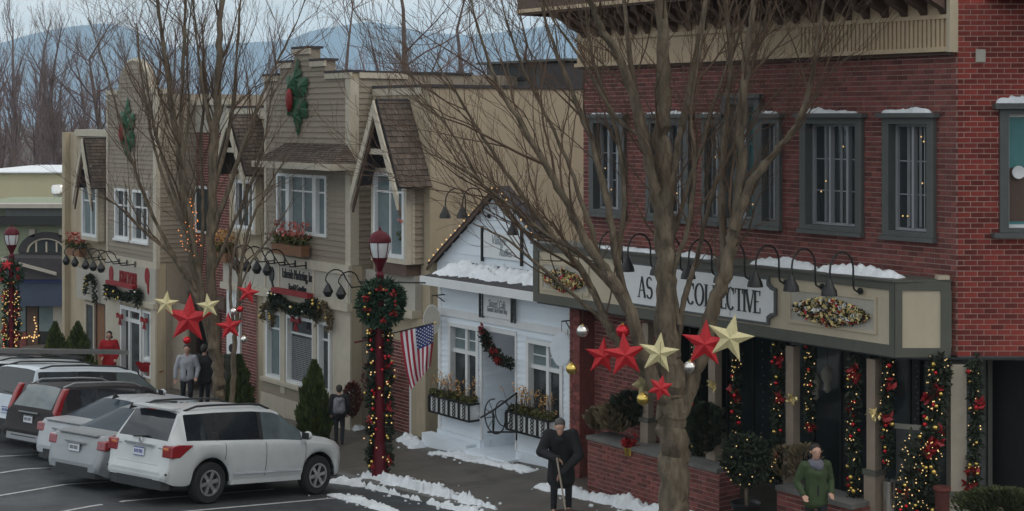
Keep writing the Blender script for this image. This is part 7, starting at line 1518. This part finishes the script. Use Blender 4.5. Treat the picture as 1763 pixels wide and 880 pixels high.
BIG2 = dict(BIG); BIG2['paint'] = paint('grey_white_paint', (.52, .56, .58)); b5, c5 = make_car('suv', 'pale grey white SUV behind the big white SUV, carrying a long grey ladder', BIG2, shift(base0, -11.4, .6), hd0, 'suv')
# ladder on the roof of the farthest car
LD = thing('roof_ladder', 'long flat grey aluminium ladder lying across the roof of the farthest car', 'ladder', (0, 0, 0), rot=0); LD.matrix_world = b5.matrix_world.copy()
for y in (-.42, -.02): part(MB().box(-3.4, 1.9, y - .03, y + .03, 2.02, 2.13), 'ladder_rail', rim_m, LD)
for k in range(14): part(MB().tube([(-3.25 + k * .37, -.389, 2.08), (-3.25 + k * .37, -.051, 2.08)], .025, 6), 'rung', chrome, LD)
for x in (-1.4, .2): part(MB().box(x - .03, x + .03, -.8, .8, 1.91, 1.97), 'cross_bar', blackp, LD)
# ------------------------------------------------------------------ people
def capsule(mb, p, q, r0, r1, n=10):
    p, q = Vector(p), Vector(q); d = (q - p); L_ = d.length; d = d.normalized() if L_ > 1e-6 else Vector((0, 0, 1))
    pts = [p - d * r0 * .95, p - d * r0 * .7, p - d * r0 * .3, p, q, q + d * r1 * .3, q + d * r1 * .7, q + d * r1 * .95]; rs = [r0 * .3, r0 * .72, r0 * .96, r0, r1, r1 * .96, r1 * .72, r1 * .3]
    mb.tube(pts, rs, n)
def remesh(o, vox, it=4):
    m = o.modifiers.new('union', 'REMESH'); m.mode = 'VOXEL'; m.voxel_size = vox; m.use_smooth_shade = True
    s = o.modifiers.new('soften', 'SMOOTH'); s.factor = .5; s.iterations = it; return o
def hand(mb, w_, d, side, up, curl=.5, s=1.0):
    w_, d, side, up = Vector(w_), Vector(d).normalized(), Vector(side).normalized(), Vector(up).normalized(); c = w_ + d * .05 * s
    for k in range(4): capsule(mb, w_ + side * (k - 1.5) * .012 * s, w_ + d * .088 * s + side * (k - 1.5) * .020 * s, .016 * s, .014 * s, 6)
    for k, ln in enumerate((.064, .074, .070, .054)):
        b0 = w_ + d * .09 * s + side * (k - 1.5) * .0215 * s; k1 = b0 + (d * (1 - curl * .5) + up * -curl * .8).normalized() * ln * .5 * s; k2 = k1 + (d * (1 - curl * 1.3) + up * -curl * 1.5).normalized() * ln * .5 * s; capsule(mb, b0, k1, .0092 * s, .0086 * s, 6); capsule(mb, k1, k2, .0086 * s, .0075 * s, 6)
    t0 = w_ + d * .03 * s - side * .03 * s; t1 = t0 + (d * .7 - side * .7).normalized() * .035 * s; t2 = t1 + (d * .9 - side * .1 - up * .5 * curl).normalized() * .03 * s; capsule(mb, t0, t1, .012 * s, .0105 * s, 6); capsule(mb, t1, t2, .0105 * s, .0085 * s, 6)
def person(label, p0, yaw, Hh, J, top, legs, shoes, hair=None, coat_len=0.0, hood=False, female=False, bulk=1.0, extra=None, handcurl=.5, skin='skin', vox=.0115):
    """local frame: -y is the way the person faces, x to the picture right when seen from the front, metres for a 1.75 m body scaled to Hh"""
    k = Hh / 1.75; t = thing('person', label, 'person', p0); V = lambda p: tuple(Vector(p) * k); new = lambda: MB(p0, yaw)
    D = dict(pel=(0, 0, .96), waist=(0, 0, 1.10), chest=(0, 0, 1.30), neck=(0, .01, 1.47), head=(0, -.015, 1.635), shL=(-.19, 0, 1.42), shR=(.19, 0, 1.42), elL=(-.25, .02, 1.13), elR=(.25, .02, 1.13), wrL=(-.24, -.08, .90), wrR=(.24, -.08, .90),
             hpL=(-.09, 0, .93), hpR=(.09, 0, .93), knL=(-.10, -.02, .50), knR=(.10, -.02, .50), anL=(-.10, .02, .09), anR=(.10, .02, .09)); D.update(J); j = {n: Vector(v) * k for n, v in D.items()}
    b = new(); hd_ = j['head']; fw = (Vector(D.get('face', (0, -1, 0)))).normalized(); sd_ = fw.cross(Vector((0, 0, 1))).normalized() * -1
    def hp(f, s, u): return tuple(hd_ + (fw * f + sd_ * s + Vector((0, 0, u))) * k)
    for f, s, u, r in ((-.02, 0, .035, .088), (.02, 0, .02, .08), (.03, 0, -.035, .062), (.045, 0, -.075, .042), (-.04, 0, .0, .08)): b.ball(hp(f, s, u), r * k, 12)
    b.ball(hp(.098, 0, -.01), .016 * k, 8); b.ball(hp(.088, 0, .012), .012 * k, 8); b.ball(hp(.084, 0, -.052), .017 * k, 8, sq=(1.2, 1, .5))
    for s in (-1, 1): b.ball(hp(-.01, s * .086, 0), .024 * k, 8, sq=(.9, .5, 1.2))
    capsule(b, j['head'] - Vector((0, 0, .05 * k)), j['neck'], .052 * k, .056 * k)
    capsule(b, j['neck'] - Vector((0, 0, .06 * k)), j['chest'], .07 * k, .115 * k); capsule(b, j['chest'], j['waist'], .115 * k, .10 * k); capsule(b, j['waist'], j['pel'], .10 * k, .12 * k)
    for s in 'LR':
        capsule(b, j['neck'] - Vector((0, 0, .05 * k)), j['sh' + s], .05 * k, .052 * k); capsule(b, j['sh' + s], j['el' + s], .047 * k, .037 * k); capsule(b, j['el' + s], j['wr' + s], .036 * k, .026 * k)
        capsule(b, j['hp' + s], j['kn' + s], .078 * k, .05 * k); capsule(b, j['kn' + s], j['an' + s], .052 * k, .034 * k); capsule(b, j['an' + s], j['an' + s] + Vector((0, -.14, -.045)) * k, .038 * k, .03 * k)
        d = (j['wr' + s] - j['el' + s]).normalized(); side = d.cross(fw); side = side if side.length > .1 else d.cross(Vector((1, 0, 0))); hand(b, j['wr' + s], d, side * (1 if s == 'L' else -1), -fw + Vector((0, 0, .2)), handcurl, k)
    bo = remesh(part(b, 'body', M[skin], t, True), vox * k, 3)
    e = new()
    for s in (-1, 1): e.ball(hp(.082, s * .032, .022), .011 * k, 8)
    part(e, 'eyes', M['dark'], t, True); e = new(); e.ball(hp(.094, 0, -.053), .018 * k, 8, sq=(1.3, .6, .3)); part(e, 'mouth', lips, t, True)
    tr_ = new()
    for s in 'LR': capsule(tr_, j['hp' + s] + Vector((0, 0, .02 * k)), j['kn' + s], .098 * k, .07 * k); capsule(tr_, j['kn' + s], j['an' + s] + Vector((0, 0, .03 * k)), .07 * k, .056 * k)
    capsule(tr_, j['hpL'], j['hpR'], .11 * k, .11 * k); capsule(tr_, j['pel'], j['waist'], .13 * k, .125 * k); remesh(part(tr_, 'trousers', legs, t, True), .018 * k)
    ja = new(); B = bulk
    capsule(ja, j['neck'] - Vector((0, 0, .085 * k)), j['chest'], .095 * k * B, .152 * k * B); capsule(ja, j['chest'] + Vector((-.06, 0, 0)) * k, j['waist'] + Vector((-.05, 0, 0)) * k, .13 * k * B, .125 * k * B); capsule(ja, j['chest'] + Vector((.06, 0, 0)) * k, j['waist'] + Vector((.05, 0, 0)) * k, .13 * k * B, .125 * k * B)
    hem = j['pel'] - Vector((0, 0, coat_len * k))
    for s in (-1, 1): capsule(ja, j['waist'] + Vector((s * .05, 0, 0)) * k, hem + Vector((s * .065, 0, 0)) * k, .125 * k * B, .138 * k * B)
    for s in 'LR': capsule(ja, j['neck'] - Vector((0, 0, .08 * k)), j['sh' + s], .075 * k * B, .078 * k * B); capsule(ja, j['sh' + s], j['el' + s], .078 * k * B, .066 * k * B); capsule(ja, j['el' + s], j['wr' + s] * .96 + j['el' + s] * .04, .066 * k * B, .047 * k * B)
    remesh(part(ja, 'jacket', top, t, True), .016 * k, 5)
    sh = new()
    for s in 'LR': capsule(sh, j['an' + s] + Vector((0, .02, -.035)) * k, j['an' + s] + Vector((0, -.16, -.05)) * k, .05 * k, .042 * k)
    remesh(part(sh, 'shoes', shoes, t, True), .014 * k)
    if hair:
        h = new(); h.ball(hp(-.028, 0, .05), .098 * k, 14); h.ball(hp(-.055, 0, .0), .09 * k, 12)
        if female: h.ball(hp(-.06, .06, -.06), .05 * k, 10); h.ball(hp(-.06, -.06, -.06), .05 * k, 10); h.ball(hp(-.07, 0, -.07), .06 * k, 10)
        remesh(part(h, 'hair', hair, t, True), .014 * k, 2)
    if hood: h = new(); h.ball(tuple(j['neck'] + Vector((0, .05, -.01)) * k), .10 * k, 12, sq=(1.25, .9, .7)); part(h, 'hood', top, t, True)
    if extra: extra(t, j, k, new, hp)
    return t
lips = mat('lips', (.30, .10, .09), .5, .1, 10)
cl = lambda n, c, v=.2: mat(n, c, .85, v, 7, .35, 60)
coat_d, trou_d, shoe_d = cl('black_coat', (.014, .014, .017)), cl('dark_trousers', (.018, .019, .024)), mat('dark_shoes', (.02, .018, .017), .5, .2, 9)
greenj, scarf_m, hoodm, redc, bagm = cl('green_jacket', (.042, .066, .026)), cl('grey_scarf', (.14, .14, .17)), cl('grey_hoodie', (.38, .39, .43)), cl('red_coat', (.40, .012, .02)), cl('patterned_backpack', (.16, .16, .18), .9)
greyhair = mat('grey_hair', (.10, .09, .085), .7, .3, 24)
def face_cam(p): a, b = p[0], p[1]; return math.atan2(-b, -a) + math.pi / 2      # yaw that turns -y toward the camera
# shoveling person
pS = at_b(966, 16.85, 880); yS = face_cam(pS)
def shovel(t, j, k, new, hp): pass
J_S = dict(chest=(.0, -.07, 1.29), neck=(-.01, -.15, 1.44), head=(-.02, -.25, 1.56), face=(0, -.8, -.62), shL=(-.21, -.12, 1.41), shR=(.20, -.11, 1.41), elL=(-.35, -.17, 1.12), elR=(.31, -.22, 1.08), wrL=(-.06, -.40, 1.04), wrR=(.01, -.42, .80), knL=(-.12, -.10, .50), knR=(.13, -.02, .50), anL=(-.13, -.04, .09), anR=(.13, .08, .09), waist=(0, -.02, 1.10))
person('person in a long black coat bending over a snow shovel on the pavement', pS, yS, 1.78, J_S, coat_d, trou_d, shoe_d, greyhair, .33, bulk=1.36, handcurl=.8)
SV = thing('snow_shovel', 'snow shovel with pale handle and dark blade held by the black coated person', 'shovel', pS); k = 1.78 / 1.75; mb = MB(pS, yS)
h0_, h1_ = Vector((-.075, -.465, 1.09)), Vector((.08, -.56, .20)); mb.tube([h0_ * k, h1_ * k], .016, 8); part(mb, 'handle', mat('pale_wood', (.36, .30, .24), .7, .15, 8), SV); mb = MB(pS, yS); mb.tube([(h0_ + Vector((-.06, 0, .02))) * k, (h0_ + Vector((.06, 0, .02))) * k], .016, 6); part(mb, 'grip', M['black'], SV)
bl = MB(pS, yS); n = 6
for i in range(n):
    x0_, x1_ = -.20 + .4 * i / n, -.20 + .4 * (i + 1) / n; f = lambda x: .09 * (x / .2) ** 2
    bl.slab(((x0_ + .09), -.56 - f(x0_), .24), ((x1_ + .09), -.56 - f(x1_), .24), ((x1_ + .10), -.66 - f(x1_), .02), ((x0_ + .10), -.66 - f(x0_), .02), .012)
part(bl, 'blade', cl('shovel_blade', (.05, .035, .03)), SV)
# woman in green
pG = at_b(1404, 17.75, 860); yG = face_cam(pG) + .35
def scarf(t, j, k, new, hp):
    s = new(); c = j['neck']; s.lathe([(.075 * k, .05 * k), (.12 * k, .03 * k), (.145 * k, -.03 * k), (.12 * k, -.09 * k), (.07 * k, -.10 * k)], tuple(c + Vector((0, -.01, 0)) * k), 16); s.ball(tuple(c + Vector((.02, -.11, -.06)) * k), .07 * k, 10, sq=(1.2, .7, 1)); remesh(part(s, 'scarf', scarf_m, t, True), .018 * k, 3)
person('woman in a green jacket and grey scarf walking before the arcade', pG, yG, 1.66, dict(elL=(-.29, .06, 1.14), wrL=(-.25, -.12, .98), elR=(.28, .07, 1.14), wrR=(.22, -.14, 1.0), knR=(.10, -.12, .52), anR=(.10, -.10, .11), anL=(-.10, .16, .12), knL=(-.10, .02, .50)), greenj, coat_d, shoe_d, M['hairm'], .12, female=True, bulk=1.04, extra=scarf)
# man in grey hoodie
pH = at_b(322, 17.9, 730); person('man in a pale grey hoodie and dark shorts walking by the left street tree', pH, face_cam(pH) - .1, 1.80, dict(elL=(-.29, .02, 1.13), wrL=(-.30, -.06, .88), elR=(.29, .02, 1.13), wrR=(.26, -.16, .93), knR=(.10, -.14, .52), anR=(.10, -.08, .10), anL=(-.10, .12, .10)), hoodm, trou_d, shoe_d, M['hairm'], .06, hood=True, bulk=1.03)
# person in red coat
pR = at_b(188, 18.5, 660); person('person in a red coat standing at the shop door behind the ladder', pR, face_cam(pR) - .2, 1.72, dict(elL=(-.28, -.02, 1.15), wrL=(-.20, -.20, 1.0), elR=(.28, 0, 1.14), wrR=(.24, -.14, .93)), redc, trou_d, shoe_d, M['hairm'], .24, female=True, bulk=1.2)
# dark figures
pD = at_b(352, 18.4, 720); person('person in dark clothes half hidden behind the left street tree trunk', pD, face_cam(pD) + 2.6, 1.74, dict(elR=(.27, -.06, 1.14), wrR=(.22, -.2, .98)), coat_d, trou_d, shoe_d, M['hairm'], .16, bulk=1.15)
pE = at_b(400, 18.7, 710); person('dark clothed person with a black hood between the tree trunk and the narrow cedar', pE, face_cam(pE) + 3.0, 1.78, dict(), cl('dark_olive_coat', (.03, .032, .022)), trou_d, shoe_d, coat_d, .2, hood=True, bulk=1.25)
# child with backpack walking away
pK = at_b(584, 17.9, 765); 
def pack(t, j, k, new, hp):
    s = new(); c = j['chest'] * .55 + j['waist'] * .45 + Vector((0, .17, 0)) * k; 
    for dx in (-.06, .06): capsule(s, c + Vector((dx, 0, .12)) * k, c + Vector((dx, 0.01, -.14)) * k, .11 * k, .13 * k)
    remesh(part(s, 'backpack', bagm, t, True), .02 * k, 2)
person('child in a dark jacket with a grey patterned backpack walking away past the cedar', pK, face_cam(pK) + math.pi, 1.36, dict(knR=(.09, -.10, .5), anR=(.09, -.04, .1), anL=(-.08, .12, .12), elL=(-.26, 0, 1.16), elR=(.26, 0, 1.16)), coat_d, trou_d, shoe_d, M['hairm'], .05, bulk=1.15, extra=pack)
# ------------------------------------------------------------------ air
hz = bpy.data.materials.new('haze_air'); hz.use_nodes = True; t_ = hz.node_tree; t_.nodes.clear(); ho = N(t_, 'ShaderNodeOutputMaterial'); hv_ = N(t_, 'ShaderNodeVolumePrincipled'); hv_.inputs['Color'].default_value = (.68, .87, 1.0, 1); hv_.inputs['Density'].default_value = .00023; t_.links.new(hv_.outputs[0], ho.inputs['Volume'])
mb = MB(); mb.add([(-5000, -400, -330), (5000, -400, -330), (5000, 4700, -330), (-5000, 4700, -330), (-5000, -400, 330), (5000, -400, 330), (5000, 4700, 330), (-5000, 4700, 330)], [(0, 3, 2, 1), (4, 5, 6, 7), (0, 1, 5, 4), (1, 2, 6, 5), (2, 3, 7, 6), (3, 0, 4, 7)])
hb = bpy.data.objects.new('haze', mb.mesh('haze', hz)); C.objects.link(hb); setp(hb, 'pale blue winter air thickening towards the mountains', None, None, 'stuff'); hb.rotation_euler = (0, 0, 0)
